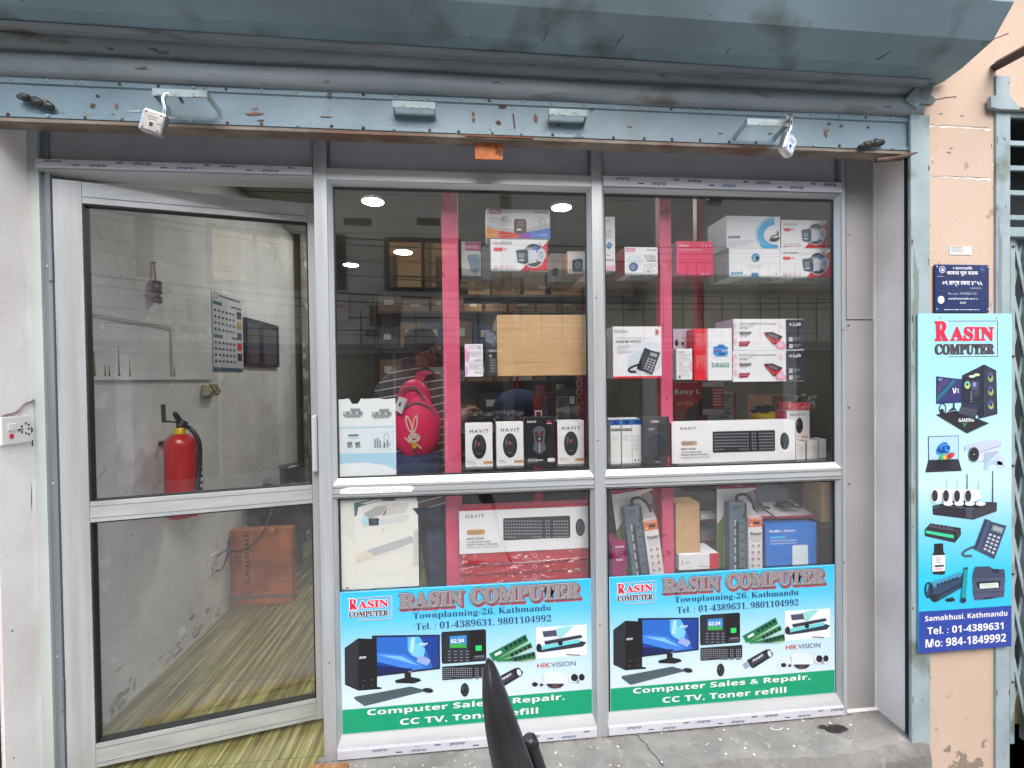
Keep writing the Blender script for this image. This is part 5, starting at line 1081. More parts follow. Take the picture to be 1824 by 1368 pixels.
f.rrect(1118, 625, 1212, 735, 24, ink(34, 56, 72), 1); f.rrect(1150, 620, 1212, 715, 18, ink(50, 82, 100), 2); f.ring(1165, 678, 20, 28, 5, ink(120, 150, 164), 3); f.lines(1240, 715, 1290, 745, 2, G_, 1); f.rect(1094, 640, 1102, 720, LG_, 1); f.done()
f = goods('camera_box', 'grey white camera box standing behind the orange sided one', 'A', [(930, 350), (1290, 430), (1290, 640), (930, 640)], .24, .08, ink(206, 202, 200), 1)
f.rect(1140, 465, 1236, 500, RED, 1); f.text('Smart DUAL', 1118, 500, 1208, 520, K_, 1, 'b'); f.ell(980, 545, 44, 40, ink(60, 58, 60), 1); f.poly([(1240, 500), (1290, 450), (1290, 600), (1250, 560)], ink(46, 62, 82), 1); f.done()
f = goods('camera_box', 'tall white camera box with a blue grey camera beside the pink post', 'A', [(155, 500), (325, 505), (325, 800), (155, 800)], .14, .12, ink(206, 208, 206), 1)
f.rect(190, 505, 325, 580, ink(190, 90, 130), 1); f.text('alhua', 200, 530, 300, 560, ink(230, 190, 206), 2, 'b'); f.poly([(205, 620), (300, 612), (322, 660), (322, 740), (270, 782), (232, 750)], ink(110, 140, 164), 2); f.done()
f = goods('camera_box', 'plain whitish box behind the upper camera boxes', 'A', [(330, 520), (410, 520), (410, 800), (330, 800)], .2, .1, ink(190, 192, 190), 1); f.lines(340, 680, 400, 720, 3, G_, 1); f.done()
# --- upper shelf, right window
f = goods('slim_box', 'narrow white upright box with a blue cube mark at the right window edge', 'C', [(35, 242), (112, 244), (106, 652), (34, 652)], .07, .06, WH, z0=1.741)
f.poly([(38, 470), (62, 440), (90, 458), (64, 502)], ink(40, 120, 170), 1); f.poly([(46, 470), (64, 450), (80, 462), (62, 486)], ink(110, 170, 206), 2); f.ring(60, 274, 15, 15, 4, G_, 1, n=6); f.lines(40, 350, 84, 420, 6, G_, 1); f.lines(38, 540, 74, 552, 1, K_, 1); f.lines(38, 570, 100, 586, 1, G_, 1, .9); f.rect(36, 615, 108, 652, ink(238, 180, 200), 1); f.done()
f = goods('camera_box', 'white dome camera box with red side on the upper right shelf', 'C', [(182, 436), (432, 446), (430, 660), (180, 648)], .06, .10, WH, 1, side=ink(200, 40, 60))
f.rect(188, 446, 260, 474, ink(226, 120, 150), 1); f.text('alhua', 194, 450, 252, 468, W_, 2, 'b'); f.text('Smart DUAL', 348, 460, 424, 472, INKG, 1, 'b')
for i, t_ in enumerate(('IR EYEBALL', 'NETWORK', 'CAMERA')): f.text(t_, 328+(i > 0)*8+(i > 1)*12, 504+i*18, 416, 517+i*18, INKG, 1, 'b')
f.poly([(200, 520), (225, 500), (300, 505), (318, 540), (270, 620), (220, 620)], ink(214, 228, 236), 1); f.ell(245, 590, 34, 34, ink(60, 90, 130), 2, rot=20); f.ell(240, 592, 20, 22, ink(120, 150, 190), 3); f.lines(318, 570, 418, 640, 4, LG_, 1); f.ell(355, 630, 7, 6, K_, 2); f.done()
f = goods('camera_box', 'deep pink camera box on the upper right shelf', 'C', [(578, 404), (850, 414), (848, 680), (575, 668)], .06, .10, ink(224, 44, 96), 1, side=ink(220, 170, 190))
f.text('alhua', 595, 430, 664, 446, W_, 1, 'b', .01); f.text('IR BULLET NETWORK CAMERA', 594, 464, 768, 474, ink(246, 200, 214), 1, 'b'); f.lines(594, 480, 740, 486, 1, ink(240, 150, 180), 1)
for x in (768, 798, 828): f.ell(x, 446, 6, 6, ink(250, 210, 224), 1, n=5)
f.text('WizSense', 754, 650, 816, 662, ink(250, 220, 230), 1, 'b'); f.rect(590, 650, 736, 653, ink(240, 130, 160), 1); f.rect(576, 414, 590, 668, ink(232, 90, 140), 1); f.done()
f = goods('camera_box', 'dark pink box standing behind the deep pink camera box', 'C', [(530, 300), (710, 305), (705, 500), (530, 500)], .24, .1, ink(180, 60, 100), 1); f.done()
fb = goods('camera_box', 'white box with an eye logo under the blue ring camera box', 'C', [(972, 476), (1356, 486), (1352, 706), (968, 694)], .06, .14, WH, 1, side=ink(206, 208, 210))
f = fb; f.ell(1170, 552, 33, 34, ink(60, 150, 196), 1); f.ell(1178, 556, 24, 22, ink(150, 206, 226), 2); f.ell(1180, 556, 15, 18, ink(24, 34, 44), 3); f.text('H.D CAMERA', 1090, 602, 1230, 618, LG_, 1); f.lines(1110, 626, 1210, 634, 1, LG_, 1)
for i in range(4): f.rrect(984+i*22, 656, 1003+i*22, 674, 3, ink(90, 160, 196), 1)
f.rect(1134, 664, 1188, 700, ink(50, 130, 190), 1); f.ell(1305, 676, 5, 6, LG_, 1); f.ell(1326, 676, 8, 7, LG_, 1); f.done()
f = goods('camera_box', 'white camera box with a big blue ring, on top of the eye logo box', 'C', [(955, 228), (1358, 244), (1354, 486), (948, 472)], .06, .14, WH, z0=fb.ext[3]+.0006, side=ink(200, 204, 206))
f.ring(1330, 380, 160, 138, 62, ink(70, 176, 226), 1, a0=88, a1=262); f.ring(1330, 380, 160, 138, 16, ink(150, 212, 238), 2, a0=150, a1=262); f.ell(1310, 408, 40, 26, ink(44, 46, 50), 3, rot=-10); f.poly([(1264, 400), (1340, 386), (1342, 398), (1270, 416)], ink(220, 220, 222), 4); f.ell(1290, 412, 14, 12, ink(20, 20, 24), 5); f.ell(1335, 362, 7, 10, K_, 4); f.poly([(1326, 370), (1342, 370), (1342, 386), (1328, 386)], K_, 4)
for i in range(4): f.rrect(963+i*23, 382, 983+i*23, 402, 3, G_, 1)
f.lines(960, 420, 1165, 466, 4, LG_, 1); f.text('security', 1278, 450, 1330, 460, BL_, 2); f.done()
fh = goods('camera_box', 'lower white camera box with red corner, far right of the upper shelf', 'C', [(1358, 474), (1736, 488), (1732, 710), (1354, 704)], .06, .10, WH, 1, group='pair of white camera boxes with red corners')
hik_art(fh, 1358, 480, 1735, 706, .1, (70, 110, 200)); fh.done()
f = goods('camera_box', 'upper white camera box with red corner, far right of the upper shelf', 'C', [(1366, 252), (1714, 278), (1712, 486), (1362, 474)], .062, .10, WH, z0=fh.ext[3]+.0006, group='pair of white camera boxes with red corners')
hik_art(f, 1366, 262, 1712, 480, .1, (90, 96, 104)); f.done()
# --- middle shelf, left window
f = goods('blank_carton', 'blank brown cardboard carton in the left window', 'B', [(470, -88), (1256, -84), (1245, 450), (465, 438)], .06, .28, M['card'], 2, cat='carton', bev=.003)
f.rect(468, -6, 1252, 22, ink(212, 176, 130, .3), 1); f.rect(468, 22, 1252, 24, ink(166, 130, 88), 2); f.line([(470, 330), (700, 326), (1010, 334), (1246, 330)], 2, ink(184, 148, 104), 1); f.line([(640, 40), (646, 200), (640, 436)], 2, ink(188, 152, 108), 1); f.poly([(465, 400), (500, 438), (465, 438)], ink(170, 132, 90), 1); f.poly([(1226, 438), (1246, 420), (1246, 450)], ink(170, 132, 90), 1); f.poly([(1142, 275), (1216, 280), (1214, 388), (1140, 385)], ink(206, 168, 124), 1); f.done()
f = goods('toner_box', 'small white and pink printed box beside the blank carton', 'B', [(190, 146), (347, 152), (340, 433), (182, 432)], .06, .09, ink(244, 238, 244), 2)
f.ell(205, 240, 22, 60, ink(240, 160, 196), 1); f.ell(195, 380, 16, 46, ink(226, 190, 224), 1); f.ell(225, 180, 26, 26, ink(240, 214, 234), 1); f.lines(245, 160, 296, 196, 3, LG_, 2); f.rect(303, 165, 332, 192, LG_, 2); f.lines(210, 214, 335, 262, 4, LG_, 2, .7); f.text('NOTICE', 276, 284, 328, 296, K_, 2, 'b'); f.rect(206, 303, 335, 305, G_, 2); f.lines(220, 325, 335, 376, 4, LG_, 2); f.text('x-Lab', 272, 392, 326, 406, INKG, 2, 'b', rot=180); f.done()
f = goods('toner_box', 'black box with white specification print behind the blank carton', 'B', [(372, 40), (468, 40), (464, 436), (360, 436)], .1, .1, ink(40, 42, 52), 2)
f.poly([(372, 40), (450, 60), (460, 180), (372, 120)], ink(100, 110, 134), 1); f.text('C', 446, 86, 466, 108, W_, 2, 'b'); f.rect(398, 196, 462, 214, ink(170, 170, 176), 2); f.ell(408, 250, 12, 12, LG_, 2); f.lines(400, 275, 462, 405, 9, LG_, 2, .6); f.done()
# --- middle shelf, right window
f = goods('telephone_box', 'white telephone box with a black desk phone picture', 'D', [(95, 85), (464, 92), (456, 482), (90, 478)], .055, .10, WH, 2)
f.ell(330, 300, 132, 132, ink(226, 232, 240), 1); f.ell(330, 360, 128, 96, ink(216, 224, 234), 2); f.text('M55N', 106, 112, 202, 136, G_, 3); f.text('THE STYLISH WAY TO', 120, 166, 305, 180, LG_, 3); f.text('STAY IN TOUCH', 120, 190, 302, 210, INKG, 3, 'b'); f.lines(126, 228, 226, 296, 5, LG_, 3)
f.text('b', 418, 110, 443, 150, ink(206, 30, 50), 3, 'b', .02); f.text('beetel', 410, 152, 450, 158, G_, 3); f.rect(92, 462, 458, 480, ink(216, 24, 50), 3)
f.line([(290, 375), (240, 390), (205, 410), (215, 428), (262, 430)], 15, ink(40, 44, 50), 4); phone_art(f, [(328, 256), (448, 292), (382, 456), (266, 408)], 5, (34, 38, 46)); f.done()
f = goods('telephone_box', 'lilac and red telephone box behind the small printed box', 'D', [(550, 122), (716, 118), (710, 500), (545, 500)], .13, .1, ink(190, 176, 196), z0=1.317)
f.text('b', 680, 142, 698, 180, ink(206, 30, 70), 1, 'b', .02); f.ell(575, 226, 14, 26, K_, 1); f.ell(620, 220, 10, 30, K_, 1); f.ell(620, 208, 6, 12, W_, 2); f.done()
f = goods('toner_box', 'black upright box printed x-Lab at the back of the middle shelf', 'D', [(520, 110), (552, 112), (548, 500), (515, 500)], .12, .1, ink(30, 32, 38), z0=1.318); f.text('x-Lab', 522, 290, 550, 306, W_, 1, 'b'); f.lines(524, 420, 548, 470, 3, G_, 1); f.done()
f = goods('toner_box', 'small white box with fine print and a grey code strip, middle shelf', 'D', [(576, 264), (694, 266), (690, 500), (572, 496)], .07, .05, WH, 2)
f.text('x-Lab', 588, 282, 632, 296, INKG, 1, 'b'); f.lines(588, 306, 686, 368, 6, LG_, 1); f.text('NOTICE', 588, 376, 620, 388, INKG, 1, 'b'); f.lines(588, 396, 670, 460, 6, LG_, 1); f.ell(680, 400, 12, 40, ink(240, 190, 210), 1); f.rect(584, 464, 602, 486, G_, 1); f.lines(610, 466, 680, 488, 2, LG_, 1); f.done()
f = goods('drum_box', 'red and white box with crowded red print beside the toner drum box', 'D', [(716, 116), (818, 110), (802, 502), (698, 498)], .066, .10, ink(226, 16, 40), 2)
q = random.Random(21)
for i in range(22): x = 726+i*4; f.rect(x, 148, x+2.2, 148+q.uniform(60, 130), ink(240, 120, 130), 1); f.rect(x-4, 310, x-1.8, 310+q.uniform(40, 130), ink(240, 120, 130), 1)
f.rect(800, 120, 812, 490, ink(236, 130, 140), 2); f.done()
f = goods('drum_box', 'white toner drum box printed DR660', 'D', [(818, 112), (1000, 112), (985, 510), (802, 500)], .06, .10, WH, 2)
f.rrect(852, 246, 962, 310, 12, ink(40, 140, 214), 1); f.rrect(886, 232, 936, 254, 5, ink(40, 140, 214), 1); f.rrect(868, 292, 948, 318, 5, ink(60, 160, 230), 2); f.rect(890, 296, 935, 308, ink(30, 60, 120), 3); f.text('smart', 862, 272, 915, 286, ink(160, 80, 150), 3, 'b'); f.text('print', 918, 270, 962, 290, W_, 3, 'b'); f.lines(860, 320, 962, 330, 1, BL_, 2)
f.text('DR660', 836, 368, 966, 404, ink(40, 150, 110), 2, 'b', -.004); f.done()
f = goods('camera_box', 'low white box with a red end behind the toner boxes', 'D', [(800, 74), (940, 78), (940, 120), (800, 114)], .20, .06, WH, z0=1.318+.163); f.rect(804, 78, 872, 106, RED, 1); f.text('alhua', 812, 84, 864, 98, W_, 2, 'b'); f.done()
def toner(px, y0, z0, lab):
    f = goods('toner_cartridge_box', lab, 'D', px, .06, .13, WH, z0=z0, side=ink(190, 170, 186), group='pair of long white and black toner cartridge boxes'); dy = y0
    f.poly([(1398, dy+12), (1536, dy+12), (1534, dy+242), (1396, dy+242)], ink(36, 42, 54), 1)
    pk_ = (ink(244, 214, 226), ink(240, 190, 210), ink(222, 206, 230), ink(248, 226, 232)); q = random.Random(31)
    for i in range(16): f.ell(q.choice((1012, 1360, 1380))+q.uniform(-10, 12), dy+q.uniform(20, 228), q.uniform(10, 20), q.uniform(12, 26), pk_[i % 4], 1+i % 3)
    f.ell(1355, dy+212, 40, 24, ink(244, 160, 190), 4); f.ell(1350, dy+206, 24, 16, ink(250, 206, 220), 5)
    f.text('Premium Compatible Laser Toner Cartridge', 1046, dy+30, 1322, dy+44, INKG, 5, 'b', -.004); f.text('for Printer Power', 1046, dy+50, 1150, dy+60, G_, 5); f.text('HATTI-A506', 1046, dy+64, 1106, dy+74, INKG, 5, 'b')
    f.rrect(1046, dy+96, 1134, dy+112, 3, ink(60, 54, 60), 5); f.text('COMPATIBLE MODELS', 1052, dy+100, 1128, dy+108, W_, 6, 'b'); f.lines(1050, dy+116, 1120, dy+138, 3, G_, 5)
    f.poly([(1042, dy+170), (1126, dy+170), (1104, dy+204), (1042, dy+204)], ink(170, 30, 60), 5); f.lines(1050, dy+176, 1110, dy+198, 2, ink(226, 150, 170), 6)
    f.poly([(1228, dy+106), (1290, dy+104), (1368, dy+140), (1352, dy+166), (1310, dy+202), (1290, dy+192)], ink(60, 34, 44), 5); f.poly([(1236, dy+116), (1318, dy+180), (1300, dy+194), (1240, dy+130)], ink(226, 60, 76), 6); f.poly([(1260, dy+112), (1340, dy+140), (1320, dy+160), (1260, dy+130)], ink(120, 110, 120), 6); f.poly([(1310, dy+168), (1352, dy+150), (1350, dy+170), (1318, dy+196)], ink(214, 50, 70), 7)
    f.text('x-Lab', 1422, dy+34, 1510, dy+60, W_, 3, 'b'); f.line([(1440, dy+64), (1490, dy+62)], 1.5, W_, 3)
    for yy in (148, 200): f.rect(1418, dy+yy, 1446, dy+yy+32, ink(206, 206, 210), 3); f.lines(1452, dy+yy+4, 1506, dy+yy+28, 3, LG_, 3)
    f.done(); return f
fa = toner([(1000, 276), (1536, 284), (1534, 518), (994, 508)], 272, sz(2, 1.17)-.0, 'lower long toner cartridge box with pink flowers and a black end')
fc_ = toner([(1005, 34), (1538, 44), (1534, 284), (1000, 272)], 34, None if False else fa.ext[3]+.0006, 'upper long toner cartridge box with pink flowers and a black end')
# --- lower shelf, left window: mouse boxes in bags
def mousebox(px, lab, blk=False, bag=True, idx=0, top=26):
    f = goods('mouse_box', lab, 'B', px, .05, .05, ink(246, 246, 244) if not blk else ink(24, 26, 30), 3, side=ink(170, 40, 90), group='row of four boxed computer mice in the left window')
    (x0, y0), (x1, _), (_, y1), _ = px[0], px[1], px[2], px[3]; W = x1-x0; H = y1-y0
    if not blk:
        f.text('HAVIT', x0+W*.17, y0+H*.13, x0+W*.86, y0+H*.215, INKG, 1, 'w'); mouse_art(f, x0+W*.5, y0+H*.53, W*.25, H*.275, 1, True, False)
        f.text('MS76GT', x0+W*.07, y0+H*.87, x0+W*.28, y0+H*.89, INKG, 1, 'b'); f.lines(x0+W*.07, y0+H*.90, x0+W*.4, y0+H*.95, 2, LG_, 1); f.rect(x0+W*.64, y0+H*.87, x0+W, y0+H*.94, ink(216, 176, 120), 1); f.lines(x0+W*.74, y0+H*.89, x0+W*.94, y0+H*.93, 1, ink(120, 80, 40), 2)
    else:
        f.text('HAVIT', x0+W*.1, y0+H*.08, x0+W*.4, y0+H*.12, W_, 1, 'b'); f.poly([(x0+W*.75, y0+H*.08), (x0+W*.88, y0+H*.08), (x0+W*.86, y0+H*.12), (x0+W*.77, y0+H*.12)], RED, 1); f.rect(x0+W*.74, y0+H*.135, x0+W*.91, y0+H*.145, W_, 1)
        cx, cy = x0+W*.49, y0+H*.50; GD = ink(92, 94, 104); f.ell(cx, cy-H*.2, W*.2, H*.11, GD, 1); f.poly([(cx-W*.2, cy-H*.22), (cx+W*.2, cy-H*.22), (cx+W*.16, cy+H*.02), (cx+W*.22, cy+H*.18), (cx, cy+H*.28), (cx-W*.22, cy+H*.18), (cx-W*.16, cy+H*.02)], GD, 1)
        f.poly([(cx-W*.15, cy-H*.2), (cx+W*.15, cy-H*.2), (cx+W*.11, cy+H*.02), (cx-W*.11, cy+H*.02)], ink(54, 56, 62), 2); f.rect(cx-W*.03, cy-H*.22, cx+W*.03, cy-H*.1, ink(150, 60, 50), 3); f.rect(cx-W*.025, cy-H*.06, cx+W*.025, cy-H*.03, LG_, 3); f.poly([(cx-W*.06, cy+H*.02), (cx+W*.06, cy+H*.02), (cx, cy+H*.06)], ink(230, 80, 50), 3); f.rect(cx-W*.015, cy+H*.06, cx+W*.015, cy+H*.24, ink(170, 180, 220), 3)
        f.text('HARVESTER', x0+W*.1, y0+H*.86, x0+W*.4, y0+H*.88, ink(230, 200, 200), 1); f.text('PROGRAMMING', x0+W*.1, y0+H*.885, x0+W*.6, y0+H*.915, W_, 1, 'b', .01); f.text('GAMING MOUSE', x0+W*.1, y0+H*.93, x0+W*.45, y0+H*.945, W_, 1); f.rrect(x0+W*.75, y0+H*.86, x1, y0+H*.94, H*.03, ink(236, 226, 230), 1)
    f.done()
    if bag:
        a, c, zb, zt = f.ext; q = random.Random(idx); mb = MB(); n = 12; g = []
        for j in range(7):
            for i in range(n+1):
                u = i/n; v = j/6; w_ = .012*(1-.3*v)
                x = a-w_+(c-a+2*w_)*u+q.uniform(-.002, .002); z = zb-.001+(zt+.045+(.03*u if idx == 3 else .0)-zb)*v+q.uniform(-.002, .002)*(v > 0); y = .050-.006-.004*math.sin(u*math.pi)+q.uniform(-.003, .0005)
                if v > .85: x = a+(x-a)*.98+.002; y += .012
                g.append((x, y, z))
        mb.add(g, [(j*(n+1)+i, j*(n+1)+i+1, (j+1)*(n+1)+i+1, (j+1)*(n+1)+i) for j in range(6) for i in range(n)], M['wrapflat'], True); mb.build('plastic_bag', f.o)
    else:
        a, c, zb, zt = f.ext; mb = MB(); m_ = (a+c)/2; mb.box(m_-.013, m_-.010, .07, .072, zt, zt+.018, LG_); mb.box(m_+.010, m_+.013, .07, .072, zt, zt+.018, LG_); mb.box(m_-.013, m_+.013, .07, .072, zt+.0182, zt+.022, LG_); mb.build('hanger', f.o)
mousebox([(190, 840), (428, 838), (426, 1215), (188, 1217)], 'white boxed mouse in a clear bag next to the pink post', idx=1)
mousebox([(460, 836), (697, 834), (695, 1213), (458, 1215)], 'white boxed mouse in a clear bag between the post side mouse and the black box', idx=2)
mousebox([(705, 792), (968, 790), (966, 1210), (703, 1212)], 'black boxed gaming mouse between white mouse boxes', True, False)
mousebox([(993, 830), (1225, 828), (1222, 1205), (992, 1208)], 'white boxed mouse in a tall peaked clear bag by the window edge', idx=3)
# --- lower shelf, right window
def kbox(zone, px, Y, k, lab, z0=None, wrap=False, kb=(850, 884, 1320, 1045), ms=(1390, 965, 33, 62)):
    f = goods('keyboard_box', lab, zone, px, Y, .06, ink(246, 246, 248), k, z0=z0, side=ink(206, 30, 54), group='long white keyboard and mouse boxes'); return f
f = kbox('D', [(540, 812), (1474, 808), (1466, 1108), (534, 1124)], .05, 3, 'long white keyboard box standing on the right window shelf')
keyboard_art(f, 850, 884, 1320, 1045, 1, 6, 24); mouse_art(f, 1390, 965, 32, 62, 1); f.text('HAVIT', 604, 846, 724, 868, INKG, 1, 'w'); f.rrect(606, 952, 732, 988, 16, ink(222, 196, 170), 1); f.ring(628, 970, 12, 12, 4, ink(120, 80, 40), 2); f.text('COMFORTABLE', 646, 960, 720, 968, ink(110, 70, 40), 2, 'b'); f.text('HAND FEEL', 646, 972, 700, 980, ink(110, 70, 40), 2, 'b')
f.text('KB273CM', 606, 1006, 716, 1020, INKG, 1, 'b'); f.text('ULTRA-SLIM AND', 606, 1032, 760, 1044, INKG, 1, 'b', -.004); f.text('NOISE-PROOF DESIGN', 606, 1052, 810, 1064, INKG, 1, 'b', -.004); f.text('KEYBOARD AND MOUSE', 606, 1074, 822, 1086, G_, 1); f.ell(737, 910, 4, 4, LG_, 1); f.done()
for i, (x0_, x1_) in enumerate(((75, 155), (160, 238), (238, 320))):
    f = goods('cable_box', ('leftmost', 'middle', 'rightmost')[i]+' of three narrow white boxes with blue tops in the right window', 'D', [(x0_, 785), (x1_, 785), (x1_-6, 1120-i*2), (x0_, 1124-i*2)], .055+.006*i, .09, ink(236, 238, 236), 3, group='three narrow white boxes with blue tops')
    f.rect(x0_, 785, x1_, 830, ink(30, 92, 176), 1); f.ell((x0_+x1_)/2, 808, 14, 9, ink(20, 24, 40), 2)
    if i < 2: f.rect(x0_+4, 858, x1_-2, 878, ink(36, 38, 42), 1); f.text('QUICK USB', x0_+8, 863, x1_-8, 873, W_, 2, 'b')
    f.lines(x0_+8, 912, x1_-12, 960, 5, LG_, 1, seed=i); f.rect(x0_+6, 1112, x1_-20, 1114, LG_, 1)
    if i == 2: f.lines(250, 950, 300, 1030, 8, LG_, 1); f.ell(260, 1098, 7, 7, INKG, 1); f.ell(282, 1096, 5, 7, INKG, 1)
    f.done()
f = goods('cable_box', 'loose blue topped box lying behind the three narrow white boxes', 'D', [(130, 775), (410, 765), (410, 800), (130, 800)], .16, .08, ink(30, 92, 176), z0=1.075); f.done()
f = goods('webcam_box', 'black hanging box with a headset picture beside the blue topped boxes', 'D', [(322, 785), (520, 788), (522, 1140), (322, 1140)], .045, .06, ink(52, 52, 56), 3)
f.rect(322, 785, 496, 838, ink(70, 66, 70), 1); f.rrect(384, 812, 440, 826, 5, ink(190, 190, 190), 2); f.text('dadojo', 360, 868, 406, 878, W_, 1, 'b'); f.text('magic v1', 360, 882, 412, 890, LG_, 1); f.ell(420, 1000, 76, 86, ink(34, 34, 38), 1); f.ell(450, 975, 50, 50, ink(24, 46, 60), 2); f.poly([(385, 1040), (440, 1050), (450, 1120), (400, 1110)], ink(24, 24, 26), 2); f.ring(425, 990, 80, 90, 4, ink(96, 96, 100), 3, a0=180, a1=330); f.text('dadojo', 410, 1122, 452, 1130, W_, 2, 'b'); f.rect(505, 1090, 520, 1134, ink(206, 60, 90), 2); f.done()
f = goods('mouse_box', 'white boxed mouse with red ribbon top leaning behind the keyboard box', 'D', [(1405, 722), (1580, 726), (1578, 960), (1405, 950)], .13, .07, ink(240, 236, 238), z0=.993+.058, side=ink(222, 70, 100))
f.text('HAVIT', 1432, 746, 1542, 764, INKG, 1, 'w'); mouse_art(f, 1500, 840, 26, 56, 1); f.rect(1510, 920, 1560, 934, ink(216, 176, 120), 1); f.poly([(1405, 722), (1580, 726), (1580, 700), (1405, 696)], RED, 1); f.done()
f = goods('ribbon_bundle', 'red ribbon bundle in a clear bag on top of the boxed mouse', 'D', [(1418, 665), (1590, 670), (1585, 722), (1415, 718)], .13, .06, ink(232, 70, 80), z0=None, cat='bundle'); mb = MB(); a, c, zb, zt = f.ext
q = random.Random(3); n = 10; g = [(a-.01+(c-a+.03)*i/n+q.uniform(-.003, .003), .12+q.uniform(-.008, .004), zb+(zt-zb+.035)*j/5+q.uniform(-.004, .004)) for j in range(6) for i in range(n+1)]
mb.add(g, [(j*(n+1)+i, j*(n+1)+i+1, (j+1)*(n+1)+i+1, (j+1)*(n+1)+i) for j in range(5) for i in range(n)], M['wrap'], False); mb.build('plastic_bag', f.o)
for i, (x0_, x1_, y0_) in enumerate(((1474, 1545, 955), (1560, 1640, 950), (1648, 1704, 946))):
    f = goods('bulb_box', ('leftmost', 'middle', 'rightmost')[i]+' small white box right of the long keyboard box', 'D', [(x0_, y0_), (x1_, y0_), (x1_, 1088), (x0_, 1090)], .07+.01*i, .05, ink(226, 224, 218), 3, group='three small white boxes at the window edge'); f.ring((x0_+x1_)/2+10, 1005, 8, 10, 3, G_, 1); f.lines(x0_+50 if i == 1 else x0_+20, 1030, x1_-6, 1076, 4, LG_, 1); f.done()
# --- bottom bay, left window: red boxes in film, keyboard box on top
fk = None; zz = .56
for i, (yt, yb, lab) in enumerate(((655, 735, 'lowest red box of the wrapped stack in the left window'), (590, 665, 'middle red box of the wrapped stack in the left window'), (515, 600, 'top red box of the wrapped stack, under the white keyboard box'))):
    f = goods('keyboard_box', lab, 'E', [(890, yt+8), (1756, yt-42), (1756, yb-42), (888, yb+8)], .055, .15, ink(214, 22, 44), z0=PY(1320*.26316+590, 850+(yb-17)*.26316, .055)[2], group='wrapped stack of red keyboard boxes')
    f.text('HAVIT', 1290, yt+34, 1350, yt+44, ink(250, 200, 206), 1, 'w'); f.ring(1372, yt+20-5, 14, 14, 3, ink(250, 220, 224), 1); f.done()
    a, c, zb, zt = f.ext; q = random.Random(i+5); n = 26; mb = MB(); g = [(a-.012+(c-a+.018)*u/n, .0545-.004+q.uniform(-.0035, .0015), zb-.001+(zt-zb+.004)*v/4+q.uniform(-.0015, .0015)) for v in range(5) for u in range(n+1)]
    mb.add(g, [(v*(n+1)+u, v*(n+1)+u+1, (v+1)*(n+1)+u+1, (v+1)*(n+1)+u) for v in range(4) for u in range(n)], M['wrap'], False); mb.build('plastic_wrap', f.o)
ztop = f.ext[3]
f = goods('keyboard_box', 'white keyboard box wrapped in film on top of the red stack', 'E', [(868, 232), (1752, 192), (1752, 482), (864, 515)], .05, .06, ink(246, 246, 248), z0=ztop+.0006, side=ink(206, 30, 54), group='long white keyboard and mouse boxes')
keyboard_art(f, 1155, 276, 1612, 425, 1, 6, 24); mouse_art(f, 1682, 338, 32, 58, 1); f.text('HAVIT', 910, 254, 1030, 278, INKG, 1, 'w'); f.rrect(914, 352, 1036, 388, 16, ink(216, 176, 110), 1); f.ring(934, 370, 12, 12, 4, ink(120, 80, 40), 2); f.text('COMFORTABLE', 952, 362, 1028, 370, ink(110, 70, 40), 2, 'b'); f.text('HAND FEEL', 952, 374, 1006, 382, ink(110, 70, 40), 2, 'b')
f.text('KB273CM', 914, 406, 1022, 420, INKG, 1, 'b'); f.text('ULTRA-SLIM AND', 914, 430, 1066, 441, INKG, 1, 'b', -.004); f.text('NOISE-PROOF DESIGN', 914, 448, 1112, 459, INKG, 1, 'b', -.004); f.text('KEYBOARD AND MOUSE', 914, 466, 1126, 477, G_, 1); f.done()
a, c, zb, zt = f.ext; q = random.Random(15); n = 26; mb = MB(); g = [(a-.02+(c-a+.022)*u/n, .0485-.002+q.uniform(-.003, .0005)+(.03 if v > 5 else 0), zb-.002+(zt-zb+.02)*v/6+q.uniform(-.002, .002)) for v in range(7) for u in range(n+1)]
mb.add(g, [(v*(n+1)+u, v*(n+1)+u+1, (v+1)*(n+1)+u+1, (v+1)*(n+1)+u) for v in range(6) for u in range(n)], M['wrapflat'], True); mb.build('plastic_wrap', f.o)
mb = MB(); mb.box(a, c, .0525, .10, zt+.0005, zt+.012, ink(186, 24, 50)); tag(mb.build('red_folder'), 'thin red carton lid showing above the wrapped white keyboard box', 'carton')
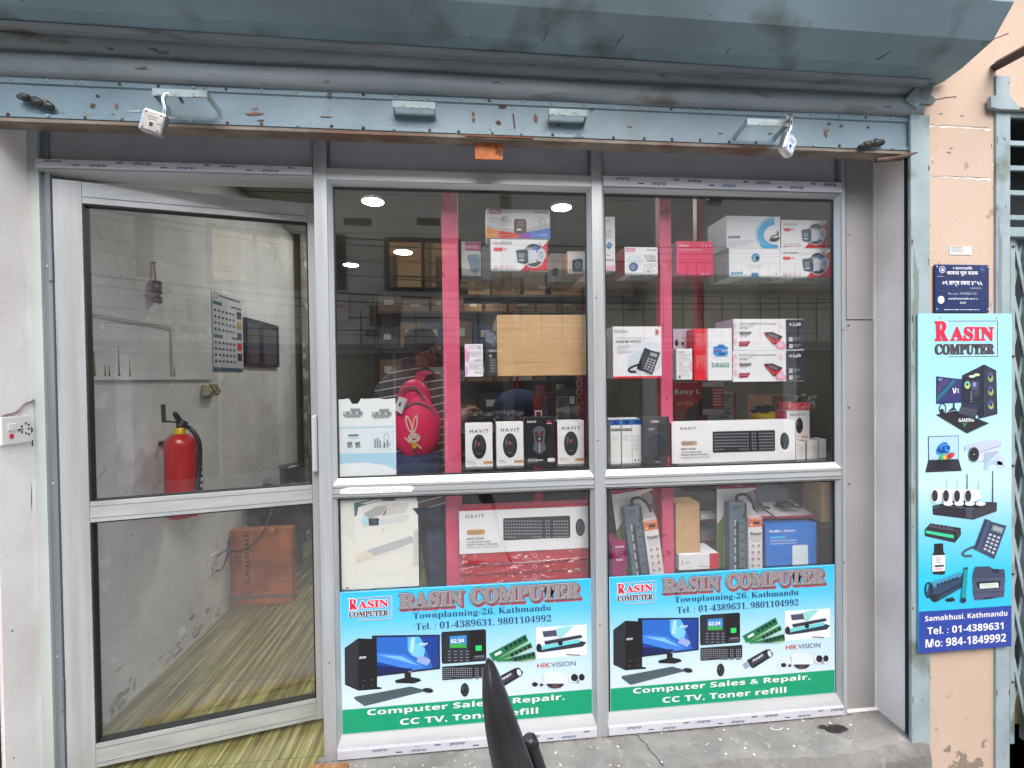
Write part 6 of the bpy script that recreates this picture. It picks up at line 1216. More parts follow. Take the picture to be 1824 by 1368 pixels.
# --- bottom bay, right window
f = goods('drive_box', 'magenta upright box printed P300 at the left end of the bottom shelf', 'G', [(78, 522), (188, 522), (198, 785), (88, 790)], .06, .12, ink(150, 20, 96), z0=.545)
f.text('TOSHIBA', 104, 540, 174, 554, W_, 1, 'b', .01)
for i, t_ in enumerate(('Desktop PC', 'Hard Drive', 'Upgrade your', 'PC & Gaming')): f.text(t_, 108, 572+i*14, 172, 581+i*14, ink(236, 200, 220), 1)
f.text('P300', 118, 636, 166, 652, W_, 1, 'b'); f.done()
def power_strip(px_card, px_strip, px_leaf, lab, tilt, Yc):
    """blister card with a six way strip and a folded leaflet; built upright, then leaned"""
    cx = (px_card[0]+px_card[1])/2; t = None
    mb = MB(); fc, (x0, x1, zb, zt) = face_on(mb, 'G', [(px_card[0], px_card[2]), (px_card[1], px_card[2]), (px_card[1], 800), (px_card[0], 800)], Yc+.03); ox = (x0+x1)/2; zb = .545
    t = thing('power_strip_pack', (ox, Yc, zb), lab, 'power strip', 'two carded power strips'); H = zt-zb; Wc = x1-x0
    L_ = lambda x, y, z: (ox+x, Yc+y, zb+z)
    b = MB(); b.box(ox-Wc/2, ox+Wc/2, Yc+.03, Yc+.032, zb, zb+H, ink(226, 222, 222))
    f = Face(b, L_(-Wc/2, .0298, H), (1, 0, 0), (0, 0, -1), Wc, H, [(0, 0), (100, 0), (100, 230), (0, 230)])
    f.rect(0, 0, 100, 16, ink(150, 22, 52), 1); f.text('x-Lab', 38, 3, 64, 11, ink(226, 170, 184), 2, 'b'); f.poly([(0, 110), (16, 90), (16, 230), (0, 230)], ink(96, 120, 60), 1); f.poly([(70, 30), (100, 20), (100, 90), (88, 60)], ink(96, 84, 80), 1); f.ell(86, 40, 12, 16, ink(170, 150, 140), 2)
    b.build('backing_card', t)
    sw2 = px_strip*Wc; sx = ox-Wc/2+Wc*.16; b = MB(); Hs = H*.80; SB = plain('slate_plastic', (94, 112, 124), .4); SD = ink(40, 44, 56)
    b.box(sx, sx+sw2, Yc-.012, Yc+.028, zb, zb+Hs, SB); body = b.build('strip_body', t, bevel=.006)
    b = MB(); f = Face(b, (sx, Yc-.0125, zb+Hs), (1, 0, 0), (0, 0, -1), sw2, Hs, [(0, 0), (100, 0), (100, 400), (0, 400)])
    f.poly([(96, 6), (96, 394), (30, 394), (30, 120), (62, 96), (84, 60), (84, 6)], SD, 1); f.rect(30, 22, 62, 36, K_, 2); f.text('x-Lab', 34, 26, 58, 33, LG_, 3, 'b'); b.build('strip_panel', t)
    for i in range(6):
        y = 90+i*52; b = MB(); z = zb+Hs*(1-y/400.); xq = sx+sw2*.50
        b.box(xq, xq+sw2*.42, Yc-.0165, Yc-.0128, z-.036, z, SB); ff = Face(b, (xq, Yc-.0167, z), (1, 0, 0), (0, 0, -1), sw2*.42, .036, [(0, 0), (10, 0), (10, 10), (0, 10)])
        ff.rect(3, 4.5, 6, 6, SD, 1); ff.ell(8, 2.4, .9, 1.2, SD, 1); ff.ell(8, 7.6, .9, 1.2, SD, 1); ff.ell(3, 5.2, 1, .9, SD, 1); b.build('outlet', t, bevel=.001)
        b = MB(); b.box(sx+sw2*.24, sx+sw2*.33, Yc-.017, Yc-.0128, z-.032, z-.006, ink(190, 198, 206)); b.build('switch', t, bevel=.002)
    b = MB(); b.tube([(sx+sw2*.6, Yc+.01, zb+Hs-.005), (sx+sw2*.6, Yc+.005, zb+Hs+.022), (sx+sw2*.95, Yc-.005, zb+Hs+.028), (sx+sw2*1.3, Yc-.005, zb+Hs+.004), (sx+sw2*1.5, Yc-.002, zb+Hs-.035)], .006, M['black'], 10); b.build('lead', t)
    lx = ox-Wc/2+Wc*px_leaf; lw = Wc*.34; lh = Hs*.79; b = MB(); b.box(lx, lx+lw, Yc-.024, Yc-.004, zb, zb+lh, ink(236, 232, 232))
    f = Face(b, (lx, Yc-.0243, zb+lh), (1, 0, 0), (0, 0, -1), lw, lh, [(0, 0), (100, 0), (100, 400), (0, 400)]); f.rect(0, 0, 100, 70, ink(226, 116, 64), 1); f.rect(34, 30, 80, 50, K_, 2); f.ell(20, 52, 9, 8, ink(250, 220, 150), 2); f.lines(8, 8, 96, 22, 1, W_, 2)
    f.text('Power', 14, 106, 94, 134, INKG, 2, 'b'); f.lines(14, 142, 92, 152, 1, G_, 2); f.text('Pure Copper', 16, 156, 92, 166, G_, 2); f.lines(20, 172, 90, 184, 1, LG_, 2)
    for r_ in range(4):
        for c_ in range(2): f.ring(30+c_*42, 206+r_*48, 10, 10, 3, G_, 2, n=10); f.ell(30+c_*42, 206+r_*48, 4, 4, RED, 2, n=8); f.lines(20+c_*42, 222+r_*48, 42+c_*42, 228+r_*48, 1, LG_, 2)
    f.lines(14, 386, 90, 398, 1, LG_, 2); b.build('leaflet', t, bevel=.001)
    b = MB(); n = 8; q = random.Random(5); g = [(ox-Wc*.32+Wc*.72*i/n, Yc-.028+q.uniform(-.003, .002), zb+H*.03+H*.86*j/12+q.uniform(-.002, .002)) for j in range(13) for i in range(n+1)]
    b.add(g, [(j*(n+1)+i, j*(n+1)+i+1, (j+1)*(n+1)+i+1, (j+1)*(n+1)+i) for j in range(12) for i in range(n)], M['wrap2'], True); b.build('blister', t)
    t.rotation_euler = (0, R(tilt), 0); return t
M['wrap2'] = glassy('blister_plastic', (.98, .98, .98, 1), 1.35, .05, .25, 18.)
power_strip((160, 466, 96), .44, .56, 'carded grey power strip leaning left on the bottom shelf', -7, .075)
power_strip((880, 1180, 82), .44, .58, 'carded grey power strip standing upright beside the bright blue box', 0, .075)
mb = MB(); a = PY(*zp('G', 440, 400), .12)[0]; c = PY(*zp('G', 527, 400), .12)[0]; mb.box(a-.03, c, .13, .14, .545, .925, ink(206, 26, 70)); tag(mb.build('red_folder'), 'upright crimson folder behind the leaning power strip', 'folder')
fw_ = goods('adapter_box', 'white box with line drawing and red end under the plain brown carton', 'G', [(592, 640), (892, 630), (892, 742), (590, 760)], .06, .12, WH, z0=.565)
fw_.rect(825, 630, 892, 760, ink(206, 34, 60), 1); fw_.text('HIKVISION', 616, 660, 684, 668, LG_, 1); fw_.rect(616, 680, 621, 720, ink(150, 40, 60), 1); fw_.lines(640, 690, 680, 720, 2, G_, 1); fw_.line([(690, 685), (690, 735), (630, 735)], 1.5, LG_, 1); fw_.line([(740, 725), (820, 728)], 3, INKG, 1); fw_.line([(770, 700), (760, 690), (765, 680)], 1.5, G_, 1); fw_.done()
f = goods('plain_carton', 'plain brown upright carton between the two power strips', 'G', [(568, 258), (750, 262), (748, 632), (566, 640)], .075, .09, M['card'], z0=fw_.ext[3]+.0006, side=M['card'], cat='carton', bev=.002); f.line([(640, 415), (612, 470), (604, 488)], 2, ink(110, 80, 50), 1); f.line([(690, 365), (700, 372)], 2, ink(110, 80, 50), 1); f.done()
f = goods('router_box', 'bright blue access point box at the right of the bottom shelf', 'G', [(1250, 408), (1632, 398), (1628, 704), (1240, 722)], .065, .12, ink(20, 120, 214), z0=.56, side=ink(20, 84, 150))
f.text('Ruijie', 1280, 446, 1364, 470, W_, 1, 'b', .02); f.text('| Reyee', 1374, 446, 1472, 468, W_, 1, 'b'); f.rrect(1284, 494, 1398, 514, 8, ink(70, 180, 230), 1); f.text('AC1200 Dual Band Gigabit', 1282, 524, 1480, 538, W_, 1, 'b'); f.text('Ceiling Mount Access Point', 1282, 546, 1484, 558, W_, 1, 'b'); f.rrect(1448, 564, 1566, 720, 14, ink(226, 238, 246), 1); f.ell(1456, 632, 2, 2, G_, 2); f.done()
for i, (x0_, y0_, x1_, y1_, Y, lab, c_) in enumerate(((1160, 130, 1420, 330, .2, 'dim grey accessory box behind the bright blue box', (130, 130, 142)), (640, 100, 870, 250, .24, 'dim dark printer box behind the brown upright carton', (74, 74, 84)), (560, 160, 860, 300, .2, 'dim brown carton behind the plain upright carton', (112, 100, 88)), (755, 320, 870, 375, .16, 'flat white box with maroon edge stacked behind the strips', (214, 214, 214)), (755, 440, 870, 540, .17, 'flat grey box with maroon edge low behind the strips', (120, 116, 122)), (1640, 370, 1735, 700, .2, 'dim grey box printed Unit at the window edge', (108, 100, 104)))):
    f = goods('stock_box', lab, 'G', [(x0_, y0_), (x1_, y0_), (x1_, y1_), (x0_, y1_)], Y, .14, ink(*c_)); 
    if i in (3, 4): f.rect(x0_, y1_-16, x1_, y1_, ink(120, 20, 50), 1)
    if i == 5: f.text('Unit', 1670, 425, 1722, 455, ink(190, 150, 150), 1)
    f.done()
mb = MB(); a = PY(*zp('G', 1665, 200), .1); c = PY(*zp('G', 1732, 380), .1); mb.box(a[0], c[0], .1, .2, c[2], PY(*zp('G', 1700, 40), .1)[2], M['card']); tag(mb.build('hanging_carton'), 'narrow brown carton end at the top right of the bottom bay', 'carton')
for (a_, c_, yy, lab) in ((1170, 1310, 345, 'maroon edged card pack lying behind the upright power strip'), (1330, 1640, 345, 'maroon edged cable pack lying on the bright blue box')):
    P0 = PY(*zp('G', a_, yy), .09); P1 = PY(*zp('G', c_, yy), .09); b = MB()
    b.add([(P0[0], .09, P0[2]), (P1[0], .09, P1[2]), (P1[0]-.03, .26, P1[2]+.05), (P0[0]-.03, .26, P0[2]+.05)], [(0, 1, 2, 3)], ink(206, 200, 206)); b.box(P0[0], P1[0], .086, .0895, P0[2]-.006, P0[2]+.004, ink(150, 24, 56))
    t = tag(b.build('cable_pack'), lab, 'cable pack'); b = MB(); m_ = (P0[0]+P1[0])/2-.01; b.ball((m_, .15, P0[2]+.035), .04, .03, .012, ink(50, 40, 60), 16, 8); b.tube([(m_-.03, .12, P0[2]+.03), (m_, .10, P0[2]+.04), (m_+.05, .12, P0[2]+.026)], .005, M['black'], 8); b.build('coiled_lead', t)

# --- posters taped to the left window
b = MB(); q = random.Random(2); fc, (x0, x1, z0, z1) = face_on(b, 'N', [(5, 685), (472, 680), (487, 1308), (15, 1330)], .0075)
PW = ink(232, 238, 238); top = [(5+i*24, 683+q.uniform(-4, 7)+(38 if i in (5, 6, 7) else 0)) for i in range(1, 19)]
fc.poly([(5, 690)]+top+[(474, 682), (487, 1308), (15, 1330)], PW, 0)
fc.poly([(14, 1130), (485, 1120), (486, 1262), (400, 1225), (240, 1200), (16, 1215)], ink(176, 216, 236), 1); fc.poly([(14, 1215), (240, 1200), (400, 1225), (486, 1262), (487, 1305), (15, 1328)], ink(234, 240, 242), 2); fc.rrect(262, 940, 482, 1110, 12, ink(222, 234, 240), 1); fc.rrect(30, 935, 246, 1120, 14, ink(224, 236, 242), 1); fc.rect(10, 912, 480, 930, ink(196, 224, 236), 1)
QQ = ink(158, 164, 166); QD = ink(116, 122, 124)
for (x, y) in ((52, 775), (285, 780)):
    fc.rect(x, y+12, x+160, y+44, QQ, 2); fc.rect(x+60, y-12, x+140, y+14, ink(150, 158, 160), 3); fc.poly([(x, y+44), (x+160, y+40), (x+130, y+60), (x+20, y+62)], QQ, 3)
    for k in range(6): fc.rect(x+8+k*24, y+18, x+24+k*24, y+28, QD if k % 2 else PW, 4)
for x in (85, 150): fc.poly([(x-4, 1040), (x+40, 1030), (x+46, 1078), (x+4, 1088)], QQ, 2); fc.poly([(x+4, 1042), (x+34, 1036), (x+38, 1058), (x+8, 1064)], QD, 3)
fc.rect(94, 974, 178, 990, QD, 2); fc.rect(100, 1002, 186, 1006, QQ, 2)
for x, h in ((305, 70), (325, 80), (345, 60), (380, 40), (405, 66)): fc.rect(x, 1080-h, x+15, 1080, QQ if x % 2 else QD, 3)
fc.ring(404, 1000, 22, 40, 5, QQ, 2, a0=180, a1=360); fc.line([(388, 1000), (384, 1050)], 5, QQ, 2); fc.lines(420, 1040, 440, 1070, 3, QD, 3)
for i in range(40): x, y = q.uniform(20, 470), q.uniform(720, 1290); fc.line([(x, y), (x+q.uniform(-30, 30), y+q.uniform(-8, 8))], 1.2, ink(196, 204, 206), 5)
tag(b.build('faded_poster'), 'faded white and blue poster with torn top edge taped inside the window', 'poster')
b = MB(); fc, _ = face_on(b, 'E', [(48, 140), (575, 130), (605, 742), (62, 760)], .0075); OW = ink(232, 232, 224)
lft = [(48, 145), (150, 150), (180, 142), (270, 128), (300, 134), (430, 150), (470, 132), (560, 128), (578, 170), (580, 210), (540, 214), (560, 232), (596, 260), (604, 480), (606, 742), (420, 748), (150, 758), (70, 756), (60, 730), (52, 400)]
fc.poly(lft, OW, 0); TC = ink(60, 108, 110)
fc.poly([(150, 170), (230, 158), (290, 126), (390, 128), (436, 150), (420, 162), (330, 160), (240, 180), (180, 200), (172, 250), (156, 262), (148, 230)], TC, 1); fc.poly([(190, 178), (280, 150), (340, 146), (330, 158), (240, 176)], OW, 2)
fc.poly([(216, 240), (300, 196), (372, 186), (340, 250), (240, 280)], ink(176, 176, 176), 2); fc.poly([(180, 520), (240, 488), (545, 395), (560, 440), (420, 490), (300, 525)], ink(186, 190, 192), 1); fc.poly([(370, 180), (520, 175), (500, 240), (350, 262)], ink(208, 206, 202), 1); fc.poly([(200, 300), (530, 250), (500, 300), (220, 330)], ink(214, 216, 216), 2)
fc.poly([(205, 268), (250, 262), (244, 320), (208, 312)], ink(180, 226, 236), 3); fc.poly([(250, 274), (320, 272), (318, 320), (254, 320)], ink(24, 50, 56), 4); fc.ell(290, 296, 16, 14, ink(60, 90, 110), 5)
fc.poly([(340, 262), (372, 200), (362, 245)], ink(60, 60, 60), 3); fc.line([(366, 338), (345, 345), (343, 372)], 2.5, ink(120, 120, 118), 3); fc.poly([(168, 520), (240, 488), (300, 530), (170, 570)], ink(224, 216, 200), 2)
fc.line([(170, 570), (545, 470), (546, 650), (170, 668), (170, 570)], 1.4, ink(206, 206, 198), 3); fc.poly([(52, 330), (150, 160), (165, 440), (60, 350)], ink(222, 226, 220), 1); fc.poly([(555, 360), (600, 350), (602, 600), (560, 610)], ink(206, 204, 200), 1)
for i in range(60): x, y = q.uniform(60, 590), q.uniform(180, 740); fc.line([(x, y), (x+q.uniform(-26, 26), y+q.uniform(-8, 8))], 1.2, ink(196, 198, 190), 4)
for i in range(10): fc.blob(q.uniform(60, 120), q.uniform(735, 758), 6, 4, ink(60, 56, 50), 3, i)
tag(b.build('scraped_poster'), 'scraped white poster remains with a teal fringe in the lower left window', 'poster')

# ================================================================ INSIDE THE SHOP
for i, (x, y, r_, wh) in enumerate(((-.635, 1.50, .070, 'nearest left'), (.667, 1.53, .067, 'nearest right'), (-.61, 2.72, .085, 'second row left'), (-1.221, 3.226, .075, 'third row far left'), (1.03, 3.3, .07, 'third row right'), (.2, 4.1, .07, 'farthest row'), (-1.12, 2.1, .06, 'over the left wall'))):
    t = thing('ceiling_light', (x, y, 2.55), 'round flush white ceiling light, lit, '+wh+' in the shop', 'ceiling light', 'round ceiling lights')
    b = MB(); b.lathe([(r_+.008, 2.5495), (r_+.008, 2.538), (r_, 2.536), (r_, 2.549)], (x, y, 0), ink(230, 230, 226), 32); b.build('light_rim', t)
    b = MB(); b.lathe([(r_-.0005, 2.5365), (.0, 2.5365)], (x, y, 0), M['led' if i < 2 else 'ledfar'], 32); b.build('diffuser', t)
# counter, cabinets, stock on back shelves
cd_ = noisy('dark_laminate', (52, 42, 40), (70, 58, 54), 5, .4, k=.8)
t = thing('shop_counter', (.6, 1.75, 0), 'dark laminate shop counter across the room', 'counter')
b = MB(); b.box(-.12, 1.3, 1.5, 1.52, 0, .92, cd_); b.build('front_panel', t); b = MB(); b.box(-.14, 1.34, 1.48, 2.0, .925, .955, cd_); b.build('counter_top', t, bevel=.003)
t = thing('stock_shelving', (.3, 4.3, 0), 'dark stock shelving along the back wall', 'shelving')
b = MB()
for x in (-1.2, -.3, .6, 1.5): b.box(x, x+.03, 4.2, 4.58, 0, 2.5, M['redpost'] if x > 0 else cd_)
b.build('upright', t); b = MB()
for z in (.4, .85, 1.3, 1.75, 2.2): b.box(-1.2, 1.53, 4.19, 4.59, z-.02, z, cd_)
b.build('shelf', t)
q = random.Random(77); cols = [((150, 112, 76), 'brown'), ((186, 186, 190), 'white'), ((140, 34, 46), 'red'), ((60, 62, 72), 'black'), ((60, 90, 140), 'blue'), ((170, 130, 88), 'tan')]
OR = ('lowest', 'second', 'third', 'fourth', 'top')
for zi, z in enumerate((.4, .85, 1.3, 1.75, 2.2)):
    x = -1.15; n = 0
    while x < 1.35:
        wd = q.uniform(.16, .34); h = q.uniform(.14, .26 if z > 2 else .34)
        if not any(abs(xx-x) < .0 for xx in ()):
            c, nm = q.choice(cols if z < 2 else cols[:1]+cols[5:]); b = MB(); b.box(x, x+wd, 4.22+q.uniform(0, .08), 4.5, z, z+h, ink(*c)); b.box(x+wd*.3, x+wd*.7, 4.215, 4.2199, z+h*.4, z+h*.7, ink(226, 226, 222))
            tag(b.build('stock_box'), '%s stock box on the %s back shelf, number %s from the left end' % (nm, OR[zi], ('one', 'two', 'three', 'four', 'five', 'six', 'seven', 'eight', 'nine', 'ten', 'eleven', 'twelve', 'thirteen')[n]), 'box', 'stock boxes on the back shelving')
        x += wd+q.uniform(.01, .05); n += 1
# high shelf with cartons, mid room
t = thing('high_shelf', (.9, 2.6, 2.15), 'high dark shelf carrying brown cartons', 'shelf'); b = MB(); b.box(-.05, 1.63, 2.55, 2.95, 2.09, 2.11, cd_); b.build('shelf_board', t)
for i, (x, wd, h) in enumerate(((.0, .2, .25), (.22, .26, .21), (.52, .2, .28), (.78, .3, .2), (1.1, .2, .24), (1.34, .24, .3))):
    b = MB(); b.box(x, x+wd, 2.57, 2.9, 2.1105, 2.11+h, M['carddim'] if i % 2 else M['card']); tag(b.build('stock_carton', bevel=.003), 'brown carton on the high shelf, %s from its left end' % ('first', 'second', 'third', 'fourth', 'fifth', 'sixth')[i], 'carton', 'brown cartons on the high shelf')
# stack of white camera boxes, red posters, yellow bag behind the keyboard box
for i in range(3):
    b = MB(); z0 = .995+i*.085; b.box(1.08, 1.30, .46, .62, z0, z0+.082, ink(190, 184, 188)); f = Face(b, (1.08, .46, z0+.082), (1, 0, 0), (0, 0, -1), .22, .082, [(0, 0), (100, 0), (100, 40), (0, 40)]); f.ell(22, 20, 12, 12, ink(70, 74, 90), 1); f.rect(60, 6, 90, 12, G_, 1); f.rect(60, 16, 80, 20, G_, 1); f.rect(94, 0, 100, 40, ink(180, 50, 70), 1)
    tag(b.build('camera_box', bevel=.001), ('bottom', 'middle', 'top')[i]+' white box of the stack behind the long keyboard box', 'box', 'stack of white boxes behind the keyboard box')
b = MB(); b.box(1.04, 1.42, .44, .70, .975, .99, cd_); tag(b.build('rear_shelf'), 'dark rear ledge behind the right window display', 'shelf')
for (x0_, y0_, x1_, y1_, Y, nm, lab, txt) in ((1200, 682, 1250, 750, .42, 'hanging_poster', 'red poster with looping white letters behind the right window', ('Easy L', 'only 100')), (1251, 681, 1289, 738, .40, 'hanging_poster', 'red and white list poster beside the looping letter poster', ('a', 'b'))):
    a, c = PY(x0_, y0_, Y), PY(x1_, y1_, Y); b = MB(); b.box(a[0], c[0], Y, Y+.004, c[2], a[2], ink(196, 24, 40)); f = Face(b, (a[0], Y, a[2]), (1, 0, 0), (0, 0, -1), c[0]-a[0], a[2]-c[2], [(0, 0), (100, 0), (100, 140), (0, 140)])
    if x0_ < 1220: f.text('Easy L', 4, 24, 96, 46, W_, 1, 'b'); f.text('only 1', 10, 66, 90, 84, ink(230, 200, 60), 1, 'b'); f.poly([(50, 100), (100, 60), (100, 140), (30, 140)], ink(40, 34, 34), 1); f.lines(4, 100, 40, 138, 3, ink(120, 190, 150), 1)
    else: f.rect(0, 0, 100, 20, ink(214, 206, 206), 1); f.rect(0, 20, 46, 140, ink(60, 56, 60), 1); f.rect(0, 116, 100, 140, ink(200, 196, 196), 2); f.lines(52, 32, 96, 108, 6, W_, 1)
    tag(b.build(nm), lab, 'poster')
b = MB(); f_ = lambda v: [v[0]*(1+.12*math.sin(9*v[1]+5*v[2])), v[1], v[2]*(1+.2*math.sin(7*v[0]))]; cx = PY(1365, 742, .4); b.ball((cx[0], .4, cx[2]-.01), .075, .05, .035, ink(226, 190, 30), 20, 12, f_); b.ball((cx[0]+.01, .42, cx[2]+.03), .07, .04, .022, ink(24, 34, 44), 20, 10, f_); tag(b.build('yellow_bag'), 'crumpled yellow and black bag behind the long keyboard box', 'bag')
b = MB(); a = PY(1375, 705, .5); c = PY(1415, 750, .5); b.box(a[0], c[0]+.12, .5, .7, c[2]-.02, a[2], ink(170, 130, 96)); f = Face(b, (a[0], .5, a[2]), (1, 0, 0), (0, 0, -1), c[0]-a[0], a[2]-c[2], [(0, 0), (100, 0), (100, 100), (0, 100)]); f.text('V', 20, 34, 44, 60, K_, 1, 'b'); tag(b.build('stock_carton'), 'brown carton marked V behind the boxed mouse with ribbon', 'carton')
b = MB(); b.ball((.33, 1.42, 1.12), .17, .12, .165, ink(12, 38, 84, .9), 30, 20, lambda v: [v[0]*(1+.06*math.sin(9*v[2]+3*v[1])), v[1]*(1+.1*math.sin(8*v[0])), (v[2] if v[2] < .3 else .3+(v[2]-.3)*.75)]); tag(b.build('blue_backpack'), 'blue backpack standing on the dark counter behind the left window', 'backpack')
for i, (x0_, y0_, x1_, y1_, Y, c, lab) in enumerate(((957, 688, 971, 710, 1.4, (170, 30, 70), 'small magenta box on top in front of the blue backpack'), (962, 710, 975, 728, 1.38, (110, 130, 150), 'small grey blue box in front of the blue backpack'), (975, 700, 988, 725, 1.45, (120, 20, 40), 'small dark red box right of the blue backpack'), (995, 707, 1015, 727, 1.5, (130, 120, 128), 'small greyish box at the right end of the dark counter'), (995, 685, 1006, 693, 1.5, (150, 140, 90), 'tiny khaki packet over the dark counter'))):
    a, c2 = PY(x0_, y0_, Y), PY(x1_, y1_, Y); b = MB(); b.box(a[0], c2[0], Y, Y+.08, .956 if i not in (0, 4) else c2[2], a[2], ink(*c)); tag(b.build('small_box'), lab, 'box')
# string of punched red strip by the left window edge
b = MB(); a = PY(1026, 675, .5); c = PY(1038, 722, .5); b.box(a[0], c[0], .5, .504, c[2]-.06, a[2]+.1, ink(120, 40, 56)); f = Face(b, (a[0], .5, a[2]), (1, 0, 0), (0, 0, -1), c[0]-a[0], a[2]-c[2], [(0, 0), (12, 0), (12, 47), (0, 47)])
for k in range(3): f.ring(6, 8+k*15, 4.5, 5.5, 1, ink(190, 160, 166), 1); f.ell(6, 8+k*15, 3.4, 4.4, ink(20, 20, 22), 1)
tag(b.build('rack_strip'), 'dim red rack strip with round holes at the left window edge', 'strip')

# ---------------------------------------------------------------- the customer
YP = .92
def pp(x, y, dy=0.): return Vector(PY(x, y, YP+dy))
S_ = ink(150, 100, 78, .5, .9); CL = stripes_mat(); NVY = noisy('navy_cloth', (34, 50, 84), (50, 70, 108), 12, .9); PINK = plain('pink_nylon', (246, 34, 100), .5)
pel = pp(748, 905, .05)
person = bpy.data.objects.new('person', None); col.objects.link(person); person.location = (pel.x, pel.y, 0)
tag(person, 'dark haired customer in a striped polo shirt seen from behind, wearing a pink backpack', 'person')
def skin(name, pts, edges, m, parent, sub=2):
    me = bpy.data.meshes.new(name); o0 = Vector(parent.location)
    me.from_pydata([tuple(Vector(p[0])-o0) for p in pts], edges, []); me.materials.append(m)
    o = bpy.data.objects.new(name, me); col.objects.link(o); o.parent = parent
    md = o.modifiers.new('skin', 'SKIN'); md.use_smooth_shade = True
    if not me.skin_vertices: me.skin_vertices.new()
    for i, p in enumerate(pts):
        r_ = p[1]; me.skin_vertices[0].data[i].radius = (r_, r_) if not isinstance(r_, tuple) else r_
    me.skin_vertices[0].data[0].use_root = True
    s_ = o.modifiers.new('sub', 'SUBSURF'); s_.levels = sub; s_.render_levels = sub; return o
ch = pp(738, 735); nb = pp(735, 660); hd0 = pp(749, 640); hd1 = pp(756, 618)
shL = pp(694, 688, .02); shR = pp(775, 688, .05); elR = pp(806, 762, .12); wrR = pp(828, 738, .22); hR = pp(840, 727, .25)
elL = pp(688, 765, .12); wrL = pp(712, 800, .3); hL = pp(722, 806, .36)
hipL = pp(728, 915, .05); hipR = pp(768, 915, .05); knL = Vector((hipL.x-.01, YP+.02, .5)); knR = Vector((hipR.x+.01, YP+.02, .5)); anL = Vector((knL.x, YP+.1, .09)); anR = Vector((knR.x+.02, YP+.1, .09))
pts = [(pel, .12), (pp(742, 820), .115), (ch, .125), (nb, .058), (hd0, .06), (hd1, .078), (hd1+Vector((-.006, .0, .04)), .072), (shL, .05), (elL, .042), (wrL, .028), (hL, .03), (shR, .05), (elR, .042), (wrR, .027), (hR, .030), (hipL, .085), (knL, .06), (anL, .04), (hipR, .085), (knR, .06), (anR, .04), (anL+Vector((0, .16, -.05)), .035), (anR+Vector((0, .16, -.05)), .035)]
ed = [(0, 1), (1, 2), (2, 3), (3, 4), (4, 5), (5, 6), (2, 7), (7, 8), (8, 9), (9, 10), (2, 11), (11, 12), (12, 13), (13, 14), (0, 15), (15, 16), (16, 17), (0, 18), (18, 19), (19, 20), (17, 21), (20, 22)]
# five fingers on each hand
for (hb, dirn, ix) in ((hR, Vector((.8, .35, -.25)).normalized(), 14), (hL, Vector((.5, .8, -.2)).normalized(), 10)):
    sd = dirn.cross(Vector((0, 0, 1))).normalized()
    for k, (off, ln) in enumerate(((-.030, .055), (-.011, .068), (.009, .064), (.028, .050))):
        a = len(pts); p0 = hb+sd*off+dirn*.03; pts += [(p0, .0085), (p0+dirn*ln*.5+Vector((0, 0, -.004)), .008), (p0+dirn*ln*.85+Vector((0, 0, -.024)), .0065)]; ed += [(ix, a), (a, a+1), (a+1, a+2)]
    a = len(pts); p0 = hb-sd*.032+Vector((0, 0, .005)); pts += [(p0-sd*.006, .009), (p0-sd*.022+dirn*.035, .008)]; ed += [(ix, a), (a, a+1)]
# nose, chin, ears (he looks right and down, so they sit on the right side of the head)
fd = Vector((.86, .48, -.18)).normalized(); a = len(pts)
pts += [(hd1+fd*.075+Vector((0, 0, -.055)), .028), (hd1+fd*.098+Vector((0, 0, -.005)), .012), (hd1+fd*.108+Vector((0, 0, -.022)), .010)]; ed += [(4, a), (5, a+1), (a+1, a+2)]
body = skin('body', pts, ed, S_, person)
eb = MB(); ec = pp(767, 628, -.070); eb.ball((ec.x, ec.y, ec.z), .016, .010, .030, S_, 14, 10); eb.ball((ec.x+.002, ec.y-.006, ec.z+.002), .009, .006, .018, ink(70, 40, 30), 10, 8); eb.build('ear', person)
eb = MB()
for s_ in (-1, 1): e_ = hd1+fd*.078+fd.cross(Vector((0, 0, 1))).normalized()*.03*s_+Vector((0, 0, .006)); eb.ball(tuple(e_), .011, .011, .009, W_, 10, 8); eb.ball(tuple(e_+fd*.007), .006, .006, .006, K_, 8, 6)
eb.build('eyes', person)
hb_ = MB(); hc = hd1+Vector((-.020, -.004, .034)); hb_.ball(tuple(hc), .092, .096, .086, noisy('black_hair', (14, 12, 12), (28, 24, 24), 60, .9, bump=.6), 28, 20, lambda v: [v[0]*(1+.03*math.sin(30*v[2]+9*v[1])), v[1]*(1+.03*math.sin(27*v[0])), v[2]*(1-.0*v[0])+.02*math.sin(25*v[0]+20*v[1])])
hb_.ball(tuple(hc+Vector((-.034, -.005, -.05))), .054, .066, .045, hb_.mats[0], 20, 12); hb_.build('hair', person)
def loft(rows, m, seg=28):
    """rows: (centre, half-width x, half-depth y)"""
    vs = []; fs = []
    for c, a, d_ in rows:
        for k in range(seg):
            t = 2*math.pi*k/seg; ct, st_ = math.cos(t), math.sin(t); e = .8
            vs.append((c.x+a*math.copysign(abs(ct)**e, ct), c.y+d_*math.copysign(abs(st_)**e, st_)+.006*math.sin(5*t+c.z*30), c.z+.004*math.sin(3*t)))
    for i in range(len(rows)-1):
        for k in range(seg): fs.append((i*seg+k, i*seg+(k+1) % seg, (i+1)*seg+(k+1) % seg, (i+1)*seg+k))
    b = MB(); b.add(vs, fs, m, True); return b
b = loft([(pp(733, 640, .0), .050, .050), (pp(732, 652), .068, .064), (pp(733, 660), .115, .08), (pp(735, 670), .150, .10), (pp(737, 686, -.01), .176, .125), (pp(739, 715, -.03), .186, .150), (pp(742, 760, -.02), .180, .150), (pp(745, 810), .172, .145), (pp(749, 860, .02), .178, .15), (pp(749, 892, .04), .182, .155)], CL)
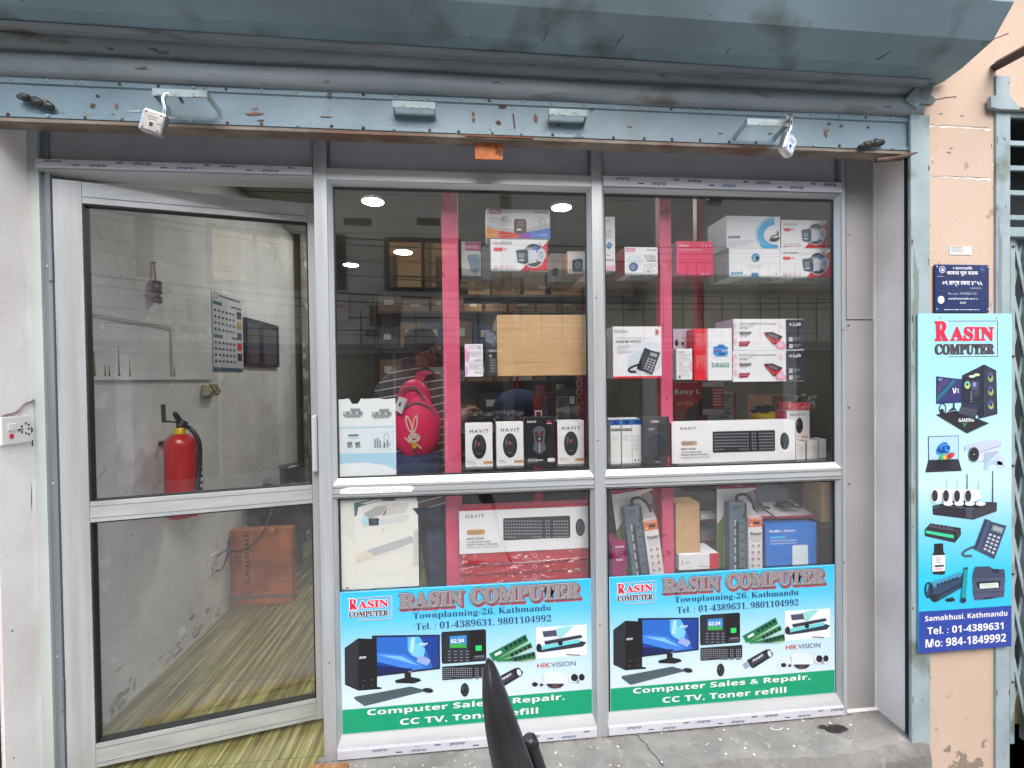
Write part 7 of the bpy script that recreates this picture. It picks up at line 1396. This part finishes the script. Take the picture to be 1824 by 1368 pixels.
b.tube([tuple(p) for p in (shR+Vector((-.03, 0, .015)), shR+Vector((.03, .01, -.02)), shR.lerp(elR, .5), elR+Vector((0, 0, .03)))], [.075, .078, .070, .062], CL, 18); b.tube([tuple(p) for p in (shL+Vector((.03, 0, .01)), shL+Vector((-.01, .01, -.03)), shL.lerp(elL, .6), elL)], [.075, .075, .066, .062], CL, 18)
b.build('shirt', person); b = MB(); b.lathe([(.056, 0), (.068, .005), (.066, .045), (.052, .05), (.050, .0)], tuple(pp(734, 652)), ink(44, 40, 46), 24, Matrix.Rotation(R(-14), 4, 'Y')); b.build('collar', person)
b = loft([(pp(749, 880, .04), .176, .15), (pp(749, 920, .05), .182, .155), (Vector((pel.x, pel.y, .80)), .178, .15)], NVY)
for h_, k_, a_ in ((hipL, knL, anL), (hipR, knR, anR)): b.tube([tuple(p) for p in (h_+Vector((0, 0, .06)), h_+Vector((0, 0, -.1)), k_, a_+Vector((0, 0, .02)))], [.105, .105, .078, .062], NVY, 20)
b.build('trousers', person)
b = MB()
for a_ in (anL, anR): b.ball((a_.x, a_.y+.07, .04), .05, .14, .045, M['black'], 16, 10)
b.build('shoes', person)
# pink backpack hanging off the right shoulder
by = -.235; bk = thing('pink_backpack', tuple(pp(742, 815, by)), 'small pink backpack with a white rabbit picture worn by the customer', 'backpack')
b = MB(); c = pp(742, 757, by); b.ball(tuple(c), .123, .085, .178, PINK, 36, 26, lambda v: [v[0]*(1 if v[2] < 0 else 1-.34*v[2]**1.4)*(1+.03*math.sin(8*v[2])), v[1], v[2]])
c2 = pp(738, 712, by+.03); b.ball(tuple(c2), .085, .07, .105, PINK, 28, 18); b.build('bag_body', bk)
b = MB(); GTm = ink(120, 106, 116, .7)
def onbag(x, y, d_=0.):  # point on the near side of the bag
    dx = (pp(x, y, by).x-c.x)/.123; dz = (pp(x, y, by).z-c.z)/.178; r2 = min(1, dx*dx+dz*dz); return Vector((pp(x, y, by).x, c.y-.085*math.sqrt(max(0, 1-r2))-.004-d_, pp(x, y, by).z))
b.tube([tuple(onbag(x, y)) for x, y in ((712, 736), (722, 728), (735, 719), (748, 717), (760, 720), (770, 728), (774, 738))], .006, GTm, 8)
b.tube([tuple(pp(x, y, by-.05)) for x, y in ((713, 700), (722, 692), (735, 690), (745, 695), (755, 712))], .006, GTm, 8); b.build('zip_trim', bk)
b = MB(); P = [(732, 706), (742, 680), (752, 662), (765, 660), (774, 666)]
L1 = [pp(x-8, y, -.20+i*.03) for i, (x, y) in enumerate(P)]; L2 = [pp(x+9, y+4, -.19+i*.03) for i, (x, y) in enumerate(P)]
for i in range(len(P)-1): b.poly([L1[i], L2[i], L2[i+1], L1[i+1]], PINK); b.poly([v+Vector((0, .008, 0)) for v in (L1[i+1], L2[i+1], L2[i], L1[i])], PINK)
b.build('shoulder_strap', bk)
b = MB(); tg = [onbag(x, y, .03) for x, y in ((713, 705), (728, 709), (719, 734), (705, 727))]; b.poly([tuple(v) for v in tg], W_); b.poly([tuple(v+Vector((.006, .002, -.004))) for v in tg[::-1]], ink(210, 216, 230))
b.poly([tuple(tg[0].lerp(tg[2], t)+Vector((0, -.002, 0))) if False else tuple(tg[k].lerp(tg[(k+2) % 4], .36)+Vector((0, -.002, 0))) for k in range(4)], ink(90, 110, 150)); b.build('paper_tag', bk)
b = MB()
def zN(x, y): return zp('N', x, y)
def bagpoly(pts, m, d_): b.poly([tuple(onbag(*zN(x, y), d_)) for x, y in pts], m)
def bell(x, y, rx, ry, m, d_, rot=0): bagpoly([(x+rx*math.cos(t)*math.cos(R(rot))-ry*math.sin(t)*math.sin(R(rot)), y+rx*math.cos(t)*math.sin(R(rot))+ry*math.sin(t)*math.cos(R(rot))) for t in np.linspace(0, 6.1, 18)], m, d_)
IV = ink(240, 226, 206); bell(605, 880, 22, 74, IV, .002, -18); bell(605, 880, 11, 54, PINK, .0035, -18); bell(652, 876, 20, 72, IV, .002, 9); bell(652, 876, 10, 52, PINK, .0035, 9)
bell(645, 983, 48, 38, IV, .005); bell(628, 972, 4, 5, K_, .007); bell(664, 970, 4, 5, K_, .007); bell(645, 994, 16, 7, ink(190, 40, 60), .007)
bagpoly([(624, 1022), (664, 1022), (660, 1070), (630, 1070)], ink(240, 196, 40), .006); bagpoly([(632, 1070), (660, 1070), (672, 1134), (644, 1136)], ink(96, 90, 110), .006); bagpoly([(624, 1025), (578, 980), (566, 988), (600, 1020), (624, 1034)], IV, .005); bagpoly([(664, 1028), (700, 1060), (704, 1074), (690, 1074), (662, 1042)], IV, .005)
b.build('rabbit_print', bk)
b = MB(); c3 = pp(742, 826, by+.03); b.ball(tuple(c3), .135, .10, .085, NVY, 30, 18, lambda v: [v[0]*(1+.08*math.sin(6*v[2]+4*v[1])), v[1], v[2]*(1+.1*math.sin(5*v[0]))]); tag(b.build('navy_bag'), 'navy cloth bag slung under the pink backpack', 'bag')
t = thing('display_stool', (-.55, 1.2, 0), 'black padded stool back seen left of the customer', 'stool'); b = MB(); b.ball((-.585, 1.05, 1.06), .10, .04, .10, M['black'], 18, 12); b.tube([(-.58, 1.05, .97), (-.58, 1.08, 0)], .02, M['black'], 8); b.build('stool_back', t)

# ================================================================ MOTORCYCLE MIRROR IN FRONT
YM = -.90
t = thing('motorcycle', (.05, YM, -.16), 'black rear view mirror and stem of a motorcycle parked in front', 'motorcycle')
def S1(x, y, d_=0.): return Vector(PY(590+x*.26316, 1020+y*.26316, YM+d_))
rows = [(602, 1056, 1072), (612, 1050, 1084), (640, 1040, 1112), (690, 1030, 1135), (760, 1021, 1165), (850, 1022, 1200), (950, 1030, 1236), (1050, 1042, 1272), (1150, 1060, 1308), (1250, 1080, 1345), (1340, 1105, 1376), (1440, 1140, 1408), (1520, 1185, 1420), (1580, 1250, 1400)]
vs = []; fs = []; sg = 24
for i, (y, xa_, xb_) in enumerate(rows):
    a = S1(xa_, y); c = S1(xb_, y); m_ = (a+c)/2; hw = (c.x-a.x)/2; dp = .042*math.sin(math.pi*(i+.15)/(len(rows)+.2))**.8
    for k in range(sg):
        th = 2*math.pi*k/sg; cx_ = math.cos(th); vs.append((m_.x+hw*cx_, m_.y+dp*math.sin(th)*(1-.25*cx_), m_.z))
for i in range(len(rows)-1):
    for k in range(sg): fs.append((i*sg+k, i*sg+(k+1) % sg, (i+1)*sg+(k+1) % sg, (i+1)*sg+k))
fs += [tuple(range(sg)), tuple(range((len(rows)-1)*sg, len(rows)*sg))]
b = MB(); b.add(vs, fs, noisy('scuffed_black_plastic', (20, 20, 22), (36, 34, 36), 14, .52, bump=.05), True); b.build('mirror_housing', t)
b = MB(); b.tube([tuple(S1(x, y, -.03)) for x, y in ((1128, 690), (1162, 770), (1200, 870), (1236, 970), (1272, 1070), (1306, 1165), (1342, 1262), (1372, 1340))], [.0008]+[.0016]*6+[.0008], ink(70, 74, 84), 6); b.build('housing_rim', t)
b = MB(); p0 = S1(1330, 1112, .02); p1 = S1(1350, 1165, .02); p2 = S1(1440, 1420, .02)
b.tube([tuple(p0), tuple(p0.lerp(p1, .3)), tuple(p1)], [.009, .0135, .0135], M['black'], 16); b.tube([tuple(p1), tuple(p1.lerp(p2, .04))], .0145, M['black'], 16); b.tube([tuple(p1.lerp(p2, .05)), tuple(p2), (p2.x+.05, YM+.03, .42), (p2.x+.10, YM+.04, .30)], [.0125, .012, .010, .010], M['black'], 16); b.build('mirror_stem', t)
hx, hz = p2.x+.10, .30
b = MB(); b.tube([(hx-.16, YM-.10, hz-.06), (hx+.0, YM+.03, hz-.02), (hx+.34, YM+.05, hz), (hx+.62, YM-.12, hz-.06)], .012, M['chrome'], 10); b.build('handlebar', t)
b = MB(); b.tube([(hx-.26, YM-.17, hz-.075), (hx-.14, YM-.085, hz-.055)], .018, M['black'], 12); b.tube([(hx+.60, YM-.11, hz-.058), (hx+.74, YM-.19, hz-.075)], .018, M['black'], 12); b.build('grip', t)

# ================================================================ ACROSS THE STREET (seen mirrored in the glass)
W0 = 6.5
def RY(x, y, dy=0.): p = PY(x, y, W0+dy); return (p[0], -W0-dy, p[2])
ob = thing('opposite_building', (0, -W0, 0), 'grey rendered building across the street with dark framed windows', 'building')
GW = noisy('grey_render', (192, 204, 208), (206, 218, 222), 1.2, .85, bump=.1, k=.95)
b = MB(); b.box(-12, 12, -W0-.3, -W0, -.16, 5.4, GW); b.build('wall', ob)
MIRG = plain('mirror_tinted_pane', (200, 190, 176), .04, 1.)
TANB = noisy('tan_upper_wall', (222, 186, 142), (232, 200, 156), 2, .8, k=.82)
us = thing('upper_storeys', (0, -.3, 3.2), 'tan rendered upper storeys over the shop, seen mirrored in the windows opposite', 'building')
b = MB(); b.box(-12, 12, -.30, .3, 3.2, 10., TANB); b.build('wall', us)
for (zf) in (3.9, 6.6):
    for k in range(9):
        xw = -11+k*2.5; b = MB(); b.box(xw, xw+1.3, -.33, -.301, zf, zf+1.3, ink(70, 60, 52)); b.box(xw-.1, xw+1.4, -.36, -.301, zf-.1, zf-.001, ink(150, 116, 84))
        for j in range(5): b.box(xw+.1+j*.26, xw+.12+j*.26, -.345, -.3305, zf, zf+1.3, ink(190, 160, 126))
        b.build('window', us)
b = MB(); b.box(-12, 12, -.52, -.301, 5.9, 6.05, ink(206, 170, 126)); b.build('balcony_slab', us)
b = MB(); b.tube([(-1.2, -.38, 3.4), (-1.2, -.38, 9.8)], .07, ink(150, 130, 110), 10); b.build('drain_pipe', us)
def owin(x0, y0, x1, y1, tan=True, X0=None):
    a, c = RY(x0, y0), RY(x1, y1); xa, xc, za, zc = a[0], c[0], c[2], a[2]
    b = MB(); fr_ = plain('dark_window_frame', (46, 46, 48), .5)
    for q_ in ((xa-.05, xa+.03, za, zc), (xc-.03, xc+.05, za, zc), (xa-.05, xc+.05, zc, zc+.06), (xa-.05, xc+.05, za-.06, za), ((xa+xc)/2-.03, (xa+xc)/2+.03, za, zc)): b.box(q_[0], q_[1], -W0+.002, -W0+.06, q_[2], q_[3], fr_)
    w_ = b.build('window', ob); b = MB(); b.box(xa, xc, -W0+.003, -W0+.02, za, zc, MIRG if tan else GW)
    b.build('window_pane', w_)
owin(690, 430, 817, 513); owin(600, 425, 612, 510, False); owin(250, 300, 420, 400); owin(-260, 350, 20, 480); owin(-700, 380, -480, 500)
b = MB()
for (x0_, x1_) in ((612, 662), (742, 784)): a, c = RY(x0_, 388), RY(x1_, 402); b.box(a[0], c[0], -W0-.01, -W0+.004, c[2], a[2], M['dark'])
b.build('vent_slot', ob)
b = MB(); a, c = RY(820, 512), RY(1290, 524); z1, z0 = a[2], c[2]; b.box(a[0]-.0, 12, -W0+.001, -W0+.5, z0, z1, ink(176, 170, 166)); b.build('balcony_slab', ob)
b = MB()
for k in range(40): x = a[0]+.1+k*.17; b.box(x, x+.015, -W0+.46, -W0+.475, z1, z1+.36, ink(150, 150, 150))
b.box(a[0], a[0]+7, -W0+.45, -W0+.49, z1+.361, z1+.39, ink(150, 150, 150)); b.build('railing', ob)
b = MB()
for k in range(22): x = a[0]+.3+k*.385; b.box(x, x+.02, -W0+.002, -W0+.012, 1.95, z0, ink(60, 58, 58))
for x in (-1.9, -.95): b.box(x, x+.02, -W0+.002, -W0+.010, 1.9, 2.55, ink(84, 88, 90))
for z in (2.2, 2.42): b.box(-3, a[0], -W0+.002, -W0+.010, z, z+.02, ink(84, 88, 90))
b.build('panel_seam', ob)
b = MB(); b.box(-12, 12, -W0+.003, -W0+.25, 1.86, 1.95, ink(110, 112, 112)); b.build('ledge', ob)
b = MB(); sh_ = noisy('ribbed_shutter', (52, 50, 52), (74, 70, 72), 8, .6)
for (xa_, xb_, m) in ((-9, -5.2, sh_), (-4.9, -2.6, sh_), (-2.4, -1.35, ink(48, 54, 50)), (-1.3, -.5, ink(110, 30, 44)), (-.4, 3.2, M['dark']), (3.5, 6, sh_), (6.3, 9, M['dark'])): b.box(xa_, xb_, -W0+.002, -W0+.03, -.16, 1.80, m)
b.build('shop_opening', ob)
def board(x0, y0, x1, y1, m, label, txt=None, tm=None, dy=.06):
    a, c = RY(x0, y0), RY(x1, y1); b = MB(); b.box(a[0], c[0], -W0+dy, -W0+dy+.02, c[2], a[2], m)
    if txt:
        f = Face(b, (c[0], -W0+dy+.021, a[2]), (-1, 0, 0), (0, 0, -1), c[0]-a[0], a[2]-c[2], [(0, 0), (100, 0), (100, 100), (0, 100)]); f.N = Vector((0, 1, 0))
        for (s_, q0, q1, q2, q3) in txt: f.text(s_, q0, q1, q2, q3, tm, 4, 'b')
    return tag(b.build('street_poster'), label, 'poster')
board(598, 520, 622, 572, ink(226, 222, 236), 'white Jobs poster on the building across the street, seen mirrored', [('Jobs', 20, 44, 90, 60)], ink(60, 50, 90))
board(652, 588, 704, 599, ink(20, 60, 54), 'dark green shop name board across the street, seen mirrored', [('Rasin Computer', 8, 20, 92, 80)], ink(150, 190, 180))
board(705, 587, 716, 599, ink(150, 156, 150), 'small pale notice beside the dark green board across the street')
board(660, 545, 715, 582, ink(90, 84, 80), 'dim brown notice across the street')
# poles and wires
b = MB(); b.tube([(.62, -5.6, -.16), (.62, -5.6, 6.5)], .09, ink(120, 122, 116), 12); tag(b.build('utility_pole'), 'grey concrete utility pole across the street', 'pole')
q = random.Random(44)
for i in range(8):
    z = 2.4+q.random()*2.2; z2 = z+q.uniform(-1.5, 1.5); y = -5.2+q.uniform(-.4, .4); b = MB(); P = [(-9+18*k/16., y, z+(z2-z)*k/16.-.35*math.sin(math.pi*k/16.)) for k in range(17)]; b.tube(P, q.choice((.005, .008, .012)), M['dark'], 6)
    tag(b.build('overhead_wire'), 'thin black overhead wire sagging across the street, %s counted from the first strung' % ('one', 'two', 'three', 'four', 'five', 'six', 'seven', 'eight', 'nine', 'ten', 'eleven')[i], 'wire', 'overhead wires across the street')
# parked scooter, seen only as a reflection low in the door glass
t = thing('scooter', (-3.1, -2.6, -.16), 'silver grey scooter parked in the street behind the viewer', 'scooter'); SG2 = plain('silver_paint', (190, 194, 200), .25, .2, coat=.5)
b = MB(); b.ball((-3.1, -2.6, .38), .62, .17, .22, SG2, 28, 16, lambda v: [v[0], v[1], v[2]*(1+.3*v[0])]); b.ball((-3.65, -2.6, .62), .12, .2, .34, SG2, 20, 12); b.build('fairing', t)
for x in (-3.8, -2.55): b = MB(); b.lathe([(.12, -.04), (.22, -.04), (.245, 0), (.22, .04), (.12, .04)], (x, -2.6, .085), M['black'], 28, Matrix.Rotation(R(90), 4, 'X')); b.build('wheel', t)
b = MB(); b.ball((-2.8, -2.6, .62), .36, .14, .07, M['black'], 20, 10); b.build('seat', t); b = MB(); b.tube([(-3.6, -2.9, .95), (-3.62, -2.6, .9), (-3.6, -2.3, .95)], .016, M['black'], 8); b.build('handlebar', t)
